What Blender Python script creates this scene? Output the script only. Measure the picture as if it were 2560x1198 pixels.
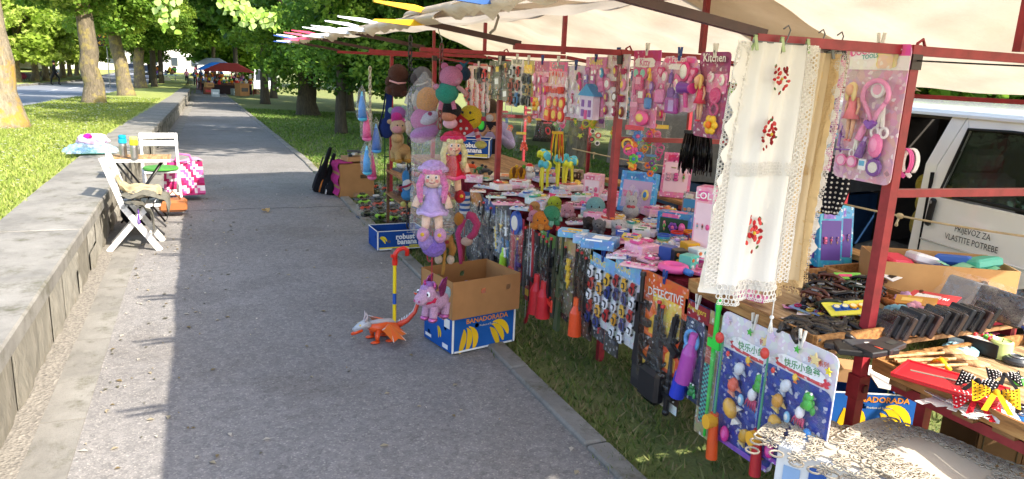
import bpy, bmesh, math, random
import numpy as np
from mathutils import Vector, Matrix, Euler, Quaternion
rnd = random.Random(7); PI = math.pi
for o in list(bpy.data.objects): bpy.data.objects.remove(o)
SC = bpy.context.scene; COL = SC.collection
# ---------------------------------------------------------------- camera, sky, sun, exposure
CAMZ = 1.85; FPX = 1816.0; YAW, PITCH, ROLL = (math.radians(a) for a in (23.3, 13.1, 2.6))
_F = Vector((math.sin(YAW)*math.cos(PITCH), math.cos(YAW)*math.cos(PITCH), -math.sin(PITCH)))
_R0 = Vector((math.cos(YAW), -math.sin(YAW), 0)); _U0 = _R0.cross(_F)
_R = _R0*math.cos(ROLL)+_U0*math.sin(ROLL); _U = _U0*math.cos(ROLL)-_R0*math.sin(ROLL)
cam = bpy.data.objects.new('camera', bpy.data.cameras.new('camera')); COL.objects.link(cam)
cam.matrix_world = Matrix(((_R.x, _U.x, -_F.x, 0), (_R.y, _U.y, -_F.y, 0), (_R.z, _U.z, -_F.z, CAMZ), (0, 0, 0, 1)))
cam.data.sensor_width = 36; cam.data.lens = 36*FPX/2560; cam.data.clip_start = .05; cam.data.clip_end = 2000
SC.camera = cam
SUNV = Vector((1.33, -2.05, 2.08)).normalized()          # towards the sun
world = bpy.data.worlds.new('World'); SC.world = world; world.use_nodes = True
_n = world.node_tree.nodes; _n.clear()
_sky = _n.new('ShaderNodeTexSky'); _sky.sky_type = 'NISHITA'; _sky.sun_disc = False
_sky.sun_elevation = math.asin(SUNV.z); _sky.sun_rotation = math.atan2(SUNV.x, SUNV.y)
_sky.air_density = 1.0; _sky.dust_density = 2.0; _sky.ozone_density = 1.0
_bg = _n.new('ShaderNodeBackground'); _bg.inputs[1].default_value = .15
_wo = _n.new('ShaderNodeOutputWorld')
world.node_tree.links.new(_sky.outputs[0], _bg.inputs[0]); world.node_tree.links.new(_bg.outputs[0], _wo.inputs[0])
_sl = bpy.data.lights.new('sun', 'SUN'); _sl.energy = 3.2; _sl.angle = math.radians(.55); _sl.color = (1, .93, .82)
sun = bpy.data.objects.new('sun', _sl); COL.objects.link(sun)
sun.rotation_euler = SUNV.to_track_quat('Z', 'Y').to_euler(); sun.location = SUNV*30
vs = SC.view_settings; vs.view_transform = 'Standard'; vs.look = 'None'; vs.exposure = 1.72; vs.gamma = 1
SC.render.engine = 'CYCLES'
SC.cycles.max_bounces = 7; SC.cycles.transparent_max_bounces = 14

# ---------------------------------------------------------------- picture point -> place in the world
def ray(px, py): return _F+_R*((px-1280)/FPX)-_U*((py-599)/FPX)
def onz(px, py, z=0.):
    d = ray(px, py); return Vector((0, 0, CAMZ))+d*((z-CAMZ)/d.z)
def onx(px, py, x):
    d = ray(px, py); return Vector((0, 0, CAMZ))+d*(x/d.x)
def ony(px, py, y):
    d = ray(px, py); return Vector((0, 0, CAMZ))+d*(y/d.y)
def zp(y): return 0 if y < 14 else (-.021*(y-14) if y < 75 else -1.281)
def ong(px, py, dz=0.):
    d = ray(px, py); t = 2.
    while t < 400:
        p = Vector((0, 0, CAMZ))+d*t
        if p.z <= zp(p.y)+dz: return p
        t *= 1.004
    return p
def pxs(p): return (Vector(p)-Vector((0, 0, CAMZ))).dot(_F)/FPX      # metres per picture pixel at p

# ---------------------------------------------------------------- mesh library
def C(h, k=1.0):
    if not isinstance(h, str): return h
    h = h.lstrip('#')
    if len(h) == 3: h = ''.join(a*2 for a in h)
    o = []
    for i in (0, 2, 4):
        v = int(h[i:i+2], 16)/255; v = v/12.92 if v <= .04045 else ((v+.055)/1.055)**2.4
        o.append(min(1, v*k))
    return (*o, 1.)
def frame_to(a, b):
    d = Vector(b)-Vector(a); z = d.normalized() if d.length > 1e-9 else Vector((0, 0, 1))
    x = Vector((0, 0, 1)).cross(z)
    if x.length < 1e-4: x = Vector((1, 0, 0))
    x.normalize(); return x, z.cross(x), z
class MB:
    def __init__(s): s.v = []; s.f = []; s.c = []; s.sm = []; s.X = None; s.col = C('#888')
    def _add(s, vs, fs, col, smooth):
        b = len(s.v); col = C(col) if col is not None else s.col
        if s.X is not None: vs = [s.X@Vector(v) for v in vs]
        s.v += [tuple(v) for v in vs]
        for f in fs: s.f.append([i+b for i in f]); s.c.append(col); s.sm.append(smooth)
        return s
    def box(s, c, d, col=None, rot=None, taper=1.0):
        x, y, z = d[0]/2, d[1]/2, d[2]/2; t = taper
        vs = [Vector(p) for p in ((-x,-y,-z),(x,-y,-z),(x,y,-z),(-x,y,-z),(-x*t,-y*t,z),(x*t,-y*t,z),(x*t,y*t,z),(-x*t,y*t,z))]
        if rot is not None:
            m = rot if isinstance(rot, (Matrix, Quaternion)) else Euler(rot).to_matrix()
            vs = [m@v for v in vs]
        return s._add([v+Vector(c) for v in vs], [(0,3,2,1),(4,5,6,7),(0,1,5,4),(1,2,6,5),(2,3,7,6),(3,0,4,7)], col, False)
    def rbox(s, c, d, col=None, rot=None, b=.1):          # box with bevelled vertical and horizontal edges
        x, y, z = d[0]/2, d[1]/2, d[2]/2; b = min(b, x*.9, y*.9, z*.9); rings = []
        for zz, k in ((-z, b), (-z+b, 0), (z-b, 0), (z, b)):
            X, Y = x-k, y-k; q = b*.7
            rings.append([(X-q,-Y,zz),(X,-Y+q,zz),(X,Y-q,zz),(X-q,Y,zz),(-X+q,Y,zz),(-X,Y-q,zz),(-X,-Y+q,zz),(-X+q,-Y,zz)])
        vs = [Vector(p) for r in rings for p in r]
        if rot is not None:
            m = rot if isinstance(rot, (Matrix, Quaternion)) else Euler(rot).to_matrix(); vs = [m@v for v in vs]
        fs = [tuple(range(7, -1, -1)), tuple(range(24, 32))]
        for i in range(3):
            for j in range(8): fs.append((i*8+j, i*8+(j+1) % 8, i*8+8+(j+1) % 8, i*8+8+j))
        return s._add([v+Vector(c) for v in vs], fs, col, False)
    def cyl(s, a, b, r0, r1=None, n=10, col=None, smooth=True, cap=True):
        r1 = r0 if r1 is None else r1; x, y, z = frame_to(a, b); a, b = Vector(a), Vector(b); vs = []
        for p, r in ((a, r0), (b, r1)):
            for i in range(n):
                t = 2*PI*i/n; vs.append(p+x*(r*math.cos(t))+y*(r*math.sin(t)))
        fs = [(i, (i+1) % n, n+(i+1) % n, n+i) for i in range(n)]
        s._add(vs, fs, col, smooth)
        if cap: s._add(vs[:n], [tuple(range(n-1, -1, -1))], col, False); s._add(vs[n:], [tuple(range(n))], col, False)
        return s
    def tube(s, pts, r, n=8, col=None, cap=True, closed=False):
        pts = [Vector(p) for p in pts]; m = len(pts); vs = []; px = None
        for i, p in enumerate(pts):
            if closed: t = pts[(i+1) % m]-pts[i-1]
            else: t = pts[min(i+1, m-1)]-pts[max(i-1, 0)]
            t = t.normalized() if t.length > 1e-9 else Vector((0, 0, 1))
            if px is None:
                px = Vector((0, 0, 1)).cross(t)
                if px.length < .05: px = Vector((1, 0, 0)).cross(t)
            px = (px-t*px.dot(t)); px = px.normalized() if px.length > 1e-6 else Vector((1, 0, 0))
            y = t.cross(px); rr = r[i] if isinstance(r, (list, tuple)) else r
            for k in range(n):
                a = 2*PI*k/n; vs.append(p+px*(rr*math.cos(a))+y*(rr*math.sin(a)))
        fs = []
        for i in range(m if closed else m-1):
            j = (i+1) % m
            for k in range(n): fs.append((i*n+k, i*n+(k+1) % n, j*n+(k+1) % n, j*n+k))
        if cap and not closed: fs += [tuple(range(n-1, -1, -1)), tuple(range((m-1)*n, m*n))]
        return s._add(vs, fs, col, True)
    def ell(s, c, r, col=None, rot=None, nu=10, nv=7, noise=0, seed=0):
        r = (r, r, r) if not isinstance(r, (tuple, list)) else r; vs = []; R = random.Random(seed)
        for j in range(1, nv):
            t = PI*j/nv
            for i in range(nu):
                a = 2*PI*i/nu; k = 1+noise*(R.random()-.5)*2
                vs.append(Vector((r[0]*math.sin(t)*math.cos(a)*k, r[1]*math.sin(t)*math.sin(a)*k, -r[2]*math.cos(t)*k)))
        vs += [Vector((0, 0, -r[2])), Vector((0, 0, r[2]))]; fs = []
        for j in range(nv-2):
            for i in range(nu): fs.append((j*nu+i, j*nu+(i+1) % nu, (j+1)*nu+(i+1) % nu, (j+1)*nu+i))
        b = len(vs)-2
        for i in range(nu): fs.append((b, (i+1) % nu, i)); fs.append((b+1, (nv-2)*nu+i, (nv-2)*nu+(i+1) % nu))
        if rot is not None: m = Euler(rot).to_matrix(); vs = [m@v for v in vs]
        return s._add([v+Vector(c) for v in vs], fs, col, True)
    def lathe(s, prof, c=(0, 0, 0), n=16, col=None, cols=None, axis=None):
        vs = []; fs = []; m = len(prof); c = Vector(c)
        for r, z in prof:
            for i in range(n):
                a = 2*PI*i/n; vs.append(Vector((r*math.cos(a), r*math.sin(a), z)))
        if axis is not None: q = Vector((0, 0, 1)).rotation_difference(Vector(axis)); vs = [q@v for v in vs]
        vs = [v+c for v in vs]
        for j in range(m-1):
            s._add(vs[j*n:j*n+2*n], [(i, (i+1) % n, n+(i+1) % n, n+i) for i in range(n)], cols[j] if cols else col, True)
        return s
    def prism(s, pts, z0, z1, col=None, axis='z', side=None):   # outline (u,v) extruded; axis x: (y,z) outline along x
        m = {'z': lambda u, v, w: (u, v, w), 'x': lambda u, v, w: (w, u, v), 'y': lambda u, v, w: (u, w, v)}[axis]
        n = len(pts); vs = [m(u, v, z0) for u, v in pts]+[m(u, v, z1) for u, v in pts]
        s._add(vs, [tuple(range(n-1, -1, -1)), tuple(range(n, 2*n))], col, False)
        return s._add(vs, [(i, (i+1) % n, n+(i+1) % n, n+i) for i in range(n)], side or col, False)
    def poly(s, pts, col=None, smooth=False): return s._add(pts, [tuple(range(len(pts)))], col, smooth)
    def grid(s, fn, nu, nv, col=None, smooth=True):
        vs = [fn(i/nu, j/nv) for j in range(nv+1) for i in range(nu+1)]; w = nu+1
        fs = [(j*w+i, j*w+i+1, (j+1)*w+i+1, (j+1)*w+i) for j in range(nv) for i in range(nu)]
        if callable(col):
            for k, f in enumerate(fs):
                s._add([vs[q] for q in f], [(0, 1, 2, 3)], col((k % nu+.5)/nu, (k//nu+.5)/nv), False)
            return s
        return s._add(vs, fs, col, smooth)
    def text(s, txt, M, size, col, align='CENTER', bold=0.0, depth=0.0, sx=1.0):
        vs, fs = text_mesh(txt, align, bold)
        M = M if isinstance(M, Matrix) else Matrix.Translation(M)
        return s._add([M@Vector((v[0]*size*sx, v[1]*size, depth)) for v in vs], fs, col, False)
    def mesh(s, name):
        me = bpy.data.meshes.new(name); me.from_pydata(s.v, [], s.f)
        me.polygons.foreach_set('use_smooth', s.sm)
        a = me.attributes.new('Col', 'FLOAT_COLOR', 'FACE')
        a.data.foreach_set('color', np.array(s.c, dtype=np.float32).ravel())
        me.update(); return me
    def build(s, name, mat, parent=None):
        me = s.mesh(name); me.materials.append(MAT[mat] if isinstance(mat, str) else mat)
        return link(name, me, parent)
_tc = {}
def text_mesh(txt, align, bold):
    k = (txt, align, bold)
    if k not in _tc:
        cu = bpy.data.curves.new('t', 'FONT'); cu.body = txt; cu.align_x = align; cu.align_y = 'CENTER'; cu.offset = bold; cu.resolution_u = 2
        ob = bpy.data.objects.new('t', cu); COL.objects.link(ob)
        me = bpy.data.meshes.new_from_object(ob.evaluated_get(bpy.context.evaluated_depsgraph_get()))
        _tc[k] = ([tuple(v.co) for v in me.vertices], [list(p.vertices) for p in me.polygons])
        bpy.data.objects.remove(ob); bpy.data.curves.remove(cu); bpy.data.meshes.remove(me)
    return _tc[k]
def link(name, me, parent=None):
    o = bpy.data.objects.new(name, me); COL.objects.link(o)
    if parent is not None: o.parent = parent
    return o
def tag(o, label=None, cat=None, group=None, kind=None):
    if label: o['label'] = label
    if cat: o['category'] = cat
    if group: o['group'] = group
    if kind: o['kind'] = kind
    return o
def thing(name, label, cat, loc=(0, 0, 0), rot=(0, 0, 0), group=None):
    o = bpy.data.objects.new(name, None); COL.objects.link(o); o.location = loc; o.rotation_euler = rot; o.empty_display_size = .05
    return tag(o, label, cat, group)
def put(o, loc, rot=(0, 0, 0)): o.location = loc; o.rotation_euler = rot; return o
def npmesh(name, V, Fq, mat, colors=None, parent=None, smooth=False):     # big meshes: V (n,3), Fq (m,k)
    me = bpy.data.meshes.new(name); m, k = Fq.shape
    me.vertices.add(len(V)); me.vertices.foreach_set('co', np.asarray(V, np.float32).ravel())
    me.loops.add(m*k); me.loops.foreach_set('vertex_index', Fq.astype(np.int32).ravel())
    me.polygons.add(m); me.polygons.foreach_set('loop_start', np.arange(0, m*k, k, dtype=np.int32))
    if smooth: me.polygons.foreach_set('use_smooth', np.ones(m, bool))
    if colors is not None:
        a = me.attributes.new('Col', 'FLOAT_COLOR', 'FACE'); a.data.foreach_set('color', np.asarray(colors, np.float32).ravel())
    me.update(calc_edges=True); me.materials.append(MAT[mat]); return link(name, me, parent)

# ---------------------------------------------------------------- materials
MAT = {}
class NT:
    def __init__(s, name):
        s.m = bpy.data.materials.new(name); s.m.use_nodes = True; s.t = s.m.node_tree; s.n = s.t.nodes
        s.b = s.n['Principled BSDF']; s.out = s.n['Material Output']; MAT[name] = s.m
    def new(s, t, **kw):
        n = s.n.new('ShaderNode'+t)
        for k, v in kw.items():
            if k.startswith('i_'): n.inputs[k[2:].replace('_', ' ')].default_value = v
            else: setattr(n, k, v)
        return n
    def ln(s, a, b): s.t.links.new(a, b)
    def obj(s): return s.new('TexCoord').outputs['Object']
    def noise(s, scale, detail=4, rough=.6, vec=None, dim=None):
        n = s.new('TexNoise'); n.inputs['Scale'].default_value = scale; n.inputs['Detail'].default_value = detail; n.inputs['Roughness'].default_value = rough
        s.ln(vec if vec is not None else s.obj(), n.inputs['Vector']); return n.outputs['Fac']
    def vor(s, scale, vec=None, feat='F1', out='Distance'):
        n = s.new('TexVoronoi'); n.feature = feat; n.inputs['Scale'].default_value = scale
        s.ln(vec if vec is not None else s.obj(), n.inputs['Vector']); return n.outputs[out]
    def ramp(s, fac, stops):
        n = s.new('ValToRGB'); e = n.color_ramp.elements
        while len(e) < len(stops): e.new(.5)
        for q, (p, c) in zip(e, stops): q.position = p; q.color = C(c)
        s.ln(fac, n.inputs[0]); return n.outputs[0]
    def mix(s, fac, a, b, mode='MIX'):
        n = s.new('Mix'); n.data_type = 'RGBA'; n.blend_type = mode
        for v, i in ((fac, 0), (a, 6), (b, 7)):
            if hasattr(v, 'links') or hasattr(v, 'is_linked'): s.ln(v, n.inputs[i])
            else: n.inputs[i].default_value = C(v) if isinstance(v, str) else v
        return n.outputs[2]
    def bump(s, h, strength=.3, dist=.01):
        n = s.new('Bump'); n.inputs['Strength'].default_value = strength; n.inputs['Distance'].default_value = dist
        s.ln(h, n.inputs['Height']); s.ln(n.outputs[0], s.b.inputs['Normal']); return n
    def base(s, c):
        if isinstance(c, (str, tuple)): s.b.inputs['Base Color'].default_value = C(c)
        else: s.ln(c, s.b.inputs['Base Color'])
    def rough(s, r): s.b.inputs['Roughness'].default_value = r
    def attr(s):
        n = s.new('Attribute'); n.attribute_name = 'Col'; return n.outputs['Color']
def colmat(name, rough, spec=.5, bumpscale=None, bs=.2, bd=.004, var=.12, vscale=9., metal=0, sheen=0, coat=0):
    t = NT(name); c = t.attr()
    g = t.ramp(t.noise(vscale, 4), [(.3, (1-var*2,)*3+(1,)), (.7, (1, 1, 1, 1))])
    t.base(t.mix(1., c, g, 'MULTIPLY')); t.rough(rough); t.b.inputs['Specular IOR Level'].default_value = spec
    t.b.inputs['Metallic'].default_value = metal; t.b.inputs['Coat Weight'].default_value = coat
    t.b.inputs['Sheen Weight'].default_value = sheen
    if bumpscale: t.bump(t.noise(bumpscale, 3), bs, bd)
    return t
colmat('plastic', .32, var=.05); colmat('matte', .8, .25); colmat('card', .42, .4, var=.05, coat=.15)
colmat('cardboard', .85, .2, 60, .12, .002, var=.1, vscale=5)
colmat('plush', .95, .1, 34, .8, .035, var=.2, vscale=26, sheen=.12)
colmat('fabric', .85, .15, 30, .5, .012, var=.15, vscale=14, sheen=.04)
colmat('metal', .35, .5, metal=.9); colmat('foil', .22, .6, 25, .6, .01, metal=.8)
colmat('paint', .42, .4, 90, .12, .002, var=.2, vscale=16)
colmat('lacquer', .12, .5, var=.01, coat=.6)
colmat('vinyl', .42, .35, 18, .15, .006, var=.05)
t = NT('print'); c = t.attr(); v = t.vor(34, out='Color'); n = t.mix(.34, c, v, 'SOFT_LIGHT'); n = t.mix(t.ramp(t.vor(85, out='Color'), [(.8, '#000'), (.86, '#fff')]), n, t.mix(.55, c, '#ffffff')); n = t.mix(t.ramp(t.vor(60, out='Color'), [(.0, '#fff'), (.12, '#000')]), n, t.mix(1., c, '#6a5a70', 'MULTIPLY')); t.base(n); t.rough(.35); t.b.inputs['Coat Weight'].default_value = .2
t = NT('wood'); v = t.new('Mapping'); t.ln(t.obj(), v.inputs[0]); v.inputs['Scale'].default_value = (14, 1.6, 14)
w = t.noise(3.2, 6, .7, v.outputs[0]); t.base(t.mix(1., t.attr(), t.ramp(w, [(.3, '#6e5a48'), (.5, '#d8c8b4'), (.72, '#ffffff')]), 'MULTIPLY')); t.rough(.7); t.bump(w, .35, .004)
def film(name, tint, alpha, scale=26, rough=.12, diff=.0):
    t = NT(name); g = t.new('BsdfGlossy'); g.inputs['Roughness'].default_value = rough; g.inputs['Color'].default_value = C(tint)
    bp = t.new('Bump'); bp.inputs['Strength'].default_value = .9; bp.inputs['Distance'].default_value = .03; t.ln(t.noise(scale, 3, .55), bp.inputs['Height']); t.ln(bp.outputs[0], g.inputs['Normal'])
    d = t.new('BsdfDiffuse'); d.inputs['Color'].default_value = C(tint); m2 = t.new('MixShader'); m2.inputs[0].default_value = diff; t.ln(g.outputs[0], m2.inputs[1]); t.ln(d.outputs[0], m2.inputs[2])
    tr = t.new('BsdfTransparent'); mx = t.new('MixShader'); fr = t.new('LayerWeight'); fr.inputs[0].default_value = .3; t.ln(bp.outputs[0], fr.inputs[1])
    mp = t.new('MapRange'); mp.inputs['To Min'].default_value = alpha; mp.inputs['To Max'].default_value = min(1, alpha+.24)
    t.ln(fr.outputs['Facing'], mp.inputs[0]); t.ln(mp.outputs[0], mx.inputs[0]); t.ln(tr.outputs[0], mx.inputs[1]); t.ln(m2.outputs[0], mx.inputs[2]); t.ln(mx.outputs[0], t.out.inputs[0])
film('film', '#ffffff', .022); film('bag', '#ffffff', .07, 14, .1, .25); film('bubblebag', '#bcd8ec', .45, 60, .2, .6); film('glass', '#3a463c', .5, 2, .03, .35)
def transl(name, k, colr=None, rough=.7, bump=None):
    t = NT(name); c = t.attr() if colr is None else colr(t)
    t.base(c); t.rough(rough); t.b.inputs['Specular IOR Level'].default_value = .25
    tr = t.new('BsdfTranslucent'); mx = t.new('MixShader'); mx.inputs[0].default_value = k
    if hasattr(c, 'is_linked'): t.ln(c, tr.inputs[0])
    t.ln(t.b.outputs[0], mx.inputs[1]); t.ln(tr.outputs[0], mx.inputs[2]); t.ln(mx.outputs[0], t.out.inputs[0])
    if bump: bump(t)
    return t
transl('leaf', .5, rough=.45)
transl('tarp', .4, lambda t: t.mix(t.ramp(t.noise(2.2, 5), [(.35, '#000'), (.7, '#fff')]), '#cbbba4', '#dacdb9'), .75, lambda t: t.bump(t.noise(7, 5, .65), .9, .05))
transl('cloth', .25, rough=.9, bump=lambda t: t.bump(t.noise(130, 2), .25, .003))
t = NT('asphalt'); big = t.noise(.7, 5); sp = t.vor(120, out='Color'); ed = t.vor(120)
sep = t.new('SeparateColor'); t.ln(sp, sep.inputs[0])
c = t.ramp(sep.outputs[0], [(0, '#747270'), (.5, '#8f8c88'), (.9, '#a19d97'), (1, '#d0c9be')])
c = t.mix(.5, c, t.ramp(t.vor(34, out='Color'), [(0, '#75726f'), (1, '#a6a19c')]))
c = t.mix(1., c, t.ramp(big, [(.3, '#c9c6c4'), (.7, '#ffffff')]), 'MULTIPLY')
c = t.mix(t.ramp(t.noise(.35, 7, .7), [(.5, '#000'), (.68, '#fff')]), c, t.mix(1., c, '#b9b2aa', 'MULTIPLY')); t.base(c); t.rough(.85); t.bump(ed, .3, .005)
t = NT('road'); t.base(t.ramp(t.noise(3, 6), [(.3, '#6d7076'), (.7, '#8a8c90')])); t.rough(.75)
t = NT('concrete'); c = t.ramp(t.noise(1.6, 8, .7), [(.28, '#5f5c56'), (.5, '#827e76'), (.75, '#97938a')])
c = t.mix(t.ramp(t.vor(120), [(0, '#fff'), (.35, '#000')]), c, '#6d6963'); c = t.mix(t.ramp(t.noise(4.5, 8, .75), [(.52, '#000'), (.7, '#fff')]), c, '#55523f'); t.base(c); t.rough(.9); t.bump(t.noise(70, 5, .7), .55, .008)
t = NT('gravel'); t.base(t.ramp(t.vor(60, out='Color'), [(0, '#6b665e'), (1, '#948d82')])); t.rough(.95); t.bump(t.vor(60), .8, .01)
t = NT('stone'); v = t.new('Mapping'); t.ln(t.obj(), v.inputs[0]); v.inputs['Scale'].default_value = (1, 2.6, .9)
a = t.noise(3.4, 8, .72, v.outputs[0]); ri = t.new('ObjectInfo').outputs['Random']
c = t.ramp(a, [(.25, '#77746d'), (.45, '#989489'), (.6, '#aaa599'), (.78, '#bdb8ae')])
c = t.mix(t.ramp(t.noise(9, 4, .6, v.outputs[0]), [(.62, '#000'), (.8, '#fff')]), c, '#857254')
c = t.mix(1., c, t.ramp(ri, [(0, '#bcb8b0'), (1, '#ffffff')]), 'MULTIPLY'); t.base(c); t.rough(.9); t.bump(a, .9, .04)
def soil(name, a, b, cc, sc=1.3):
    t = NT(name); n1 = t.noise(sc, 6, .65); n2 = t.noise(55, 4, .7)
    c = t.mix(t.ramp(n1, [(.42, '#000'), (.66, '#fff')]), a, b); c = t.mix(t.ramp(n2, [(.35, '#000'), (.75, '#fff')]), c, cc)
    t.base(c); t.rough(.95); t.bump(n2, .8, .03)
soil('grass_ground', '#66703a', '#857a50', '#84904c'); soil('lawn', '#84923c', '#949850', '#a3a95c', .8)
t = NT('grass'); t.base(t.attr()); t.rough(.7); tr = t.new('BsdfTranslucent'); mx = t.new('MixShader'); mx.inputs[0].default_value = .35
t.ln(t.attr(), tr.inputs[0]); t.ln(t.b.outputs[0], mx.inputs[1]); t.ln(tr.outputs[0], mx.inputs[2]); t.ln(mx.outputs[0], t.out.inputs[0])
def bark(name, lo, hi, lich=None):
    t = NT(name); v = t.new('Mapping'); t.ln(t.obj(), v.inputs[0]); v.inputs['Scale'].default_value = (1, 1, .22)
    n1 = t.noise(17, 7, .72, v.outputs[0]); c = t.ramp(n1, [(.3, lo), (.68, hi)])
    if lich: c = t.mix(t.ramp(t.noise(2.6, 6, .66), [(.5, '#000'), (.6, '#fff')]), c, lich)
    t.base(c); t.rough(.95); t.bump(n1, 1., .06)
bark('bark', '#4e4636', '#8d7f68', '#968750'); bark('bark_lichen', '#6d6250', '#aa9c84', '#b08c40'); bark('bark_dark', '#2e2a22', '#5d5442')
# ---------------------------------------------------------------- ground, path, wall, lawn, road
YS = [-12, -6, 0, 3, 6, 9, 12, 14, 17, 20, 24, 28, 33, 40, 48, 58, 75, 100, 150, 260, 600]
def sheet(name, xs, mat, dz=0., ys=YS, zf=None, kind='structure'):
    g = MB()
    vs = []; fs = []
    for y in ys:
        xx = xs(y) if callable(xs) else xs
        for x in xx: vs.append((x, y, zp(y)+(zf(x, y) if zf else 0)+dz))
        n = len(xx)
    for j in range(len(ys)-1):
        for i in range(n-1): fs.append((j*n+i, j*n+i+1, (j+1)*n+i+1, (j+1)*n+i))
    g._add(vs, fs, '#888', True); o = g.build(name, mat); return tag(o, kind=kind)
def zright(x, y): return -.024*max(0, min(x-1.95, 14))
sheet('ground', [-400, -60, -20, -.99, 1.6, 1.95, 3, 5, 8, 16, 40, 120, 500], 'grass_ground', -.03, zf=zright)
def xw(y): return -.95+(0 if y < 9 else min(.25, .008*(y-9)))        # wall line
sheet('path', lambda y: [xw(y)+.32, 0, 1, 1.72], 'asphalt', 0., [y for y in YS if y <= 260])
g = MB()
tag(sheet('gravel_strip', lambda y: [xw(y)-.02, xw(y)+.125], 'gravel', .004, [y for y in YS if y <= 75]))
gut = tag(link('gutter', None), kind='structure'); y = -2.; k = 0
while y < 60:
    L = 1.2 if y < 30 else 4.
    m = MB(); m.box((0, 0, 0), (.2, L-.012, .06)); o = m.build('gutter_slab', 'concrete', gut)
    o.location = (xw(y+L/2)+.22, y+L/2, zp(y+L/2)-.024+rnd.uniform(-.003, .003)); o.rotation_euler = (0, 0, -math.atan(xw(y+L)-xw(y)) / L); y += L; k += 1
kerb = tag(link('kerb', None), kind='structure'); y = -1.1
while y < 62:
    L = rnd.uniform(.96, 1.04) if y < 32 else 4.
    m = MB(); m.rbox((0, 0, 0), (.13, L-.014, .16), b=.012); o = m.build('kerb_stone', 'concrete', kerb)
    o.location = (1.785+rnd.uniform(-.008, .008), y+L/2, zp(y+L/2)-.055+rnd.uniform(-.006, .006)); o.rotation_euler = (math.atan(zp(y+L)-zp(y))/L*1., rnd.uniform(-.02, .02), rnd.uniform(-.006, .006)); y += L
m = MB()   # crack across the path
for i in range(24):
    x0, x1 = -.6+i*.097, -.6+(i+1)*.097; y0, y1 = 9.55+.03*math.sin(i*1.3), 9.55+.03*math.sin(i*1.3+1.3)
    m.poly([(x0, y0, .004), (x1, y1, .004), (x1, y1+.012, .004), (x0, y0+.012, .004)], '#2b2a2a')
tag(m.build('path_crack', 'matte'), kind='structure')
# retaining wall: cap slabs and cleft stones
wall = thing('retaining_wall', 'low stone retaining wall with grey concrete capping slabs beside the path', 'wall', (0, 0, 0))
y = -1.4
def wtop(y): return zp(y)+.5
while y < 54:
    L = rnd.uniform(1.5, 1.8) if y > 14 else rnd.uniform(2.4, 2.8); zt = wtop(y+L*.5)+rnd.uniform(-.004, .004); x0 = xw(y+L/2)
    m = MB(); m.rbox((0, 0, 0), (.64, L-.012, .11), b=.012); o = m.build('cap_slab', 'concrete', wall); o.location = (x0-.27, y+L/2, zt-.055); o.rotation_euler[2] = -math.atan((xw(y+L)-xw(y))/L)
    yy = y
    while yy < y+L-.05:
        w = min(rnd.uniform(.28, .62), y+L-yy); h = zt-.135-zp(yy)+.06
        for (z0, z1) in (((0, h),) if rnd.random() < .55 else ((0, h*.52), (h*.52, h))):
            m = MB(); d = rnd.uniform(.0, .022); nx, nz = 4, 4
            m.grid(lambda u, v: Vector((d+.03*rnd.uniform(-.5, .5)*(0 < u < 1 and 0 < v < 1)-(.012 if u in (0, 1) or v in (0, 1) else 0), (u-.5)*(w-.006), v*(z1-z0-.006))), nx, nz)
            o = m.build('stone', 'stone', wall); o.location = (xw(yy), yy+w/2, zp(yy)-.06+z0)
        yy += w
    y += L
m = MB()
for i in range(28):
    y0, y1 = -1.4+i*2, .6+i*2
    m.box((xw(y0)-.22, y0+1, zp(y0)+.17), (.38, 2., .5), '#4a463f')
m.build('wall_core', 'stone', wall)
# raised lawn left of the wall, the road beyond it, the far verge
def road_near(y): return -4.4-.022*max(0, 34-y)*1.6-.0*(y)
def road_far(y): return -10.6
sheet('raised_lawn', lambda y: [road_near(y), -4.2, -3, -2.2, xw(y)-.56], 'lawn', .47, [y for y in YS if y <= 150], zf=lambda x, y: -.05*(x < -4.15))
sheet('road', lambda y: [road_far(y)-.2, -8, road_near(y)+.15], 'road', .36, [-12, 0, 12, 14, 24, 33, 40, 48, 58, 75, 100, 150, 260])
sheet('far_verge', lambda y: [-60, -30, -14, road_far(y)], 'lawn', .42, [-12, 12, 14, 33, 48, 75, 100, 150, 260])
rk = tag(link('road_kerb', None), kind='structure')
for i in range(30):
    y0 = 14+i*4; m = MB(); m.box((0, 0, 0), (.16, 3.98, .14)); o = m.build('kerb_stone', 'concrete', rk); o.location = (road_far(y0), y0+2, zp(y0+2)+.4)
mk = MB()
for i in range(9):
    y0 = 26+i*9; mk.poly([(-7.6, y0, zp(y0)+.366), (-7.46, y0, zp(y0)+.366), (-7.46, y0+5, zp(y0+5)+.366), (-7.6, y0+5, zp(y0+5)+.366)], '#e8e8e6')
for y0 in (44, 46, 84):
    mk.poly([(-7.3, y0, zp(y0)+.366), (-4.6, y0, zp(y0)+.366), (-4.6, y0+.35, zp(y0)+.366), (-7.3, y0+.35, zp(y0)+.366)], '#e8e8e6')
tag(mk.build('road_marking', 'matte'), kind='structure')
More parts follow.
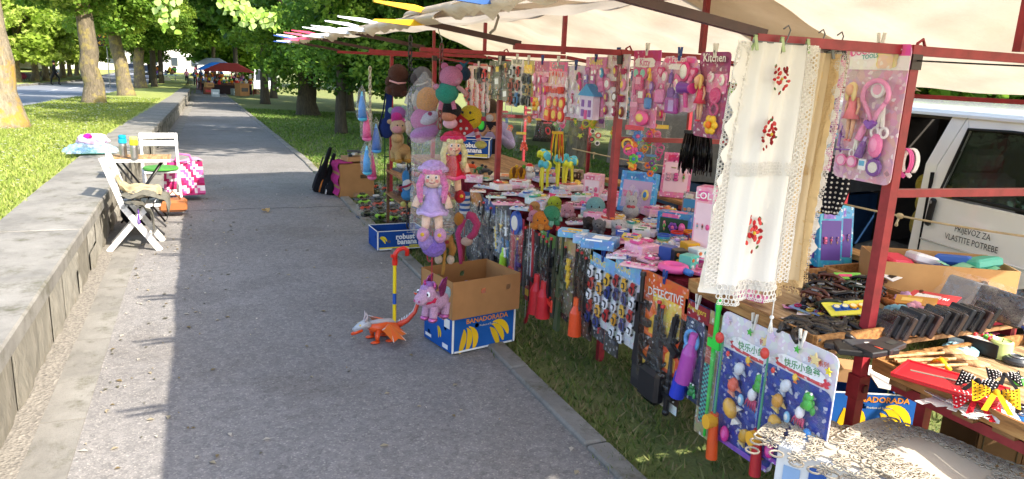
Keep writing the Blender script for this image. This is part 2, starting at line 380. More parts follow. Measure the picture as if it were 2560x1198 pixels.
# grass blades and daisies
def blades(name, n, xr, yr, zf, h, cols, seed, w=.006, avoid=None):
    R = np.random.default_rng(seed); x = R.uniform(*xr, n); y = yr[0]+(yr[1]-yr[0])*R.random(n)**1.6
    if avoid is not None:
        k = avoid(x, y, R); x, y = x[k], y[k]; n = len(x)
    z = np.array([zf(a, b) for a, b in zip(x, y)]); a = R.uniform(0, 2*PI, n); hh = h*R.uniform(.4, 1.2, n); sc = 1+y/14
    dx, dy = np.cos(a)*w*sc, np.sin(a)*w*sc; lx, ly = R.normal(0, .55, n)*hh, R.normal(0, .55, n)*hh
    V = np.stack([np.stack([x-dx, y-dy, z], 1), np.stack([x+dx, y+dy, z], 1), np.stack([x+lx, y+ly, z+hh], 1)], 1).reshape(-1, 3)
    cc = np.array([C(c) for c in cols])[R.integers(0, len(cols), n)]*np.r_[1, 1, 1, 1]; cc[:, :3] *= R.uniform(.75, 1.2, n)[:, None]
    return tag(npmesh(name, V, np.arange(3*n).reshape(-1, 3), 'grass', cc), kind='stuff')
blades('grass', 52000, (1.86, 5.4), (1.6, 14), lambda x, y: zp(y)+zright(x, y)-.03, .05, ['#5d7034', '#6e8038', '#8a8a52', '#9a8c62', '#566a2c'], 3, avoid=lambda x, y, R: (np.sin(x*5.1+y*2.3)+np.sin(y*3.7-x*2.2)+R.normal(0, .9, len(x)) > -1.3) & (R.random(len(x)) < np.where(x < 2.6, 1, .5)))
blades('grass', 2600, (1.7, 1.88), (1.8, 14), lambda x, y: zp(y)-.02, .06, ['#5d7034', '#6e8038', '#8a8a52'], 8, .005, avoid=lambda x, y, R: (x > 1.82) | (np.sin(y*3.1)+np.sin(y*7.7) > .7))
blades('grass', 26000, (1.9, 9), (12, 38), lambda x, y: zp(y)+zright(x, y)-.03, .07, ['#55742a', '#67862f', '#768c3c'], 4, .009)
blades('grass', 60000, (-4.6, -1.5), (6, 34), lambda x, y: zp(y)+.47, .05, ['#8a9a3e', '#9aa84c', '#7d8f3a', '#a8ad5c'], 5, .006, avoid=lambda x, y, R: x < -1.52-.05*np.abs(np.sin(y*9)))
R = np.random.default_rng(11); n = 900; x = R.uniform(-4.6, -1.7, n); y = 7+26*R.random(n)**1.3
V = []; 
for a, b in zip(x, y):
    z = zp(b)+.53; s = .012+.0006*b; V += [(a-s, b, z), (a, b-s, z+.01), (a+s, b, z), (a, b+s, z+.004)]
tag(npmesh('daisies', np.array(V), np.arange(4*n).reshape(-1, 4), 'grass', np.tile(C('#f2f0ea'), (n, 1))), kind='stuff')
# fallen litter on the path: little stones, dry leaves
n = 380; V = []; cc = []
for i in range(n):
    a = -.6+R.random()**2*.9 if i % 3 else R.uniform(-.6, 1.7); b = R.uniform(2.4, 13); s = R.uniform(.004, .014); q = R.uniform(0, 6.28)
    V += [(a+s*math.cos(q+k*PI/2)*(1 if k % 2 else 1.8), b+s*math.sin(q+k*PI/2)*(1 if k % 2 else 1.8), .005+.006*(k % 2)) for k in range(4)]; cc.append(C(['#b7a98a', '#8d7a52', '#cfc6b4', '#6e6a55'][i % 4]))
tag(npmesh('path_litter', np.array(V), np.arange(4*n).reshape(-1, 4), 'grass', np.array(cc)), kind='stuff')
m = MB(); m.grid(lambda u, v: Vector(((u-.5)*.11*(1-abs(v-.5)), (v-.5)*.1, .012+.03*(u-.5)**2*4+.01*math.sin(v*5))), 4, 4, '#d9b77a')
tag(put(m.build('dry_leaf', 'leaf'), onz(664, 530, .004), (.1, 0, .5)), 'curled pale dry leaf lying alone on the asphalt path', 'leaf')

# ---------------------------------------------------------------- trees
def crown_mesh(name, n, R3, leaf, seed, cols, clumps=60, flat=.75, shell=.6, droop=.0):
    R = np.random.default_rng(seed)
    d = R.normal(size=(clumps, 3)); d /= np.linalg.norm(d, axis=1)[:, None]; rad = shell+(1-shell)*R.random(clumps); d[:, 2] *= 1
    cc = d*rad[:, None]*np.array(R3); cr = R.uniform(.16, .34, clumps)*max(R3)
    k = R.integers(0, clumps, n); q = R.normal(size=(n, 3)); q /= np.linalg.norm(q, axis=1)[:, None]
    r = R.random(n)**.45; P = cc[k]+q*(r*cr[k])[:, None]*np.array([1, 1, flat])
    P[:, 2] -= droop*(P[:, 0]**2+P[:, 1]**2)/max(R3)
    # leaf frame: normals mostly upwards, scattered
    N = R.normal(size=(n, 3))*.75+np.array([0, 0, .8]); N /= np.linalg.norm(N, axis=1)[:, None]
    A = np.cross(N, R.normal(size=(n, 3))); A /= np.linalg.norm(A, axis=1)[:, None]; B = np.cross(N, A)
    s = leaf*R.uniform(.6, 1.25, n)[:, None]
    V = np.stack([P-A*s*.55, P-B*s*.5+A*s*.05-N*s*.12, P+A*s*.62-N*s*.2, P+B*s*.5+A*s*.05-N*s*.12], 1).reshape(-1, 3)
    ck = R.integers(0, len(cols), clumps)[k]; ck = np.where(R.random(n) < .35, R.integers(0, len(cols), n), ck)
    c = np.array([C(x) for x in cols])[ck]; c[:, :3] *= R.uniform(.75, 1.2, n)[:, None]
    me = npmesh(name, V, np.arange(4*n).reshape(-1, 4), 'leaf', c); dat = me.data; bpy.data.objects.remove(me); return dat, cc
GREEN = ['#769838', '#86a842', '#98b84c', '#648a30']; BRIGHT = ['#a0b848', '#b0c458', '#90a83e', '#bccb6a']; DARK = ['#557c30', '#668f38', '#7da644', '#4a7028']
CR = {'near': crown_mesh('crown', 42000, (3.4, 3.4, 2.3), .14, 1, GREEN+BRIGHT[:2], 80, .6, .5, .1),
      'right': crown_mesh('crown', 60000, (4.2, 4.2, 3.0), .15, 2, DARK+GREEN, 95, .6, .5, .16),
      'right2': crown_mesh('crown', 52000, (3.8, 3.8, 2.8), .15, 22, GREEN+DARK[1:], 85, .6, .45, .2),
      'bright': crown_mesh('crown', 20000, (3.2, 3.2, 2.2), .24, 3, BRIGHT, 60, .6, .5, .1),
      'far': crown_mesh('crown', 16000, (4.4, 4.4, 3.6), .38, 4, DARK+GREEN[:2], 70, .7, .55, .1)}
def tree(label, base, r, lean, h0, crown, cz, seed, mat='bark', group='park trees', sc=1., rz=0., limbs=6, co=(0, 0)):
    t = thing('linden_tree', label, 'tree', base, group=group); R = random.Random(seed); m = MB()
    top = Vector((lean[0], lean[1], h0)); pts = [Vector((0, 0, -.15)), Vector((0, 0, .1))]; rr = [r*1.5, r*1.22]
    for i in range(1, 9):
        u = i/8; pts.append(Vector((lean[0]*u**1.2+R.uniform(-1, 1)*r*.18, lean[1]*u+R.uniform(-1, 1)*r*.18, .1+u*h0))); rr.append(r*(1.05-.38*u))
    m.tube(pts, rr, 14)
    for i in range(limbs):
        a = 2*PI*i/limbs+R.random(); L = R.uniform(1.6, 3)*sc; s = pts[-1-(i % 3)]; e = s+Vector((math.cos(a)*L, math.sin(a)*L, L*R.uniform(.3, 1.)))
        mid = s.lerp(e, .5)+Vector((0, 0, L*.12)); m.tube([s, mid, e], [r*.42, r*.28, r*.08], 7)
    m.build('trunk', mat, t)
    c = link('crown', CR[crown][0], t); c.location = (lean[0]+co[0], lean[1]+co[1], cz); c.scale = (sc,)*3; c.rotation_euler = (0, 0, rz); return t
def at_l(px, py): return ong(px, py, .48)
tree('thick lichen-covered trunk on the lawn beside the wall', at_l(6, 318), .34, (-.35, .2, ), 4.2, 'near', 6.2, 1, 'bark_lichen', 'lawn trees')
tree('leaning mossy trunk standing before the yellow direction sign', at_l(236, 258), .3, (-.2, .3), 4.2, 'near', 5.4, 2, 'bark', 'lawn trees', rz=1.)
tree('half sunlit leaning trunk right beside the sign post', at_l(316, 238), .31, (-.5, .3), 3.8, 'near', 5.2, 3, 'bark', 'lawn trees', rz=2.)
tree('straight pale trunk between the sign and the thin dark tree', at_l(352, 219), .36, (.0, .2), 4.6, 'near', 5.5, 4, 'bark', 'lawn trees', rz=3., sc=1.15)
tree('thin dark curved trunk near the far end of the wall', at_l(381, 205), .26, (-.5, .2), 4.0, 'near', 4.9, 5, 'bark_dark', 'lawn trees', rz=4., sc=1.2)
for i, (px, py, r) in enumerate([(86, 172, .2), (112, 168, .2), (131, 170, .17), (154, 166, .2), (172, 163, .16), (190, 160, .17), (40, 170, .2)]):
    b = onx(px, py, -12.6); b.z = zp(b.y)+.42; tree('slim sunlit tree of the row across the road', b, r*1.35, (.1, 0), 3.2, 'bright', 4.2+.3*(i % 2), 20+i, 'bark', 'trees across the road', 1.25, i*1.1, 4)
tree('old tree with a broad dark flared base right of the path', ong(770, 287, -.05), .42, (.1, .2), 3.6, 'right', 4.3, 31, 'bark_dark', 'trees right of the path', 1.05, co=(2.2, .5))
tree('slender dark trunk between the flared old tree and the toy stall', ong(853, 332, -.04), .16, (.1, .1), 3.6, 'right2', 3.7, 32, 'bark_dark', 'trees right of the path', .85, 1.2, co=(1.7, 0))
# more trees: behind the stall and closing the view
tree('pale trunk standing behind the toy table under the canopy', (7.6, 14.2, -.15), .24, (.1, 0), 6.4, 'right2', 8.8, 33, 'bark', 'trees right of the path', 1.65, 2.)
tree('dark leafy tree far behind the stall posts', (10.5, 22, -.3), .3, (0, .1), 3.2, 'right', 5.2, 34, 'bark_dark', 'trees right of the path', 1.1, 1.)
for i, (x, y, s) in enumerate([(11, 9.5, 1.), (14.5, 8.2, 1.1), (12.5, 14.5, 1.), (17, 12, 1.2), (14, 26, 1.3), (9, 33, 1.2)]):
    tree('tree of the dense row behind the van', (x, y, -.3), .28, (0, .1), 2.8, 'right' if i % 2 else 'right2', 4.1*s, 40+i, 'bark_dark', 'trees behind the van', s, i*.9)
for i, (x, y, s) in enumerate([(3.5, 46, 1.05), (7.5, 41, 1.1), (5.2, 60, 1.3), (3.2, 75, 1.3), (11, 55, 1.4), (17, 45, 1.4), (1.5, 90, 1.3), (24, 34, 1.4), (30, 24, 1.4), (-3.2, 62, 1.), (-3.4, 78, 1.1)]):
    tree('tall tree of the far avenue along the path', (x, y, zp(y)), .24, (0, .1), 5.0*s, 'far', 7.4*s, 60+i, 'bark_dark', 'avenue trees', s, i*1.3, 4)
for i in range(16):
    x = -70+i*11+rnd.uniform(-3, 3); y = 112+rnd.uniform(-8, 16)-.35*abs(x)
    if -16 < x < -4: continue
    tree('distant tree closing the park', (x, y, -1), .4, (0, 0), 4, 'far', 7., 90+i, 'bark_dark', 'distant trees', 1.6, i*.7, 3)
# the long leafy twig hanging into the view over the path
tw = thing('linden_branch', 'sunlit leafy linden twig hanging down over the path', 'branch', ony(560, -60, 9.5)); m = MB(); base = tw.location.copy()
pp = [ony(q[0], q[1], 9.5+.3*i)-base for i, q in enumerate([(430, -170), (520, -60), (600, 5), (650, 30), (690, 62)])]; m.tube(pp, [.03, .02, .012, .008, .004], 6, '#5b4f3a')
pp2 = [ony(q[0], q[1], 9.7)-base for q in [(520, -60), (560, 8), (600, 22), (632, 55)]]; m.tube(pp2, [.015, .01, .006, .003], 5, '#5b4f3a')
pp3 = [ony(q[0], q[1], 9.3)-base for q in [(470, -110), (440, -20), (410, 18), (428, 60)]]; m.tube(pp3, [.015, .01, .006, .003], 5, '#5b4f3a')
m.build('twig', 'matte', tw)
def leafshape(m, p, d, nrm, s, col):
    d = d.normalized(); x = d.cross(nrm).normalized(); n = x.cross(d)
    o = [(0, 0), (.42, .12), (.5, .42), (.3, .8), (0, 1.1), (-.3, .8), (-.5, .42), (-.42, .12)]
    m.poly([p+x*(u*s)+d*(v*s)-n*(abs(u)*s*.25) for u, v in o], col)
lf = MB(); R = random.Random(5)
for chain, cnt in ((pp, 80), (pp2, 46), (pp3, 36)):
    for i in range(cnt):
        u = R.uniform(.25, 1)*(len(chain)-1); k = min(int(u), len(chain)-2); p = chain[k].lerp(chain[k+1], u-k)+Vector((R.uniform(-.1, .1), R.uniform(-.15, .15), R.uniform(-.09, .06)))
        leafshape(lf, p, Vector((R.uniform(-.7, .7), R.uniform(-.6, .6), -1+R.uniform(0, .8))), Vector((R.uniform(-.4, .7), -1, R.uniform(0, 1))), R.uniform(.05, .085), R.choice(['#a8c860', '#b8d27a', '#94b84a', '#c2d88c']))
tag(lf.build('leaves', 'leaf', tw), kind='stuff')
# ---------------------------------------------------------------- far buildings
def house(label, loc, w, d, h, col, rz, nwin, roofc='#9a5a44', rows=2, group=None):
    t = thing('house', label, 'building', loc, (0, 0, rz), group); m = MB(); m.box((0, 0, h/2), (w, d, h), col); m.build('wall', 'matte', t)
    m = MB(); m.prism([(-d/2-.4, h), (d/2+.4, h), (0, h+d*.28)], -w/2-.3, w/2+.3, roofc, 'x'); m.build('roof', 'matte', t)
    for r in range(rows):
        for i in range(nwin):
            x = -w/2+(i+.5)*w/nwin; z = 1.6+r*2.8
            m = MB(); m.box((0, 0, 0), (1.15, .1, 1.5), '#d9d4ca'); f = m.build('window', 'matte', t); f.location = (x, -d/2, z)
            m = MB(); m.box((0, -.055, 0), (.95, .02, 1.3), '#3a4248'); m.build('pane', 'plastic', f)
    return t
house('long white house behind the trees across the road', (-24, 118, -.6), 16, 9, 6.5, '#e9e4d8', -.35, 6)
house('cream yellow house at the left end of the road', (-42, 96, -.5), 12, 9, 6.2, '#e6cf94', -.5, 4)
house('white building at the far end of the road', (-6.5, 135, -.8), 26, 10, 7, '#ece8e0', .0, 9)
house('pale grey building beyond the parked dark car', (-50, 140, -.6), 18, 9, 7, '#dcd7cc', -.4, 6)
# ---------------------------------------------------------------- the stall frame and its tarpaulins
RED = '#a03038'; PX_ = 2.41; FR = [0., 1.97, 4.0, 6.0, 8.0, 10.0]; ZB = 1.99
st = thing('market_stall', 'long red steel stall frame with cream tarpaulin roof beside the path', 'stall', (PX_, 0, 0)); O = Vector((-PX_, 0, 0))
def bar(name, a, b, w=.034, col=RED, mat='paint', parent=st):
    a, b = Vector(a), Vector(b); m = MB(); x, y, z = frame_to(a, b); L = (b-a).length
    R = Matrix((x, y, z)).transposed(); m.box((0, 0, 0), (w, w, L), col, rot=R); o = m.build(name, mat, parent); o.location = (a+b)/2+(O if parent is st else Vector()); return o
for i, y in enumerate(FR):
    g = zright(PX_, y)-.03+zp(y)
    p = bar('post', (PX_, y, g), (PX_, y, ZB+.015), .042)
    if 0 < y < 9:
        m = MB(); m.box((0, 0, -.32), (.058, .058, .1), '#8f2930'); m.box((0, -.034, -.32), (.02, .012, .03), '#5b1d22'); m.build('collar', 'paint', p)
        m = MB(); m.box((0, -.0025, .962), (.05, .05, .055), '#3c3030'); m.tube([(.02, 0, .985), (.02, 0, 1.03), (.045, 0, 1.045), (.06, 0, 1.02), (.06, 0, .985)], .006, 6, RED); m.build('joint', 'paint', p)
    bar('crossbar', (1.68, y, ZB-.005), (3.02 if i > 1 else 3.4, y, ZB-.005))
    bar('crossbar', (3.04 if i > 1 else 3.42, y, ZB-.007), (4.45, y, ZB-.18), .03)
    bar('arm', (1.13, y+.003, 2.085), (1.72, y+.003, ZB+.012), .03, '#4a2c28')
    bar('king_post', (3.0, y+.002, ZB+.02), (3.0, y+.002, 2.36), .034)
    bar('post', (4.43, y, g-.1), (4.43, y, ZB-.2), .036)
    if i in (1, 2, 3): bar('rail', (PX_+.022, y+.004, 1.455), (3.35, y+.004, 1.44), .03)
for i in range(len(FR)-1):
    bar('purlin', (3.0, FR[i]+.02, 2.385), (3.0, FR[i+1]-.02, 2.385), .03, '#7c1f3c')
    bar('purlin', (4.46, FR[i]+.02, 1.80), (4.46, FR[i+1]-.02, 1.80), .028)
    m = MB(); y0, y1 = FR[i], FR[i+1]
    m.tube([(0, y0+(y1-y0)*u, ZB-.04-.025*math.sin(PI*u)) for u in [k/8 for k in range(9)]], .003, 5, '#2a2a2c'); o = m.build('line', 'matte', st)
def tarp_z(x, y):
    if x < 3.0: z = 2.1+(x-1.12)/(1.88)*.30
    else: z = 2.40-(x-3.0)/1.5*.56
    return z
def tarp(name, y0, y1, x0, x1, dz, sag, seed, parent=st):
    m = MB(); nu, nv = 56, int((y1-y0)*14); R = random.Random(seed); ph = [R.random()*6 for _ in range(6)]
    def f(u, v):
        x = x0+(x1-x0)*u; ya = y0+(max(0, x-2.9)*.75 if y0 < 1 else 0); y = ya+(y1-ya)*v; fr = [q for q in FR]
        d = min(abs(y-q) for q in fr); e = 1-math.exp(-(d/.55)**2)
        z = tarp_z(x, y)+dz-sag*e*math.sin(PI*min(1, max(0, u*1.0)))-.02*e
        z += .012*math.sin(x*7+ph[0]+y*1.2)*e+.008*math.sin(y*9+x*3+ph[1])+.01*math.sin(x*17-y*6+ph[2])*e
        xx = x+(.03*math.sin(y*5+ph[3])+.02*math.sin(y*11+ph[4]))*(u < .02)
        return Vector((xx, y, z))+O
    m.grid(f, nu, nv, '#fff'); return m.build(name, 'tarp', parent)
tarp('tarpaulin', 3.6, 10.45, 1.12, 4.55, .02, .05, 1)
tarp('tarpaulin', .3, 4.35, 1.16, 4.58, .055, .085, 2)
def valance(y0, y1, seed, x, z0, drop):      # folded-over front edge of a tarp
    m = MB(); R = random.Random(seed); n = int((y1-y0)*12); w = [R.uniform(.55, 1.25) for _ in range(n+1)]
    def f(u, v):
        y = y0+(y1-y0)*u; k = w[int(round(u*n))]; d = min(abs(y-q) for q in FR); b = .05*math.sin(PI*v)*k
        if v < .25: return Vector((x+.06-.08*v/.25, y, z0+.012*math.sin(PI*v/.25)))+O
        q = (v-.25)/.75; return Vector((x-.02-.035*math.sin(PI*q)*k+.02*q, y, z0-drop*q*k*(.55+.45*min(1, d))))+O
    m.grid(f, n, 10, '#fff'); m.build('valance', 'tarp', st)
valance(3.6, 10.45, 5, 1.12, 2.115, .075); valance(.3, 4.35, 6, 1.16, 2.16, .09)
m = MB(); m.tube([Vector((1.3, 3.4, 2.16))+O, Vector((1.36, 3.45, 2.1))+O, Vector((1.33, 3.42, 2.04))+O, Vector((1.3, 3.4, 2.02))+O], .007, 5, '#8d8578'); m.build('tie_cord', 'fabric', st)
# long plastic clamps that hold the tarp edge on the arms
def clamp(label, y, col, x=1.13, z=2.1, s=1., tilt=0., grp='tarp clamps along the eave'):
    t = thing('tarp_clamp', label, 'clamp', (x, y, z), (0, tilt, rnd.uniform(-.15, .15)), grp)
    for sg in (1, -1):
        m = MB(); m.prism([(.06, 0), (-.05, .004), (-.22, .012), (-.225, .02), (-.05, .03), (.06, .016)], -.012, .012, col, 'y')
        o = m.build('jaw', 'plastic', t); o.scale = (s, s, s*sg); o.location = (0, 0, sg*.012*s)
        if sg < 0: o.rotation_euler = (0, .0, 0)
        else: o.rotation_euler = (0, .09, 0)
    m = MB(); m.tube([(-.01+.014*math.cos(a), .016, .014*math.sin(a)) for a in [k*PI/5 for k in range(10)]], .003, 5, '#999', closed=True); m.build('spring', 'metal', t)
for y, c, n, s in [(3.96, '#f0b91e', 'yellow', 1.25), (2.95, '#3a5f9a', 'blue-grey', 1.), (5.3, '#eceef2', 'white', 1.05), (5.95, '#eceef2', 'white', 1.), (6.8, '#eef0f4', 'white', .95), (7.3, '#eceef2', 'white', 1.), (8.2, '#e8466a', 'red', 1.), (9., '#e25a78', 'red', 1.), (9.9, '#dfe8fa', 'pale blue', 1.), (10.3, '#2f4f9e', 'dark blue', 1.), (1.9, '#eceef2', 'white', 1.), (1.0, '#f0b91e', 'yellow', 1.)]:
    clamp('long %s plastic clamp gripping the edge of the cream tarpaulin' % n, y, c, s=s, z=2.11 if y > 3.5 else 2.15, grp='%s tarp clamps along the eave' % n)
# ---------------------------------------------------------------- small toy shapes, about 1 unit high, lying in the XZ plane, bulging to -Y
def _ell(m, x, z, rx, rz, col, d=.35, y=0, rot=0): m.ell((x, y-d*.2, z), (rx, d*min(rx, rz), rz), col, (0, rot, 0), 10, 6)
def k_oval(m, a, b): _ell(m, 0, 0, .34, .5, a, .5); _ell(m, 0, .02, .2, .3, b, .5, -.1)
def k_disc(m, a, b): m.cyl((0, .02, 0), (0, -.1, 0), .5, .46, 14, a); m.cyl((0, -.1, 0), (0, -.13, 0), .3, .28, 12, b)
def k_ring(m, a, b): m.tube([(.4*math.cos(t), -.06, .4*math.sin(t)) for t in [i*PI/8 for i in range(16)]], .1, 7, a, closed=True); m.box((0, -.04, -.5), (.16, .1, .1), b)
def k_box(m, a, b): m.rbox((0, -.1, 0), (.7, .22, .9), a, b=.06); m.box((0, -.215, .1), (.5, .02, .4), b)
def k_bottle(m, a, b): m.cyl((0, -.1, -.5), (0, -.1, .1), .2, .18, 10, a); m.cyl((0, -.1, .1), (0, -.1, .3), .18, .08, 10, a); m.cyl((0, -.1, .3), (0, -.1, .5), .1, .09, 8, b)
def k_mirror(m, a, b): _ell(m, 0, .2, .3, .34, a, .3); _ell(m, 0, .2, .2, .24, b, .3, -.06); m.cyl((0, -.06, -.1), (0, -.06, -.55), .07, .09, 8, a)
def k_spoon(m, a, b): _ell(m, 0, .32, .12, .2, a, .4); m.cyl((0, -.04, .15), (0, -.04, -.5), .035, .05, 6, b)
def k_heart(m, a, b):
    pts = [(.5*math.sin(t)**3*1.0, .5*(13*math.cos(t)-5*math.cos(2*t)-2*math.cos(3*t)-math.cos(4*t))/16) for t in [i*2*PI/18 for i in range(18)]]
    m.prism(pts, -.18, 0, a, 'y'); m.prism([(x*.55, z*.55) for x, z in pts], -.22, -.17, b, 'y')
def k_star(m, a, b):
    m.prism([((.5 if i % 2 == 0 else .22)*math.sin(i*PI/5), (.5 if i % 2 == 0 else .22)*math.cos(i*PI/5)) for i in range(10)], -.12, 0, a, 'y')
def k_flower(m, a, b):
    for i in range(6): _ell(m, .3*math.cos(i*PI/3), .3*math.sin(i*PI/3), .19, .19, a, .7)
    _ell(m, 0, 0, .17, .17, b, .9, -.08)
def k_car(m, a, b):
    m.rbox((0, -.12, 0), (.46, .22, .98), a, b=.1); m.rbox((0, -.25, -.04), (.36, .12, .46), '#20242c', b=.05); m.box((0, -.315, -.04), (.3, .02, .3), a)
    for sx in (-1, 1):
        for sz in (-.3, .3): m.cyl((sx*.2, -.06, sz), (sx*.27, -.06, sz), .11, .11, 10, '#181818')
def k_shoe(m, a, b): _ell(m, 0, -.1, .17, .4, a, .6); _ell(m, 0, -.2, .1, .2, b, .6, -.07); m.box((0, -.05, .36), (.16, .16, .12), a)
def k_cup(m, a, b): m.cyl((0, -.16, -.3), (0, -.16, .25), .26, .36, 12, a); m.tube([(.32, -.16, .12), (.5, -.16, .08), (.5, -.16, -.14), (.28, -.16, -.18)], .05, 6, a); m.cyl((0, -.16, .25), (0, -.16, .3), .2, .1, 10, b)
def k_comb(m, a, b):
    m.box((0, -.05, .3), (.8, .1, .3), a)
    for i in range(6): m.box((-.33+i*.13, -.05, -.1), (.06, .08, .5), a)
def k_sciss(m, a, b):
    for s in (-1, 1):
        m.tube([(s*.16+.13*math.cos(t), -.05, -.34+.15*math.sin(t)) for t in [i*PI/5 for i in range(10)]], .045, 6, a, closed=True); m.box((s*.04, -.05, .18), (.09, .07, .72), b, (0, -s*.12, 0))
def k_dryer(m, a, b): m.cyl((-.3, -.16, .25), (.3, -.16, .25), .24, .15, 12, a); m.cyl((0, -.14, .1), (.08, -.14, -.45), .1, .08, 8, b); m.cyl((.3, -.16, .25), (.44, -.16, .25), .17, .2, 10, b)
def k_glasses(m, a, b):
    for s in (-1, 1): m.cyl((s*.26, 0, 0), (s*.26, -.1, 0), .24, .24, 14, a); m.cyl((s*.26, -.1, 0), (s*.26, -.12, 0), .17, .17, 12, b)
    m.box((0, -.05, .05), (.16, .08, .07), a)
def k_house(m, a, b):
    m.box((0, -.12, -.12), (.8, .22, .7), a); m.prism([(-.5, .2), (.5, .2), (0, .55)], -.27, .03, b, 'y')
    for x, z in ((-.2, -.02), (.2, -.02), (-.2, -.3), (.22, -.3)): m.box((x, -.24, z), (.14, .03, .2), '#8f5fb0')
    m.box((0, -.24, -.34), (.14, .03, .26), '#e0559a')
def k_doll(m, a, b):
    sk = '#e9b592'; _ell(m, 0, .4, .075, .1, sk, 1.); _ell(m, -.01, .42, .105, .12, b, .8, .03); _ell(m, -.07, .34, .05, .14, b, .8, .0); _ell(m, .07, .34, .05, .14, b, .8, 0)
    m.cyl((0, -.06, .32), (0, -.06, .27), .03, .03, 6, sk); m.tube([(0, -.07, .28), (0, -.08, .14), (0, -.08, .08), (0, -.08, -.1)], [.08, .07, .075, .15], 10, a)
    for s in (-1, 1):
        m.tube([(s*.08, -.06, .26), (s*.14, -.07, .12), (s*.12, -.09, -.02)], [.03, .026, .02], 6, sk); m.tube([(s*.05, -.06, -.08), (s*.05, -.06, -.28), (s*.04, -.06, -.46)], [.045, .035, .022], 7, sk); m.ell((s*.04, -.08, -.48), (.03, .05, .025), a)
def k_gun(m, a, b): m.box((0, -.06, .1), (.12, .1, .7), a); m.box((.14, -.06, -.22), (.28, .09, .16), a, (0, .3, 0)); m.box((.1, -.06, .0), (.2, .06, .06), a); m.cyl((0, -.06, .44), (0, -.06, .52), .05, .05, 8, b)
def k_rifle(m, a, b): m.cyl((0, -.05, .1), (0, -.05, .46), .03, .026, 7, a); m.box((0, -.05, .0), (.1, .08, .34), a); m.box((.02, -.05, -.34), (.14, .07, .34), a, None, .7); m.box((.12, -.05, -.02), (.18, .06, .07), a); m.box((-.02, -.06, .16), (.05, .06, .2), '#2b2b2d'); m.cyl((0, -.05, .46), (0, -.05, .5), .04, .035, 8, b)
def k_sword(m, a, b): m.box((0, -.05, .14), (.09, .05, .7), a, None, .5); m.box((0, -.05, -.22), (.3, .08, .06), b); m.cyl((0, -.05, -.24), (0, -.05, -.48), .05, .045, 8, b); m.ell((0, -.05, -.5), .06, b)
def k_bow(m, a, b): m.tube([(.02+.2*math.cos(t), -.05, .48*math.sin(t)) for t in [(-PI/2+i*PI/10) for i in range(11)]], .03, 6, a); m.tube([(.02, -.05, -.48), (.02, -.05, .48)], .006, 4, b)
def k_bolt(m, a, b): m.prism([(-.1, .5), (.2, .5), (.05, .12), (.24, .12), (-.12, -.5), (-.02, -.06), (-.22, -.06)], -.1, 0, a, 'y')
def k_fish(m, a, b):
    _ell(m, 0, .05, .26, .36, a, .8); m.prism([(-.22, -.5), (.22, -.5), (0, -.22)], -.12, 0, b, 'y'); _ell(m, 0, .05, .27, .06, b, .8, -.02); _ell(m, 0, -.1, .22, .05, b, .8, -.02)
    for s in (-1, 1): m.ell((s*.1, -.22, .26), .05, '#f5f5f5', None, 6, 4); m.ell((s*.1, -.26, .26), .025, '#111', None, 6, 4); m.prism([(s*.2, .1), (s*.45, -.05), (s*.2, -.1)], -.08, 0, b, 'y')
def k_squid(m, a, b):
    _ell(m, 0, .22, .2, .28, a, .8)
    for i in range(5): m.tube([(-.16+.08*i, -.06, .0), (-.24+.12*i, -.1, -.25), (-.3+.15*i, -.05, -.48)], [.06, .045, .02], 6, b)
def k_frog(m, a, b):
    _ell(m, 0, -.1, .26, .3, a, .8); _ell(m, 0, .24, .22, .2, a, .9)
    for s in (-1, 1): m.ell((s*.12, -.2, .4), .07, '#f4f4ee', None, 6, 4); _ell(m, s*.26, -.3, .12, .2, b, .8); _ell(m, s*.24, .02, .07, .14, b, .8)
def k_rod(m, a, b): m.cyl((0, -.06, -.5), (0, -.06, -.12), .06, .045, 8, a); m.cyl((0, -.06, -.12), (0.03, -.04, .5), .016, .01, 6, '#4f9a7a'); m.cyl((0, -.06, -.18), (0, -.17, -.18), .06, .06, 10, b); m.ell((.02, -.08, .5), .045, '#d4453a')
def k_stetho(m, a, b):
    m.tube([(.34*math.cos(t)*1.0, -.1, .18+.32*math.sin(t)) for t in [-.5+i*(PI+1)/12 for i in range(13)]], .055, 8, a); m.tube([(.3, -.1, .05), (.12, -.1, -.2), (.05, -.1, -.4)], .05, 7, a); m.tube([(-.3, -.1, .05), (-.12, -.1, -.2), (0, -.1, -.4)], .05, 7, a); m.prism([(0, -.56), (.14, -.42), (.08, -.36), (0, -.4), (-.08, -.36), (-.14, -.42)], -.2, 0, b, 'y')
def k_bag(m, a, b): m.rbox((0, -.12, -.1), (.66, .24, .7), a, b=.1); m.tube([(-.2, -.12, .24), (-.14, -.12, .46), (.14, -.12, .46), (.2, -.12, .24)], .045, 6, b)
def k_flame(m, a, b): m.prism([(-.4, -.5), (.4, -.5), (.45, -.1), (.2, .1), (.3, .45), (.02, .2), (-.1, .5), (-.25, .1), (-.5, .2)], -.012, 0, a, 'y'); m.prism([(-.2, -.4), (.2, -.4), (.22, -.1), (0, .15), (-.2, -.05)], -.02, -.01, b, 'y')
def k_bones(m, a, b):
    for i in range(5): m.box((0, -.05, -.4+i*.2), (.5-.03*i, .06, .09), a, (0, .2*(-1)**i, 0))
    m.cyl((0, -.06, -.5), (0, -.06, .5), .05, .05, 7, b)
KIND = {k[2:]: v for k, v in list(globals().items()) if k.startswith('k_')}
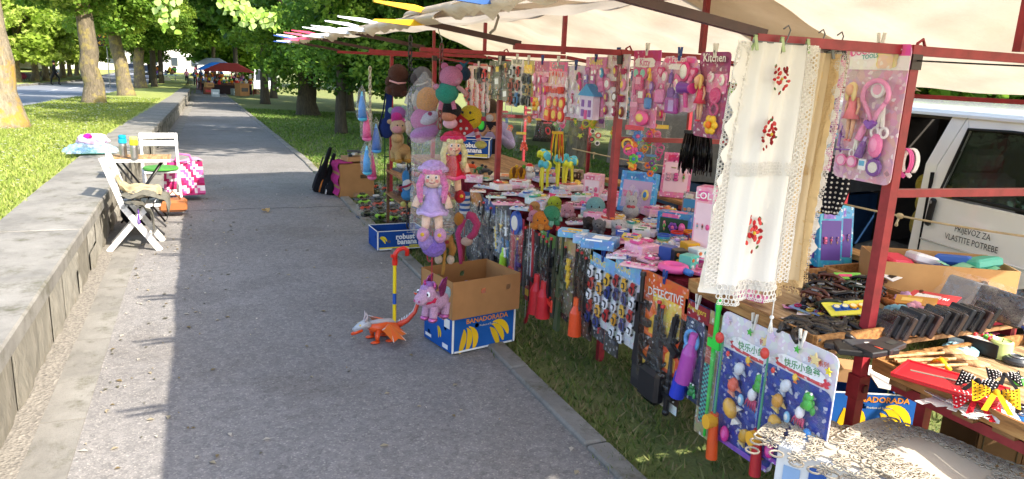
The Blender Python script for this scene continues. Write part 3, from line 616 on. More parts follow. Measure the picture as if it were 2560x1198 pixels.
KNAME = {'oval': 'toy_mirror_compact', 'disc': 'toy_plate', 'ring': 'toy_bangle', 'box': 'toy_case', 'bottle': 'toy_bottle', 'mirror': 'toy_hand_mirror', 'spoon': 'toy_spoon', 'heart': 'heart_charm', 'star': 'star', 'flower': 'toy_flower', 'car': 'toy_car', 'shoe': 'toy_shoe', 'cup': 'toy_cup', 'comb': 'toy_comb', 'sciss': 'toy_scissors', 'dryer': 'toy_hair_dryer', 'glasses': 'toy_glasses', 'house': 'toy_house', 'doll': 'doll', 'gun': 'toy_pistol', 'rifle': 'toy_rifle', 'sword': 'toy_sword', 'bow': 'toy_bow', 'bolt': 'lightning_bolt', 'fish': 'toy_fish', 'squid': 'toy_squid', 'frog': 'toy_frog', 'rod': 'toy_fishing_rod', 'stetho': 'toy_stethoscope', 'bag': 'toy_handbag', 'flame': 'flame_print', 'bones': 'toy_armour'}
_kc = {}
def item(kind, parent, loc, s, a, b='#ffffff', rot=0., mat='plastic', name=None, sx=1.):
    key = (kind, a, b, mat)
    if key not in _kc:
        m = MB(); KIND[kind](m, a, b); me = m.mesh(KNAME[kind]); me.materials.append(MAT[mat]); _kc[key] = me
    o = link(name or KNAME[kind], _kc[key], parent); k = (1/s)**.7 if sx == 0 else sx; o.location = loc; o.scale = (s*k, s*k, s); o.rotation_euler = (0, rot, 0); return o
FACE_PATH = -PI/2          # a card turned to the path: local X runs along -y, front (-Y) looks to -x
def hang(box, x):          # picture box of a thing hanging in the plane x -> centre of its top edge, width, height
    x0, y0, x1, y1 = box; a = onx(x0, (y0+y1)/2, x); b = onx(x1, (y0+y1)/2, x); t = onx((x0+x1)/2, y0, x); d = onx((x0+x1)/2, y1, x)
    return Vector((x, (a.y+b.y)/2, t.z)), a.y-b.y, t.z-d.z
def outline(w, h, kind):
    if kind == 'rect': return [(-w/2, -h), (w/2, -h), (w/2, 0), (-w/2, 0)]
    if kind == 'round':
        r = min(w, h)*.1; o = []
        for cx, cz, a0 in ((w/2-r, -r, 0), (-w/2+r, -r, 90), (-w/2+r, -h+r, 180), (w/2-r, -h+r, 270)):
            for k in range(4): t = math.radians(a0+k*30); o.append((cx+r*math.cos(t), cz+r*math.sin(t)))
        return o
    o = []; n = 26                                        # 'fancy': shouldered and wavy
    for k in range(n):
        t = 2*PI*k/n; cx, sz = math.cos(t), math.sin(t); q = 1/max(abs(cx), abs(sz)); q = min(q, 1.22)*(1+.05*math.sin(7*t)); o.append((w/2*cx*q*.93, -h/2+h/2*sz*q*.93))
    return o
def peg(p, col, what, rz=FACE_PATH, s=1., cname=None):
    t = thing('clothes_peg', '%s clothes peg holding %s' % (cname, what), 'peg', p, (0, 0, rz), 'clothes pegs')
    for sg in (-1, 1):
        m = MB(); m.box((sg*.0085*s, 0, .0), (.007*s, .011*s, .072*s), col, (0, sg*.14, 0)); m.build('leg', 'plastic', t)
    m = MB(); m.cyl((0, -.008, -.004), (0, .008, -.004), .006*s, .006*s, 8, '#9a9a9a'); m.build('spring', 'metal', t)
PEGC = {'blue': '#1f3f86', 'white': '#e6e2d8', 'wooden': '#c8a878'}
def card(label, box, x, bg, items=(), head=None, shape='rect', mat='card', filmc='film', pegc='white', panels=(), rz=0., what=None, cat='toy set', name='toy_card', grp=None, bub=True, texts=(), tilt=0., wh=None):
    if wh: loc, w, h = wh
    else: loc, w, h = hang(box, x)
    t = thing(name, label, cat, loc, (tilt, 0, FACE_PATH+rz), grp)
    m = MB(); m.prism(outline(w, h, shape), -.002, .002, C(bg, .82), 'y'); m.build('backing_card', 'print' if mat == 'card' else mat, t)
    q = -.0035
    for (u, v, pw, ph, col, *kd) in panels:               # printed patches, u -.5..5, v 0 top..1 bottom
        m = MB(); m.prism([(a+u*w, b-v*h+ph*h/2) for a, b in outline(pw*w, ph*h, kd[0] if kd else 'rect')], -.0006, 0, col, 'y'); o = m.build('printed_panel', 'print', t); o.location.y = q; q -= .0012
    tx = list(texts)+([(head[0], 0, .07, head[2] if len(head) > 2 else .13, head[1], 0)] if head else [])
    if tx:
        m = MB()
        for (s, u, v, sz, col, rot) in tx: m.text(s, Matrix.Translation((u*w, q, -v*h))@Matrix.Rotation(rot, 4, 'Y')@Matrix.Rotation(PI/2, 4, 'X'), sz*w, col, bold=.012)
        tag(m.build('printed_title', 'card', t), kind='stuff'); q -= .001
    for it in items:
        kind, u, v, s, a, b = it[:6]; rot = it[6] if len(it) > 6 else 0; ob = item(kind, t, (u*w, q-.004, -v*h), s*w, a, b, rot)
        if s > 1: ob.scale = (w*s**.4, w*s**.3, s*w)
    if filmc:
        m = MB(); bz = [(-.46, -.97), (.46, -.97), (.46, -.17), (-.46, -.17)]; dp = .10*w if bub else .02
        m.grid(lambda u, v: Vector(((-.48+.96*u)*w, q-.006-dp*min(1, 5*min(u, 1-u), 5*min(v, 1-v)), (-.98+.82*v)*h)), 8, 10, '#fff'); m.build('blister', filmc, t)
    if pegc: peg(loc+Vector((-.004, 0, .006)), PEGC[pegc], what or label[:40], cname=pegc)
    return t
Rr = random.Random(99)
def rows(kinds, cols, nx, ny, v0, v1, s, u0=-.36, u1=.36, rot=.25, bcols=('#ffffff', '#f4d35e')):
    o = []
    for j in range(ny):
        for i in range(nx):
            u = u0+(u1-u0)*(i/(nx-1) if nx > 1 else .5); v = v0+(v1-v0)*(j/(ny-1) if ny > 1 else .5)
            o.append((Rr.choice(kinds), u+Rr.uniform(-.03, .03), v+Rr.uniform(-.01, .01), s*Rr.uniform(.85, 1.15), Rr.choice(cols), Rr.choice(bcols), Rr.uniform(-rot, rot)))
    return o
PINK = '#e0559a'; HOT = '#d62a7a'; LP = '#f0a0c4'; PUR = '#7a3f9c'; LIL = '#b99ad6'; WH = '#f2eee8'; YE = '#f2c531'; OR = '#ee7a22'; GR = '#57b845'; TE = '#35a5a0'; BLU = '#2f63b8'; SKY = '#5fb2dc'; RD = '#d23136'; BK = '#1c1c1f'; SIL = '#c4c8cc'
UP = 2.40
card('clear card of red tool sets hung by a white peg behind the dolls', (1168, 165, 1226, 278), UP, '#f0c9c4', rows(['rifle', 'gun', 'car'], [RD, '#c8363a', '#e46a60', '#333'], 4, 4, .2, .9, .22), shape='round', what='the red tool card')
card('camouflage grey card of small soldiers next to the red tool card', (1228, 153, 1272, 250), UP-.01, '#6d6f62', rows(['rifle', 'doll', 'box'], ['#5a614c', '#7c7a60', '#8a4a40', '#9a9484'], 3, 3, .25, .85, .28), what='the camouflage card', rz=.1)
card('white-headed narrow card of red and blue racing cars', (1277, 148, 1307, 262), UP, WH, rows(['car'], ['#c03a34', '#3f74a8', '#d0d4d8', '#a8443c'], 2, 3, .28, .88, .42, -.24, .24, .1), head=('WHEELS', '#3a3a3a', .2), what='the white-headed car card')
card('narrow card of dark toy jeeps with a yellow badge', (1308, 152, 1333, 266), UP-.01, '#c9b46a', rows(['car'], ['#3a4048', '#5a3b2c', '#344a5c', '#b08a50'], 2, 3, .4, .88, .42, -.22, .22, .1), panels=[(0, .18, .8, .2, YE, 'fancy')], what='the dark jeep card')
card('pink kitchen tool card with a yellow sun and purple logo', (1335, 152, 1373, 300), UP, '#ef9cc0', rows(['mirror', 'oval', 'spoon', 'cup'], [PINK, '#f07aae', HOT, LP], 3, 4, .32, .86, .3)+[('flower', -.15, .74, .42, YE, OR)], panels=[(0, .1, .96, .17, '#a8327e')], pegc='blue', what='the pink sun card')
card('pink card of bright red cups and plates titled Cooking', (1371, 155, 1416, 306), UP-.01, '#f2b8cc', rows(['spoon'], ['#e24a3a'], 5, 1, .27, .27, .28)+rows(['cup'], ['#e03a34', '#e8503f'], 4, 1, .47, .47, .24)+rows(['disc', 'cup', 'box'], ['#e03a34', '#f0604c'], 3, 2, .68, .88, .32), head=('Cooking', '#2f9a9a', .2), panels=[(0, .08, .98, .15, '#e0558c')], what='the red cup card')
card('lilac card of white and pink high heels', (1415, 165, 1461, 295), UP, '#e2cfe2', rows(['shoe'], ['#f6eef2', PINK, '#c23a72'], 3, 2, .35, .62, .32)+[('oval', .25, .22, .3, '#c23a72', '#555')]+rows(['box'], ['#efe4ea'], 3, 1, .85, .85, .2), shape='round', pegc='blue', what='the high heel card')
card('pink card with a blue-roofed dolls house and purple furniture', (1462, 143, 1513, 290), UP-.01, '#ef8cbc', rows(['box', 'glasses', 'comb', 'oval'], ['#8a6cc8', '#c55ab0', '#f08ac0', SKY], 3, 3, .26, .5, .26)+[('house', .04, .78, .82, '#e6d2ea', '#4a9ad2')], head=('Sweet', '#f6e07a', .26), pegc='blue', what='the dolls house card')
card('pale pink card of wine-red pots and rings', (1514, 136, 1571, 296), UP, '#f3dbe2', rows(['ring', 'oval', 'cup', 'disc'], ['#a8325e', '#c2517c', '#e590b0', '#7a3a34'], 3, 4, .26, .88, .26)+rows(['spoon'], ['#ec9cba'], 3, 1, .3, .3, .3, .05, .4), head=('Princess', '#c23a6a', .16), pegc='blue', what='the wine-red pot card')
card('tall hot pink card with kitten glasses, bear and hair tools', (1580, 126, 1646, 318), UP, '#ee86b4', [('glasses', -.12, .3, .5, '#e6559a', '#86d2c2'), ('doll', .26, .36, .4, YE, YE), ('box', -.1, .42, .36, HOT, LP), ('sciss', -.3, .55, .36, LP, PINK), ('box', .02, .6, .34, '#c84a7a', WH), ('bag', .28, .66, .34, '#4a7fc0', YE), ('comb', -.28, .78, .34, '#f29ac0', LP), ('oval', .1, .88, .5, '#ef5f9c', '#f2d070', PI/2), ('mirror', .32, .5, .3, PUR, LIL)], panels=[(0, .07, 1, .14, '#c22a74'), (-.05, .16, .8, .13, '#f6eef0', 'fancy')], texts=[('Kitty', -.05, .16, .2, PINK, 0)], what='the kitten glasses card')
card('wide shaped pink and purple fashion set card', (1642, 138, 1752, 286), UP-.02, '#efb0cf', [('bag', -.3, .68, .3, '#e07ab8', PINK), ('bag', -.06, .62, .22, PUR, '#5a2f80'), ('mirror', .2, .38, .4, HOT, WH), ('mirror', -.26, .44, .24, LP, WH), ('bottle', .06, .72, .22, '#6a3a9a', LIL), ('bottle', -.1, .36, .18, '#7a4aa8', LIL), ('dryer', .3, .66, .36, '#7a3f9c', '#d23c92'), ('comb', .02, .46, .2, PINK, PINK, .5), ('shoe', .34, .42, .26, PINK, LP, .4), ('box', -.02, .86, .3, '#a23c9a', LIL, PI/2), ('oval', .02, .5, .16, '#f6f0d8', LP), ('heart', -.36, .28, .16, HOT, LP), ('heart', .38, .28, .16, HOT, LP)], shape='fancy', head=('Fashion', '#f4f0f2', .11), panels=[(0, .09, .74, .1, '#e85f9a', 'fancy'), (0, .2, .5, .1, '#f4eff0', 'fancy')], pegc='blue', what='the shaped fashion set')
card('dark magenta kitchen card with a blonde doll and yellow rose', (1742, 130, 1818, 346), UP, '#a8447c', [('doll', -.22, .55, .95, '#e23a5c', '#e2bd72'), ('disc', .18, .5, .34, '#d23c84', HOT), ('ring', .2, .66, .3, '#c23a7a', '#efd9a0'), ('flower', .2, .84, .44, YE, OR), ('oval', .02, .3, .22, WH, LP, .5), ('oval', .36, .32, .24, WH, LP)], head=('Kitchen', '#fbf6f2', .24), panels=[(.06, .09, .82, .09, '#7a1f58', 'fancy'), (.15, .36, .66, .22, '#e88ab8', 'round')], shape='round', what='the kitchen doll card')
dl = card('large clear pink doctor set card with blonde doll hung near the front post', (2104, 112, 2254, 458), UP-.06, '#e6b3cc', [('doll', -.22, .5, .8, '#f0848e', '#ecd59a'), ('stetho', .14, .42, .62, '#ef9ac6', '#8a4fb4'), ('disc', .12, .32, .24, '#ece8ec', '#f0a9cc'), ('bottle', -.02, .62, .28, '#ef8fc0', LP, .3), ('sciss', .26, .54, .46, '#f4ecef', WH), ('sciss', -.1, .74, .32, '#f4ecef', WH), ('bottle', .02, .74, .3, PUR, LIL, .3), ('oval', .24, .72, .34, '#f07ab4', '#f59ac8'), ('rifle', -.4, .68, .3, '#8a4fb4', LIL, .1), ('glasses', -.22, .86, .36, '#ef7ab4', '#f6c2dc'), ('disc', .24, .88, .26, '#7a3f9c', '#e2dcd8'), ('ring', .26, .78, .14, '#7a3f9c', LIL), ('sword', -.3, .78, .3, '#8f4fb4', PUR, 1.5), ('box', .06, .87, .18, '#f6f0f2', SKY)], head=None, shape='round', panels=[(0, .055, .98, .11, '#ef6aac', 'round'), (.02, .13, .98, .1, '#f3edea'), (-.18, .06, .56, .1, '#fbf7f8', 'fancy'), (.16, .1, .36, .14, '#ecd59a', 'fancy'), (.14, .12, .24, .1, '#f2cdb4', 'round')], texts=[('DOCTOR', -.2, .05, .12, '#e8489a', -.12), ('TOOLS', -.12, .085, .085, '#35a5a0', -.12), ('3+', .34, .04, .08, '#ffffff', 0)], what='the doctor set card', bub=True)
card('pink card with round stickers half hidden behind the hanging lace', (2062, 128, 2096, 430), UP-.03, '#ee8fc0', [('ring', .1, .3+.06*i, .4, c, WH) for i, c in enumerate(['#e0347a', '#c02a8a', '#5aa6d2', '#b8962c', '#e8c040'])]+[('flower', .1, .62, .8, '#8a2a92', PUR), ('disc', .1, .76, .6, SKY, OR), ('disc', .1, .9, .6, '#e0489a', PINK)], what='the sticker card')
inn = [('#e9b4c8', [PINK, HOT, LP], 'pink', '#c83a7c'), ('#cfd8c0', [GR, YE, OR], 'green', '#e0a02c'), ('#e8c8c0', [RD, OR, YE], 'red', '#c8302c'), ('#cdd6e6', [BLU, SKY, WH], 'blue', '#2f55a8'), ('#dccbe6', [PUR, LIL, PINK], 'purple', '#7a3f9c')]
for i in range(15):
    yy = 4.25+i*.26; c, cs_, nm, hd = inn[(i*3+i//4) % 5]; h = Rr.uniform(.3, .46)
    card('%s toy card on the inner line behind the front row of cards' % nm, None, 0, c, rows(['oval', 'flower', 'doll', 'cup', 'mirror', 'car'], cs_, 3, 4, .28, .88, .28), shape=Rr.choice(['rect', 'round']), panels=[(0, .09, .9, .15, hd)], pegc=None, grp='%s cards on the inner line' % nm, wh=(Vector((2.86, yy, 1.9+Rr.uniform(-.02, .02))), .2, h), rz=Rr.uniform(-.1, .1), filmc='film' if i % 2 else None)
m = MB(); m.tube([(2.86, 4.0+6*u, 1.93-.03*math.sin(PI*3*u)**2) for u in [k/24 for k in range(25)]], .003, 5, '#2a2a2c'); tag(m.build('inner_line', 'matte'), 'thin dark line strung through the stall behind the first row of cards', 'line')
# ---------------------------------------------------------------- cards and bags hung along the table front
FX = 2.09
def fcard(label, box, bg, items, **k): return card(label, box, k.pop('x', FX), bg, items, **k)
fcard('dark plastic bag of black toy weapons at the far end of the table front', (1172, 478, 1206, 662), '#3a3630', rows(['rifle', 'gun'], ['#26282c', '#33363c', '#4a4e58'], 2, 3, .25, .85, .6), filmc='bag', pegc=None, panels=[(0, .1, .9, .2, '#b5763a', 'fancy')])
fcard('black rifle set with blue header next to the dark weapon bag', (1206, 500, 1238, 655), '#2a2c30', rows(['rifle'], [BK, '#2d3036'], 2, 2, .4, .75, 1.1, -.24, .24, .1, (RD,)), panels=[(0, .1, .9, .2, '#2f4f8a')], filmc='bag', pegc='white', what='the black rifle set')
fcard('silver and black weapon net with lime skittle', (1238, 505, 1276, 652), '#4b525a', rows(['sword', 'bones', 'rifle'], ['#bfc4c8', '#2a2c30', '#8f979c'], 3, 2, .3, .65, .62, -.3, .3)+[('bottle', .3, .9, .5, '#a6d838', '#c2e85a')], panels=[(0, .75, .9, .3, '#3a86b8')], filmc='bag', pegc=None)
fcard('red sabre with striped shaft and round blue badge', (1276, 540, 1308, 700), '#b8363c', [('disc', .0, .1, .8, '#2f55a8', '#f0e6d8'), ('sword', -.05, .6, 2.3, '#c8303a', '#e0403c'), ('rifle', .25, .7, 1.6, '#5a3a7c', YE)], filmc='bag', pegc='blue', what='the red sabre')
fcard('black and red bow and arrow set in a long bag', (1310, 575, 1346, 752), '#4a3a3c', [('bow', -.05, .5, 3.6, '#b02a36', '#ddd'), ('rifle', -.3, .4, 1.8, BK, RD), ('sword', .25, .42, 2.2, '#c4c8cc', '#2a2a2c'), ('box', .1, .9, .5, '#a83030', YE)], filmc='bag', pegc='white', what='the bow and arrow set')
fcard('card of black machine guns with red plastic tips', (1346, 580, 1388, 772), '#3b3f34', rows(['rifle'], [BK, '#26262a'], 4, 1, .42, .42, 1.5, -.36, .36, .06, (RD,))+[('bottle', -.25, .85, 1.1, '#d22a34', RD), ('bottle', .18, .86, 1., '#d22a34', RD), ('gun', .34, .8, .7, '#e23c30', RD)], panels=[(0, .09, .96, .18, '#5a8a3c')], pegc='blue', what='the red-tipped gun card')
fcard('army green rifle card with yellow lightning bolts', (1386, 590, 1436, 785), '#7a7058', [('rifle', -.28, .5, 2.2, '#2f3a2c', RD), ('rifle', -.02, .58, 2.4, '#43543a', RD, .05), ('bolt', .28, .38, .5, YE, YE), ('bolt', .3, .54, .44, YE, YE), ('gun', .1, .25, .5, '#241f1c', RD), ('bottle', -.3, .93, .44, '#e0402c', '#c8d838')], panels=[(.1, .1, .8, .18, '#b8a06a')], pegc='white', what='the lightning rifle card')
fcard('black SWAT police set with an orange baton', (1437, 600, 1478, 838), '#3a4036', [('rifle', -.28, .4, 1.7, BK, RD), ('rifle', .0, .42, 1.8, '#222', RD), ('rifle', .26, .42, 1.6, BK, RD), ('bottle', -.05, .82, 1.2, '#ee5426', '#f0602a'), ('gun', .28, .72, .8, BK, RD)], head=('SWAT', '#e8e8ea', .3), panels=[(0, .08, 1, .14, '#57604a')], pegc='blue', what='the SWAT set')
Rk = random.Random(17)
for i in range(22):
    yy = 2.95+i*.155; dark = i % 3; c = ['#34302e', '#2c3440', '#4a3a34'][dark]; kd = [['rifle', 'gun'], ['sword', 'rifle', 'bones'], ['bow', 'rifle', 'sword']][dark]; cs_ = [[BK, '#2d3036', '#4a4e58'], ['#8f979c', BK, '#b8302c'], ['#b02a36', BK, '#556048']][dark]; nm = ['black', 'slate', 'brown'][dark]; hh = Rk.uniform(.38, .52)
    card('%s bagged toy weapon set in the back layer of the table front' % nm, None, 0, c, rows(kd, cs_, 2, 2, .38, .76, .75, -.22, .22, .12, (RD, '#ddd')), panels=[(0, .09, .9, .16, Rk.choice(['#b5763a', '#2f4f8a', '#a8302c', '#5a7a3c', '#c8b04a']), 'round')], filmc='bag', pegc=None, grp='%s weapon sets in the back layer' % nm, wh=(Vector((2.128, yy, .76+Rk.uniform(-.02, .02))), .15, hh), rz=Rk.uniform(-.08, .08), bub=False)
for i, bx in enumerate([(1472, 640, 1536, 818), (1533, 655, 1597, 862)]):
    its = []; cc = ['#e8e8ec', '#b8302c', '#f0f0f2', '#a8282c', '#26346e', '#e6eaf0', '#dfa02a', '#d8dce2', '#e0a832', '#2a3a78', '#e2b23a', '#2c3c7c', '#e8e8ec', '#b02c2c']
    for q in range(14): its.append(('car', [-.34, 0, .32][q % 3]+.04*(q//3 % 2), .27+.165*(q//3), .3, cc[(q*5+i*3) % 14], '#222', .18*(-1)**(q % 3)))
    fcard(['racing car card pinned next to the black SWAT set', 'second racing car card pinned beside the big detective card'][i], bx, '#e4e4e6', its, head=None, texts=[('RACING', -.2, .1, .17, '#f2d23c', 0)], panels=[(0, .09, 1, .2, '#7fb4dc')], pegc='blue', what=['the racing cards', 'the second racing card'][i])
    if i == 0: pass
dt = fcard('big black detective weapon card with flames and a bat-like black vest', (1592, 690, 1712, 1012), '#4a342c', [('flame', -.1, .35, .5, '#ee6a1c', '#f6c23a'), ('flame', .3, .55, .5, '#e8501c', '#f6b23a'), ('flame', -.3, .7, .45, '#ec6a20', YE), ('rifle', -.36, .38, 1.2, BK, BK), ('rifle', .02, .42, .8, '#26262a', RD), ('rifle', .1, .44, .8, '#2b2b2f', RD), ('gun', .33, .4, .6, '#1d1d20', BK, .2), ('bow', -.05, .62, .6, '#1a1a1c', BK, PI/2), ('bag', .06, .8, .66, '#1d1d20', '#2a2a2c'), ('box', -.28, .86, .4, '#222226', '#333'), ('sword', .36, .75, .8, '#232327', BK)], head=None, texts=[('DETECTIVE', .05, .13, .15, '#e4e0da', -.12)], panels=[(0, .12, 1, .24, '#d8622c'), (.1, .3, .6, .3, '#e8c24a', 'round'), (0, .96, 1, .07, '#d8d6d2')], pegc='blue', what='the detective card')
fcard('blue and black hero card with a purple toy wand in front', (1702, 752, 1766, 1006), '#26345e', [('ring', .0, .38, .6, '#5aa2e0', WH), ('ring', -.05, .5, .5, '#8ac2ea', WH), ('bottle', .05, .55, 1.4, '#b04aa8', '#c860b8', .18), ('bottle', -.18, .8, 1.1, '#2b3fc0', '#3a5ad8', .2), ('frog', .25, .86, .4, '#2f7a44', '#3d9a58')], head=('Avengers', '#d8b83a', .2), panels=[(0, .09, 1, .16, '#8a1f2c')], pegc='white', what='the blue hero card')
gs = fcard('long bag with a green sword and teal checked scabbard', (1750, 775, 1806, 1108), '#b8a878', [('sword', .15, .45, 4.2, '#2fc840', '#35d848', PI)], filmc='bag', pegc='blue', bub=False, what='the green sword bag')
m = MB(); L, w_, h_ = hang((1750, 775, 1806, 1108), FX)
for j in range(26):
    for i in range(3): m.box((-.22*w_+i*.014, -.012, -h_*.42-j*.011), (.0135, .004, .0108), '#1f2f4a' if (i+j) % 2 else '#3fb8a8')
m.box((-.22*w_+.014, -.009, -h_*.25), (.045, .005, h_*.3), '#a8442c'); m.build('checked_scabbard', 'plastic', gs)
for i, bx in enumerate([(1790, 800, 1952, 1152), (1898, 842, 2078, 1196)]):
    its = [('rod', -.36, .66, 1.5, ['#ea5a24', '#c0222c'][i], '#f0b030', -.06), ('fish', -.08, .36, .24, '#d8dce4', '#b9c4d2', .5), ('frog', .26, .38, .26, '#3fae3c', '#2f8f34'), ('fish', -.16 if i else -.14, .5, .26, ['#e8654a', '#d89a3a'][i], ['#f09a7c', '#e8c46a'][i], .3), ('squid', .16, .52, .28, '#f2eef2', '#c83a6a', .2), ('fish', -.12, .68, .34, '#e6b04a', '#f4efe2', -.5), ('fish', .3, .62, .2, '#2a86d2', '#59b0e8', -.3), ('fish', .12, .82, .26, '#dba83c', '#ecd08a', .4), ('oval', -.2, .9, .2, '#e43a9c', '#ef6ab8'), ('fish', .3, .84, .28, '#e4c25a', '#b8863a', -.4), ('fish', -.3, .3, .1, '#ee3a30', WH), ('fish', .02, .27, .12, YE, OR), ('oval', .34, .72, .1, '#f2e23c', YE), ('oval', -.02, .58, .14, '#8ec8ea', WH)]
    its += [('star', -.38, .06, .12, '#e0c8e6', WH), ('star', -.02, .07, .09, '#52b848', WH), ('star', .24, .08, .16, '#f0d89a', WH), ('star', .42, .12, .1, '#f2da3a', WH)]
    fcard(['white and blue magnetic fishing game card with an orange rod', 'white and blue magnetic fishing game card with a dark red rod'][i], bx, '#f0eaf2', its, head=None, shape='round', panels=[(.0, .62, .98, .7, '#1c3a96', 'round'), (.06, .22, .8, .08, '#d0343c', 'fancy'), (.04, .19, .7, .09, '#f4f2f4', 'fancy'), (0, .975, .9, .04, '#8a5ac0')], texts=[('快乐小鱼翁', .06, .19, .1, '#4f9a5a', -.1), ('钓鱼系列', .26, .1, .07, '#c8502c', -.1), ('钓', -.42, .36, .05, YE, 0), ('鱼', -.42, .4, .05, YE, 0), ('乐', -.42, .44, .05, YE, 0)], pegc='white', what=['the orange rod fishing game', 'the dark red rod fishing game'][i], x=FX-.03*i, rz=.04)
# ---------------------------------------------------------------- tables
def tabletop(label, x0, x1, y0, y1, z, slat_w=.1, gap=.0):
    t = thing('trestle_table', label, 'table', ((x0+x1)/2, (y0+y1)/2, zright(2.5, 2)-.03)); zz = z-t.location.z
    n = int((y1-y0)/(slat_w+gap)); st_ = (y1-y0)/n; m = MB(); m.box((0, 0, 0), (x1-x0, st_-gap-.004, .02), '#a8855c'); me = m.mesh('plank'); me.materials.append(MAT['wood'])
    for i in range(n): o = link('plank', me, t); o.location = (rnd.uniform(-.012, .012), -(y1-y0)/2+(i+.5)*st_, zz-.012)
    for sx in (-1, 1):
        m = MB(); m.box((sx*((x1-x0)/2-.06), 0, zz-.045), (.04, y1-y0-.02, .04), RED); m.build('rail', 'paint', t)
        for sy in (-1, 1): m = MB(); m.box((sx*((x1-x0)/2-.1), sy*((y1-y0)/2-.12), (zz-.065)/2), (.04, .04, zz-.065), RED); m.build('leg', 'paint', t)
    return t
TZ = .86
tabletop('long plank trestle table under the burgundy cloth', 2.17, 3.38, 1.95, 6.3, TZ-.012)
tabletop('bare plank table with red rails beyond the burgundy cloth', 2.17, 3.38, 6.36, 8.3, TZ-.02)
tabletop('slatted table with red rails carrying wooden trays in the sun', 2.46, 3.5, .4, 1.9, TZ-.13, .075, .055)
cl = MB(); Rc = random.Random(4); ph = [Rc.random()*6 for _ in range(5)]
def clothf(u, v):
    y = 1.93+4.34*v; s = u*1.42
    if s < .2: k = .2-s; return Vector((2.145-.012*math.sin(y*16+ph[0])*k/.2*1.5-.01*math.sin(y*37+ph[1])*k/.2, y, TZ-k*(.75+.12*math.sin(y*5+ph[2])+.06*math.sin(y*23))))
    return Vector((2.15+(s-.2), y, TZ+.004+.004*math.sin(y*11+s*7+ph[3])+.003*math.sin(s*25-y*5)))
cl.grid(clothf, 46, 150, '#6a1f2c'); t = NT('burgundy'); t.base(t.mix(t.ramp(t.noise(16, 5, .7), [(.4, '#000'), (.62, '#fff')]), '#4a1019', '#6e1f2c')); t.rough(1.); t.b.inputs['Specular IOR Level'].default_value = .05; t.bump(t.noise(40, 4), .6, .01)
o = cl.build('table_cloth', 'burgundy'); tag(o, 'burgundy crushed cloth covering the long toy table', 'tablecloth')
m = MB(); m.box((0, 0, 0), (.13, 3.8, .03), '#c99e62'); tag(put(m.build('shelf_plank', 'wood'), (3.4, 3.86, .915)), 'pale wooden plank lying along the back edge of the toy table', 'plank')
rp = MB(); pts = [Vector((2.43, 3.99, 1.22)), Vector((2.6, 4.9, 1.12)), Vector((2.44, 6, 1.16))]
def rope(label, a, b, sag, r=.006, knots=()):
    a, b = Vector(a), Vector(b); t = thing('rope', label, 'rope', a); m = MB(); m.tube([a.lerp(b, u)-a-Vector((0, 0, sag*math.sin(PI*u))) for u in [i/16 for i in range(17)]], r, 6, '#c8b48c'); m.build('strand', 'fabric', t)
    for k in knots:
        p = a.lerp(b, k)-a-Vector((0, 0, sag*math.sin(PI*k))); m = MB(); m.ell(p, (.014, .02, .014), '#c8b48c'); m.tube([p, p+Vector((0, .01, -.03)), p+Vector((.01, .02, -.05))], [.006, .005, .009], 5, '#d8c8a4'); m.build('knot', 'fabric', t)
rope('thin rope tied across the van side behind the near post', onx(2040, 495, 3.0), onx(2660, 605, 3.0), .015, .005, (.1, .42))
rope('thin rope strung across the lawn between the back posts', onx(1432, 372, 3.4), onx(1690, 420, 3.4), .01, .006, (.25,))
# ---------------------------------------------------------------- plush helpers
def fig(name, label, cat, loc, rz, parts, rot=None, s=1., grp=None):
    t = thing(name, label, cat, loc, rot or (0, 0, rz), grp); t.scale = (s,)*3
    for pn, mat, prims in parts:
        m = MB()
        for p in prims:
            if p[0] == 'e': m.ell(p[1], p[2], p[3], p[4] if len(p) > 4 else None, 18, 13, .022 if mat == 'plush' else 0, len(m.v))
            elif p[0] == 't': m.tube(p[1], p[2], 10, p[3])
            elif p[0] == 'b': m.rbox(p[1], p[2], p[3], p[4] if len(p) > 4 else None, b=min(p[2])*.3)
            elif p[0] == 'p': m.prism(p[1], p[2], p[3], p[4], p[5] if len(p) > 5 else 'y')
            elif p[0] == 'c': m.cyl(p[1], p[2], p[3], p[4], 12, p[5])
        m.build(pn, mat, t)
    return t
def eyes(x, y, z, r, col='#15151a', white=True):
    o = []
    for s in (-1, 1): o.append(('eye', 'plastic', ([('e', (s*x, y+.003, z), (r*1.5, r*.7, r*1.7), '#f4f4f4')] if white else [])+[('e', (s*x, y-.004, z), (r, r*.7, r*1.15), col)]))
    return o
CAMYAW = -YAW
def look(p, off=0.): return math.atan2(p[0], -p[1])*0-math.atan2(p[0], p[1])+off     # turn local -Y towards the camera
def chain(label, p, n, col, L=.04, r=.0045, x=None):
    t = thing('chain', label, 'chain', p); m0 = None
    for i in range(n):
        m = MB(); pts = []
        for a in range(12): th = a*PI/6; pts.append((.38*L*math.cos(th)*.75, 0, .5*L*math.sin(th)*1.25))
        if m0 is None: m.tube(pts, r, 6, col, closed=True); m0 = m.mesh('link'); m0.materials.append(MAT['plastic'])
        o = link('link', m0, t); o.location = (0, 0, -(i+.5)*L*.92); o.rotation_euler = (0, 0, (i % 2)*PI/2+.4)
    return t
def hookwire(t, a, b):
    m = MB(); a, b = Vector(a), Vector(b); m.tube([a, a.lerp(b, .5), b], .003, 5, '#8a8a8a'); m.build('hook', 'metal', t)
def sp(px, py, y): return ony(px, py, y)
def hanger_string(what, p, q, col='#d8d4cc'):
    m = MB(); a = Vector(p); b = Vector(q); m.tube([(0, 0, 0), b-a], .002, 5, col); o = m.build('string', 'fabric'); o.location = a; return tag(o, 'thin string holding up %s' % what, 'string')
Y1 = 5.9; Y2 = 4.15
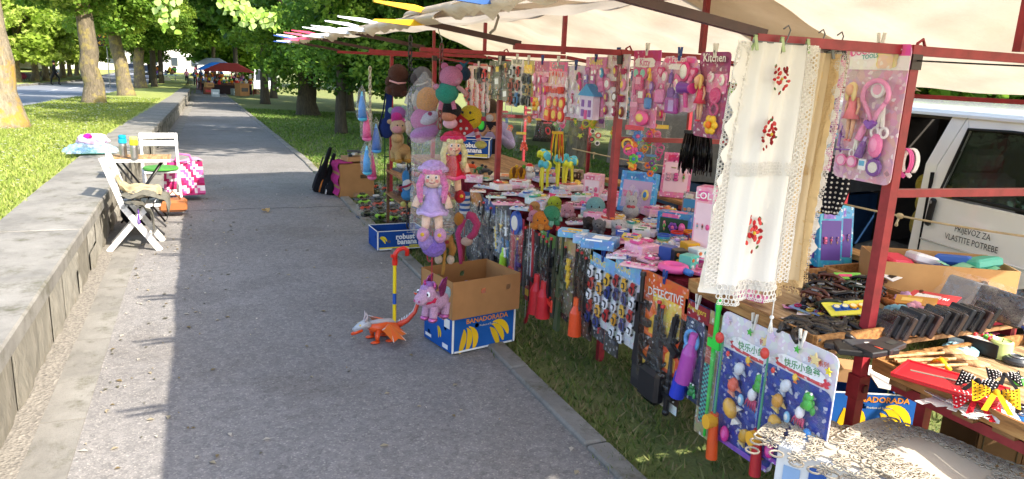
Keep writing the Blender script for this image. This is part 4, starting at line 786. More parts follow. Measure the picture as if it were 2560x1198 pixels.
c1 = sp(1026, 92, Y1); chain('black plastic chain carrying the brown and grey plush heads', c1, int((c1.z-sp(1012, 575, Y1).z)/(.055*.92)), '#1d1d1f', .055, .006)
c2 = sp(1104, 112, Y2); ch2 = chain('dark red plastic chain above the pink plush and red doll', c2, int((c2.z-sp(1098, 330, Y2).z)/(.037)), '#6a2420', .04, .0045)
m = MB(); m.tube([(0, 0, 0), (.002, 0, .03), (-.012, 0, .055), (-.022, 0, .085), (-.012, 0, .1), (.0, 0, .085)], .003, 6, '#9a9a9a'); m.build('hook', 'metal', ch2)
c3 = sp(925, 168, 8.0); chain('white plastic chain carrying bagged water pistols', c3, int((c3.z-sp(932, 440, 8.0).z)/(.05*.92)), '#c4bda8', .05, .006)
# chain one: plush heads and animals
def P(px, py, y, w): p = sp(px, py, y); return p, w*pxs(p)
p, s = P(995, 200, Y1, 50)
fig('plush_dog', 'brown plush dog hanging with its back turned beside the black chain', 'plush toy', p, look(p), [('head', 'plush', [('e', (0, 0, .28), (.5, .48, .5), '#5a2f1e'), ('e', (-.4, -.1, -.05), (.22, .2, .3), '#55301f', (0, .6, 0))]), ('body', 'plush', [('e', (-.05, 0, -.42), (.5, .42, .42), '#4d281a'), ('e', (.25, -.1, -.62), (.24, .24, .2), '#5a2f1e'), ('e', (-.4, -.1, -.5), (.24, .24, .24), '#5a2f1e')]), ('collar', 'fabric', [('t', [(-.42, -.3, -.04), (0, -.46, -.16), (.4, -.3, -.12)], .05, '#d9a0a0')])], s=s)
p, s = P(1050, 195, Y1-.1, 50)
fig('plush_dolphin', 'grey plush dolphin with dark fin hanging right of the black chain', 'plush toy', p, look(p), [('body', 'plush', [('e', (.1, 0, .1), (.5, .42, .46), '#77757c'), ('e', (.28, 0, -.35), (.3, .3, .36), '#6d6b72'), ('e', (-.2, -.16, -.04), (.28, .2, .32), '#565058')]), ('fin', 'plush', [('p', [(-.5, .44), (-.1, .5), (0, .1), (-.2, .2)], -.12, .1, '#5a5862')]), ('flipper', 'plush', [('e', (.1, -.2, -.6), (.3, .1, .14), '#63616a', (0, .5, 0))]), ('ribbon', 'fabric', [('t', [(-.16, -.3, -.34), (.1, -.42, -.3), (.4, -.3, -.16)], .04, '#b8b4b0')])], s=s)
p, s = P(1048, 252, Y1+.05, 40)
fig('plush_lamb', 'white fluffy plush with a paper tag below the grey dolphin', 'plush toy', p, look(p), [('body', 'plush', [('e', (0, 0, 0), (.42, .4, .75), '#d8d4cf'), ('e', (.1, -.2, -.4), (.3, .3, .3), '#cfc8c4'), ('e', (-.25, -.25, -.45), (.12, .12, .12), '#e08aa8')]), ('tag', 'card', [('b', (-.6, -.3, .1), (.5, .02, .7), '#efeeea', (0, .25, 0))])], s=s)
p, s = P(996, 290, Y1-.05, 38)
fig('plush_monkey', 'hot pink and lilac plush hanging under the brown dog', 'plush toy', p, look(p), [('head', 'plush', [('e', (0, 0, .2), (.5, .4, .42), '#b36cc0'), ('e', (-.1, -.25, -.05), (.36, .3, .34), '#e0309a')]), ('ear', 'plush', [('e', (-.48, 0, .34), (.2, .12, .2), '#9ac4b8')]), ('ear', 'plush', [('e', (.34, 0, .5), (.2, .12, .2), '#a8d0c8')]), ('paw', 'plush', [('e', (-.34, -.2, -.32), (.18, .16, .2), '#e84aa0')]), ('paw', 'plush', [('e', (.3, -.2, -.3), (.18, .16, .2), '#e84aa0')])], s=s)
p, s = P(1000, 322, Y1-.08, 46)
fig('plush_cow', 'beige plush calf with pink muzzle hanging under the hot pink plush', 'plush toy', p, look(p), [('head', 'plush', [('e', (-.1, 0, .1), (.44, .4, .42), '#e0bc98'), ('e', (-.16, -.34, -.02), (.28, .16, .2), '#e8a4ac')]), ('ear', 'plush', [('e', (-.5, 0, .36), (.2, .1, .14), '#d8b08c')]), ('arm', 'plush', [('e', (.42, -.1, .1), (.2, .18, .36), '#d8b48c')])]+eyes(.14, -.38, .2, .04, white=False), s=s)
p, s = P(1003, 372, Y1-.04, 54)
fig('plush_pony', 'tan plush pony standing on the end of the black chain', 'plush toy', p, look(p, .5), [('body', 'plush', [('e', (0, .05, -.05), (.44, .5, .3), '#d2a468'), ('e', (-.28, -.1, .32), (.24, .26, .36), '#dab07a')]), ('head', 'plush', [('e', (-.36, -.26, .52), (.26, .3, .22), '#d8ac74')])]+[('leg', 'plush', [('c', (x, y, -.1), (x, y-.04, -.52), .16, .15, '#d8b070'), ('e', (x, y-.06, -.52), (.17, .2, .12), '#c8902f')]) for x, y in ((-.28, -.2), (.2, -.2), (-.24, .3), (.26, .3))]+[('mane', 'plush', [('e', (-.02, .05, .42), (.16, .2, .3), '#e8d8b0')])], s=s)
p, s = P(966, 282, Y1+.12, 20)
fig('instrument_bag', 'long navy blue padded instrument bag behind the plush animals', 'bag', p, look(p), [('body', 'fabric', [('e', (0, 0, -1.9), (.95, .5, 1.3), '#1f2f66'), ('b', (.25, 0, .6), (.8, .5, 4.), '#22336c', (0, .08, 0))]), ('piping', 'fabric', [('t', [(-.55, -.3, -3.0), (-.95, -.3, -1.8), (-.4, -.3, .2), (-.1, -.3, 2.4)], .1, '#111a3c')])], s=s)
p, s = P(1017, 468, Y1-.1, 28)
fig('plush_penguin', 'blue and white plush with yellow feet hanging low on the black chain', 'plush toy', p, look(p), [('body', 'plush', [('e', (0, 0, .2), (.4, .4, .55), '#e8eaee'), ('e', (-.1, .1, .9), (.34, .3, .6), '#3a8fd0'), ('e', (.1, .12, -.1), (.55, .35, .5), '#2f86cc'), ('e', (0, -.05, -.7), (.5, .4, .5), '#3a8fd0')]), ('sash', 'fabric', [('t', [(-.6, -.3, .0), (0, -.45, .15), (.5, -.3, .4)], .1, '#8a2a44')]), ('foot', 'plush', [('e', (-.3, -.3, -1.5), (.26, .26, .26), '#d8d070')]), ('foot', 'plush', [('e', (.35, -.3, -1.55), (.26, .26, .26), '#d8d070')])], s=s)
# chain two and around
p, s = P(1060, 285, 4.5, 80)
tt = fig('plush_rabbit', 'orange and pink plush wrapped in a tall clear bag', 'plush toy', p, look(p), [('body', 'plush', [('e', (.1, 0, .42), (.36, .3, .45), '#f0a040'), ('e', (.0, -.05, -.2), (.44, .3, .4), '#e070b0')]), ('foot', 'plush', [('e', (.02, -.15, -.62), (.5, .26, .28), '#c88ac8', (0, -.4, 0))]), ('scarf', 'plush', [('e', (.16, -.25, -.12), (.36, .16, .2), '#e8e0ee', (0, -.5, 0)), ('e', (.2, -.3, .0), (.1, .1, .1), '#b03a6a')])], s=s*.95)
def bagmesh(t, w, h, d, z0, mat='bag', tie=True, name='plastic_bag', x=0., seed=3):
    m = MB(); R = random.Random(seed); n = 16; nz = 12; ph = [R.random()*6 for _ in range(8)]
    def f(u, v):
        a = 2*PI*u; k = 1+.06*math.sin(5*a+v*9+ph[0])+.05*math.sin(9*a-v*14+ph[1])
        top = (1 if v < .72 else max(.06, 1-(v-.72)/.28*1.0)) if tie else 1
        bot = min(1, .35+v*5)
        return Vector((x+w/2*math.cos(a)*k*top*bot, d/2*math.sin(a)*k*top*bot, z0+h*v))
    m.grid(f, n*2, nz, '#fff'); return m.build(name, mat, t)
bagmesh(tt, 1.15, 2.35, .75, -1.0)
p, s = P(1122, 225, 4.1, 58)
fig('plush_bear', 'pink plush bear in a mint green jumper hanging on the red chain', 'plush toy', p, look(p), [('head', 'plush', [('e', (.08, 0, .55), (.5, .46, .46), '#e88ab0'), ('e', (.32, -.2, .42), (.2, .2, .18), '#e59ab8')]), ('ear', 'plush', [('e', (-.2, .05, .98), (.16, .1, .16), '#e07aa4')]), ('ear', 'plush', [('e', (.4, .05, .94), (.16, .1, .16), '#e07aa4')]), ('body', 'plush', [('e', (-.08, -.05, -.12), (.5, .44, .46), '#2f9f86')]), ('arm', 'plush', [('t', [(.34, -.1, .16), (.6, -.1, .0), (.8, -.1, -.2)], [.12, .1, .1], '#f0b4b4')]), ('arm', 'plush', [('e', (-.52, -.15, .12), (.14, .14, .12), '#eb9ab8')]), ('leg', 'plush', [('c', (-.3, -.1, -.45), (-.36, -.12, -.85), .1, .1, '#e88aac')]), ('leg', 'plush', [('c', (.18, -.1, -.45), (.26, -.12, -.8), .1, .1, '#e88aac')])], s=s)
p, s = P(1126, 285, 4.25, 46)
fig('plush_doll', 'doll with round black hair seen below the mint green jumper', 'plush toy', p, look(p), [('hair', 'plush', [('e', (0, 0, .2), (.6, .5, .45), '#16141a')]), ('head', 'fabric', [('e', (-.1, -.15, -.1), (.45, .4, .3), '#c9866a')]), ('dress', 'fabric', [('e', (0, 0, -.5), (.4, .3, .3), '#e8b4c4')])], s=s)
p, s = P(1160, 182, 4.4, 28)
fig('plush_bird', 'dark teal plush with tassel crest behind the pink bear', 'plush toy', p, look(p), [('body', 'plush', [('e', (.1, 0, -.1), (.5, .45, .6), '#173f5c')]), ('crest', 'plush', [('t', [(0, 0, .4), (-.1, 0, .7), (-.4, 0, .9)], [.14, .12, .06], '#2a7a9c'), ('t', [(0, 0, .4), (.15, 0, .8), (.4, 0, 1.)], [.14, .12, .06], '#236a8c')])], s=s)
p, s = P(1172, 312, 4.3, 62)
fig('plush_character', 'round yellow plush with red spotted cap and striped legs', 'plush toy', p, look(p, -.3), [('body', 'plush', [('e', (.05, 0, .3), (.5, .42, .48), '#f2cc1e')]), ('mouth', 'fabric', [('t', [(-.1, -.39, .3), (.1, -.42, .16), (.34, -.34, .26)], .025, '#221a10')]), ('cap', 'plush', [('p', [(-.62, .1), (-.25, .42), (.1, .2), (.34, -.2), (-.1, -.46), (-.5, -.24)], -.46, -.28, '#d0222c')])]+[('spot', 'plush', [('e', (x, -.47, z), (.06, .03, .06), '#f4ece8')]) for x, z in ((-.42, .05), (-.2, .16), (-.18, -.14), (.06, -.12), (-.02, -.32))]+eyes(.16, -.36, .5, .05, white=False)+[('arm', 'plush', [('t', [(.46, 0, .3), (.62, 0, .26), (.72, 0, .3)], .09, '#d83a5c'), ('e', (.86, 0, .32), (.16, .14, .14), '#e2d6d2')]), ('leg', 'plush', [('c', (-.3, 0, -.3-.12*i), (-.33, 0, -.42-.12*i), .1, .1, ['#d8344c', '#f0b8c0'][i % 2]) for i in range(4)]+[('e', (-.34, -.1, -.9), (.2, .26, .16), '#e0d268')]), ('leg', 'plush', [('c', (.3+.04*i, 0, -.15-.12*i), (.34+.04*i, 0, -.27-.12*i), .1, .1, ['#d8344c', '#f0b8c0'][i % 2]) for i in range(4)]+[('e', (.56, -.1, -.76), (.24, .28, .16), '#e0d268')])], s=s)
def rag_doll(label, px, py, y, hpx, hat, hair, dress, skin, shoe, braid, brim=None, trim=None, off=0.):
    p = sp(px, py, y); s = hpx*pxs(p); tr = trim or hat
    hairp = [('e', (0, .02, .30), (.135, .12, .14), hair)]+[('t', [(sg*.1, -.05, .3), (sg*.15, -.07, .18), (sg*.14, -.08, .05), (sg*.13, -.08, -.02)], [.045, .042, .036, .02], hair) for sg in (-1, 1)]+[('e', (x, -.105, .345), (.035, .03, .035), hair) for x in (-.08, -.04, 0, .04, .08)]
    return fig('rag_doll', label, 'doll', p, look(p, off), [('head', 'fabric', [('e', (0, -.02, .27), (.115, .11, .125), skin), ('e', (0, -.13, .25), (.012, .012, .012), '#d89a80')]), ('hair', 'plush', hairp), ('hat', 'plush', [('e', (0, .03, .37), (.15, .14, .1), hat), ('t', [(.155*math.cos(a), .03+.13*math.sin(a), .36-.02*math.sin(a)) for a in [PI+.2+k*(PI-.4)/8 for k in range(9)]], .035, brim or hat)]), ('dress', 'fabric', [('t', [(0, 0, .14), (0, 0, .06), (0, 0, -.04), (0, -.01, -.14)], [.06, .09, .115, .175], dress)]), ('hem', 'fabric', [('t', [(.165*math.cos(a), -.01+.165*math.sin(a), -.14+.012*math.sin(5*a)) for a in [k*PI/10 for k in range(21)]], .026, tr)]), ('mouth', 'fabric', [('t', [(-.03, -.126, .222), (0, -.132, .212), (.03, -.126, .222)], .005, '#a8383c')]), ('cheek', 'fabric', [('e', (-.055, -.118, .24), (.02, .008, .02), '#e58a80')]), ('cheek', 'fabric', [('e', (.055, -.118, .24), (.02, .008, .02), '#e58a80')])]+eyes(.045, -.118, .285, .013, '#2a2a3c')+[('arm', 'fabric', [('t', [(sg*.09, 0, .1), (sg*.17, -.03, .02), (sg*.2, -.06, -.08)], [.045, .04, .045], skin), ('e', (sg*.105, 0, .1), (.06, .06, .06), dress)]) for sg in (-1, 1)]+[('leg', 'fabric', [('t', [(sg*.06, 0, -.12), (sg*.075, -.02, -.26), (sg*.08, -.03, -.34)], [.055, .05, .045], skin)]) for sg in (-1, 1)]+[('shoe', 'plush', [('e', (sg*.1, -.06, -.41), (.075, .1, .09), shoe), ('e', (sg*.1, -.15, -.39), (.025, .015, .025), '#f0c040')]) for sg in (-1, 1)], s=s*1.12)
rd = rag_doll('blonde rag doll in red hat and red dress hanging on the red chain', 1131, 415, 4.05, 165, '#d81f44', '#f0e0a0', '#cc1f30', '#f0c4a4', '#c01c28', True, '#e8386c', '#ee4a80', .25)
pd = rag_doll('pink-haired rag doll in lilac dress inside a clear bag', 1082, 500, 4.0, 190, '#cf9ae0', '#ee6cb4', '#b89ad8', '#f0c8b0', '#e0a0d0', False, '#d8a8e4', '#c8a8e0', -.1)
m = MB(); m.rbox((0, -.0, -.03), (.46, .24, 1.12), '#fff', b=.03); bm_ = bmesh.new(); 
bagmesh(pd, .5, 1.28, .36, -.56, 'bag', False, seed=8); fig_p = None
m = MB(); m.ell((.02, -.02, -.56), (.15, .1, .13), '#8a6ac0'); m.ell((-.06, -.05, -.5), (.1, .08, .1), '#a88ad0'); m.build('wrapped_foot', 'plush', pd)
p, s = P(1165, 540, 4.45, 40)
fig('plush_monkey', 'long pink plush monkey with blue striped body beside the bagged doll', 'plush toy', p, look(p), [('body', 'plush', [('c', (-.1, 0, 1.55-.17*i), (-.1, 0, 1.38-.17*i), .34, .34, ['#2f5fae', '#eceaf0'][i % 2]) for i in range(8)]), ('arm', 'plush', [('t', [(.05, -.1, .1), (.45, -.15, .0), (.75, -.15, -.5), (.6, -.2, -1.1), (.2, -.25, -1.5)], [.3, .28, .26, .24, .22], '#e2457e')]), ('hand', 'plush', [('e', (.1, -.3, -1.65), (.4, .26, .3), '#ecc8b4')]), ('tail', 'plush', [('t', [(-.15, -.1, -.2), (-.5, -.2, -1.2), (-.3, -.2, -2.4), (-.25, -.2, -3.2)], [.2, .18, .15, .12], '#dd3f86')]), ('knee', 'plush', [('e', (-.45, -.1, -.2), (.34, .34, .45), '#d68a2c')])], s=s*.95)
p, s = P(1112, 622, 4.1, 52)
fig('plush_monkey', 'brown plush monkey legs dangling below the bagged doll', 'plush toy', p, look(p), [('body', 'plush', [('e', (0, .05, .55), (.5, .42, .5), '#c8842e'), ('e', (.12, -.34, .5), (.14, .1, .12), '#b0282c')]), ('shirt', 'plush', [('t', [(.48*math.cos(a), .05+.42*math.sin(a), .98) for a in [k*PI/8 for k in range(17)]], .05, '#2f3a5a')]), ('tail', 'plush', [('t', [(0, .1, .3), (.0, -.05, -.4), (-.05, -.1, -1.2), (-.1, -.1, -1.6)], .1, '#d89a3c')])]+[('leg', 'plush', [('t', [(sg*.25, 0, .4), (sg*.5, -.08, .0), (sg*.4, -.1, -.35)], [.26, .22, .2], '#cc8a34'), ('e', (sg*.36, -.14, -.62), (.24, .24, .3), '#eed2b8')]) for sg in (-1, 1)], s=s*.8)
# unicorn on a red cord
p, s = P(1078, 755, 4.0, 92)
un = fig('plush_unicorn', 'pink plush unicorn with metallic wings hanging on a red cord', 'plush toy', p, look(p, -.75), [('body', 'plush', [('e', (0, .28, -.02), (.26, .42, .27), '#eeb8dc'), ('e', (0, .0, .08), (.24, .26, .28), '#eeb8dc')]), ('head', 'plush', [('e', (0, -.18, .3), (.27, .26, .27), '#f0bade'), ('e', (0, -.42, .18), (.21, .2, .19), '#f2c2e2')]), ('mane', 'plush', [('e', (0, -.14, .56), (.14, .18, .1), '#b77ad0'), ('e', (0, .06, .44), (.1, .14, .18), '#c894dc'), ('e', (0, -.3, .5), (.14, .1, .09), '#cfa4e4')]), ('tail', 'plush', [('e', (0, .66, .12), (.12, .16, .22), '#b8d8e8')]), ('horn', 'foil', [('c', (0, -.24, .52), (.03, -.34, .76), .06, .01, '#d84a9c')]), ('ribbon', 'fabric', [('t', [(.2*math.cos(a), -.05+.2*math.sin(a)*1.05, .12+.1*math.sin(a)) for a in [k*PI/8 for k in range(17)]], .04, '#d82a54'), ('e', (.2, -.1, .12), (.07, .06, .1), '#d82a54')])]+eyes(.19, -.34, .34, .05)+[('nostril', 'fabric', [('e', (sg*.09, -.61, .16), (.03, .02, .04), '#c05a90')]) for sg in (-1, 1)]+[('ear', 'foil', [('e', (sg*.2, -.08, .56), (.05, .04, .1), '#d868a8')]) for sg in (-1, 1)]+[('wing', 'foil', [('p', [(.1, .2), (.0, .5), (.18, .72), (.36, .76), (.34, .55), (.3, .36), (.22, .22)], sg*.28-.015, sg*.28+.015, '#b8508e', 'x')]) for sg in (-1, 1)]+[('leg', 'plush', [('c', (sg*.14, y, -.1), (sg*.16, y-.05, -.44), .13, .12, '#eeb8dc'), ]) for sg in (-1, 1) for y in (-.02, .5)]+[('hoof', 'foil', [('e', (sg*.16, y-.07, -.5), (.14, .15, .09), '#d070ac')]) for sg in (-1, 1) for y in (-.02, .5)], s=s*.92)
m = MB(); L0 = (sp(1087, 560, 4.0)-p).length; m.tube([(0, 0, .4), (0, 0, L0/s)], .012, 5, '#c8304c'); m.tube([(0.1*math.cos(a)-.1, 0, 1.35+.14*math.sin(a)) for a in [k*PI/6 for k in range(12)]], .014, 5, '#c8304c', closed=True); m.build('cord', 'fabric', un)
# water pistols in bags on the white chain
for i, (px, py, a, b, nm) in enumerate([(905, 265, '#3f8fe0', '#5ac8f0', 'blue and cyan water toy in a long bag high on the white chain'), (916, 315, '#ea4a94', '#f07ab0', 'pink water toy in a bag in the middle of the white chain'), (940, 345, '#2f6fc8', '#58a8e8', 'deep blue water toy in a bag right of the white chain'), (917, 400, '#38a0e4', '#6ad0f0', 'sky blue water toy low on the white chain'), (929, 412, '#f04a98', '#f47ab4', 'pink water toy at the bottom of the white chain')]):
    p, s = P(px, py, 7.9+.04*i, 74); t = fig('water_toy', nm, 'toy', p, look(p), [('handle', 'plastic', [('t', [(0, 0, .35), (0, 0, 0), (.02, 0, -.42)], [.06, .13, .17], a), ('e', (.02, 0, -.45), (.17, .15, .1), b)]), ('nozzle', 'plastic', [('c', (0, 0, .35), (0, 0, .5), .05, .03, b)])], s=s*.95)
    bagmesh(t, .42, 1.3, .34, -.56, seed=i)
# ---------------------------------------------------------------- things on the ground by the path
def plate(pts, mat, name, parent, col, th=.004):      # thin board from a quad of corners
    m = MB(); a, b, c, d = [Vector(q) for q in pts]; n = (b-a).cross(d-a).normalized()*th
    m._add([a, b, c, d, a+n, b+n, c+n, d+n], [(3, 2, 1, 0), (4, 5, 6, 7), (0, 1, 5, 4), (1, 2, 6, 5), (2, 3, 7, 6), (3, 0, 4, 7)], col, False); return m.build(name, mat, parent)
def holed_wall(w, h, holes, r, col, y0=0., th=.004, seg=12):     # board in XZ with round holes, as a strip mesh
    m = MB(); xs = sorted(holes, key=lambda q: q[0]); x = -w/2
    def quad(x0, x1, z0, z1):
        if x1-x0 > 1e-5 and z1-z0 > 1e-5: m.box(((x0+x1)/2, y0, (z0+z1)/2), (x1-x0, th, z1-z0), col)
    for hx, hz in xs:
        quad(x, hx-r, 0, h); x = hx+r; R2 = r
        quad(hx-r, hx+r, 0, hz-r); quad(hx-r, hx+r, hz+r, h)
        for k in range(seg):
            a0, a1 = 2*PI*k/seg, 2*PI*(k+1)/seg; f = lambda a: max(abs(math.cos(a)), abs(math.sin(a)))
            q = [(hx+r*math.cos(a0), hz+r*math.sin(a0)), (hx+r*math.cos(a0)/f(a0), hz+r*math.sin(a0)/f(a0)), (hx+r*math.cos(a1)/f(a1), hz+r*math.sin(a1)/f(a1)), (hx+r*math.cos(a1), hz+r*math.sin(a1))]
            m.prism(q, y0-th/2, y0+th/2, col, 'y')
    quad(x, w/2, 0, h); return m
def banana(m, M, s, col='#f0c222', n=3):
    for k in range(n):
        pts = [M@Vector((s*((.5-.16*k)*math.cos(a)-.1*k), 0, s*(.62*math.sin(a)-.05*k))) for a in [-.25-k*.12+j*(1.75)/8 for j in range(9)]]
        w = [.05, .13, .17, .19, .19, .17, .13, .07, .03]; L = []; Rr_ = []
        for j, p in enumerate(pts):
            d = (pts[min(j+1, 8)]-pts[max(j-1, 0)]).normalized(); nn = (M.to_3x3()@Vector((0, 1, 0))).cross(d).normalized(); L.append(p+nn*w[j]*s*.6); Rr_.append(p-nn*w[j]*s*.6)
        off = (M.to_3x3()@Vector((0, -1, 0))).normalized()*(.0006*k)
        for j in range(8): m._add([L[j]+off, Rr_[j]+off, Rr_[j+1]+off, L[j+1]+off], [(0, 1, 2, 3)], C(col, 1-.1*k), False)
def fruit_box(label, loc, rz, w, d, h, kind, open_=True):
    blue = '#1d5aa6' if kind == 'banadorada' else '#1c4c98'; edge = '#eeeeea'
    t = thing('banana_box', label, 'cardboard box', loc, (0, 0, rz)); th = .005
    fw = holed_wall(w, h, [(-.12*w, h*.72), (.24*w, h*.72)] if kind == 'banadorada' else [(-.26*w, h*.45), (.22*w, h*.5)], .017, blue, -d/2); f = fw.build('front_wall', 'cardboard', t)
    for sx in (-1, 1):
        s = holed_wall(d-.012, h, [(-.12, h*.25), (.1, h*.66)], .018, blue, 0); o = s.build('side_wall', 'cardboard', t); o.location = (sx*(w/2), 0, 0); o.rotation_euler = (0, 0, sx*PI/2)
        if sx < 0 and kind == 'banadorada':
            q = MB()
            for x, z, ww, hh, c in ((-.11, .75, .07, .3, '#e8e6e0'), (.13, .82, .07, .26, '#eceae4'), (-.13, .15, .08, .09, '#f0eeea'), (.11, .12, .07, .13, '#f0eeea')): q.box((x*d/.4, -.0032, z*h), (ww, .0012, hh*h), c)
            banana(q, Matrix.Translation((0, -.0036, h*.36)), .09, n=2); q.text('DORADA', Matrix.Translation((.04, -.004, h*.9))@Matrix.Rotation(PI/2, 4, 'X'), .03, '#e89a2c'); tag(q.build('side_print', 'card', o), kind='stuff')
    m = MB(); m.box((0, d/2, h/2), (w-.012, th, h), blue); m.build('back_wall', 'cardboard', t)
    m = MB(); m.box((0, 0, .006), (w-.012, d-.012, .006), '#b08a5c'); m.build('bottom', 'cardboard', t)
    m = MB()                                                       # white cut edges
    for a, b in (((-w/2, -d/2), (w/2, -d/2)), ((-w/2, d/2), (w/2, d/2)), ((-w/2, -d/2), (-w/2, d/2)), ((w/2, -d/2), (w/2, d/2))): m.box(((a[0]+b[0])/2, (a[1]+b[1])/2, h+.0035), (abs(a[0]-b[0])+.007, abs(a[1]-b[1])+.007, .006), edge)
    for sx in (-1, 1): m.box((sx*(w/2-.003), -d/2-.0035, h/2), (.014, .003, h-.004), edge)
    m.box((0, -d/2-.0035, .006), (w-.036, .003, .012), edge); m.build('edge', 'card', t)
    q = MB(); RX = Matrix.Rotation(PI/2, 4, 'X'); y = -d/2-.0036
    if kind == 'banadorada':
        q.text('BANADORADA', Matrix.Translation((.04*w, y-.001, h*.88))@RX, .046, '#e8902c', bold=.02, sx=1.05); q.text('Product of Ecuador', Matrix.Translation((.06*w, y-.001, h*.7))@RX, .018, '#e8dcb0')
        banana(q, Matrix.Translation((-.33*w, y, h*.26))@Matrix.Rotation(.3, 4, 'Y'), h*.8, '#f0bf1c'); banana(q, Matrix.Translation((.2*w, y, h*.26))@Matrix.Rotation(-.35, 4, 'Y'), h*.8, '#f2c41e')
    else:
        q.text('robust', Matrix.Translation((.08*w, y-.001, h*.68))@RX, .075, '#f4f4f4', bold=.04); q.text('banana', Matrix.Translation((.12*w, y-.001, h*.4))@RX, .075, '#f4f4f4', bold=.04); q.text('Product of', Matrix.Translation((.2*w, y-.001, h*.9))@RX, .02, '#f0f0f0')
        banana(q, Matrix.Translation((-.4*w, y, h*.42))@Matrix.Rotation(-.5, 4, 'Y'), h*.5, '#f2d82c', 2); q.box((0, y, h*.09), (w-.04, .0012, h*.1), '#f0dc3c'); q.box((.32*w, y-.0014, h*.13), (w*.3, .0012, h*.16), '#eed83a'); q.text('PREMIUM QUALITY', Matrix.Translation((.32*w, y-.003, h*.13))@RX, .022, '#1c4c98')
    tag(q.build('front_print', 'card', t), kind='stuff'); return t
fruit_box('blue banana box with orange lettering standing on the kerb under the brown carton', (1.645, 4.506, .012), .22, .50, .38, .235, 'banadorada')
# brown upper carton sleeved over it
bt = thing('open_carton', 'plain brown open carton stacked on the blue banana box by the kerb', 'cardboard box', (1.645, 4.506, .254), (0, 0, .22)); W_, D_, H_ = .535, .42, .255
holed_wall(W_, H_, [(-.03, .17), (.17, .17)], .02, '#b98656', -D_/2).build('front_wall', 'cardboard', bt); holed_wall(W_, H_, [(-.14, .17), (.06, .17)], .02, '#a87848', D_/2).build('back_wall', 'cardboard', bt)
for sx in (-1, 1): o = holed_wall(D_-.012, H_, [(0, .17)], .018, '#b08050', 0).build('side_wall', 'cardboard', bt); o.location = (sx*(W_/2-.003), 0, 0); o.rotation_euler = (0, 0, PI/2)
m = MB(); m.box((0, 0, .01), (W_-.014, D_-.014, .006), '#a87c50'); m.build('bottom', 'cardboard', bt)
for i, (x, y, c) in enumerate([(-.12, -.12, '#d83a4c'), (.1, -.1, '#ee7a2c'), (0, .05, '#3a7ab8')]):
    m = MB(); m.ell((0, 0, 0), .075, c, None, 12, 8); m.tube([(.075*math.cos(a), .075*math.sin(a), .01) for a in [k*PI/8 for k in range(16)]], .006, 5, '#f0ece4', closed=True); tag(put(m.build('toy_ball', 'plastic'), Vector((1.645, 4.506, .254))+Vector((x, y, .088))), '%s ball inside the brown open carton' % ['red', 'orange', 'blue'][i], 'ball')
fruit_box('blue banana box with white lettering lying open behind the bagged rag doll', onz(985, 622, 0)+Vector((.05, .1, .012)), .05, .5, .34, .19, 'robust')
# dragon push toy
p = onz(962, 848, 0); dg = thing('dragon_push_toy', 'orange and silver winged dragon toy on a yellow push stick', 'toy', p, (0, 0, look(p, -1.25))); s = .31
def part(t, name, mat, fn): m = MB(); fn(m); return m.build(name, mat, t)
def _b(m): m.tube([(0, .34*s, .3*s), (0, .2*s, .26*s), (0, 0, .28*s), (0, -.2*s, .3*s), (0, -.36*s, .34*s)], [.06*s, .13*s, .16*s, .12*s, .07*s], 12, '#e85a1e'); m.tube([(0, .3*s, .37*s), (0, .1*s, .42*s), (0, -.12*s, .43*s), (0, -.34*s, .43*s)], [.03*s, .06*s, .06*s, .04*s], 10, '#b0a8a8')
part(dg, 'body', 'plastic', _b)
def _t(m):
    pts = [(0, .3*s, .3*s), (0, .52*s, .38*s), (0, .7*s, .56*s), (0, .78*s, .8*s), (0, .74*s, .98*s), (0, .68*s, 1.0*s)]; m.tube(pts, [.08*s, .065*s, .055*s, .045*s, .035*s, .015*s], 10, '#d8482c'); m.tube([(0, a[1]-.02*s, a[2]+.035*s) for a in pts], [.035*s, .03*s, .028*s, .02*s, .015*s, .008*s], 8, '#b0a8a8')
    for k in range(7): a = .3+.06*k; m.prism([(a*s, (.34+.16*(a-.3)/.2*.6)*s), ((a+.05)*s, (.36+.16*(a-.3)/.2*.6)*s), ((a+.04)*s, (.43+.16*(a-.3)/.2*.6)*s)], -.006, .006, '#c8cad0', 'x')
part(dg, 'tail', 'plastic', _t)
def _h(m): m.tube([(0, -.34*s, .36*s), (0, -.46*s, .42*s), (0, -.56*s, .38*s), (0, -.72*s, .3*s)], [.07*s, .1*s, .09*s, .045*s], 10, '#b4b6ba'); m.tube([(0, -.52*s, .3*s), (0, -.66*s, .25*s), (0, -.76*s, .22*s)], [.06*s, .05*s, .03*s], 8, '#e2501e')
part(dg, 'head', 'plastic', _h)
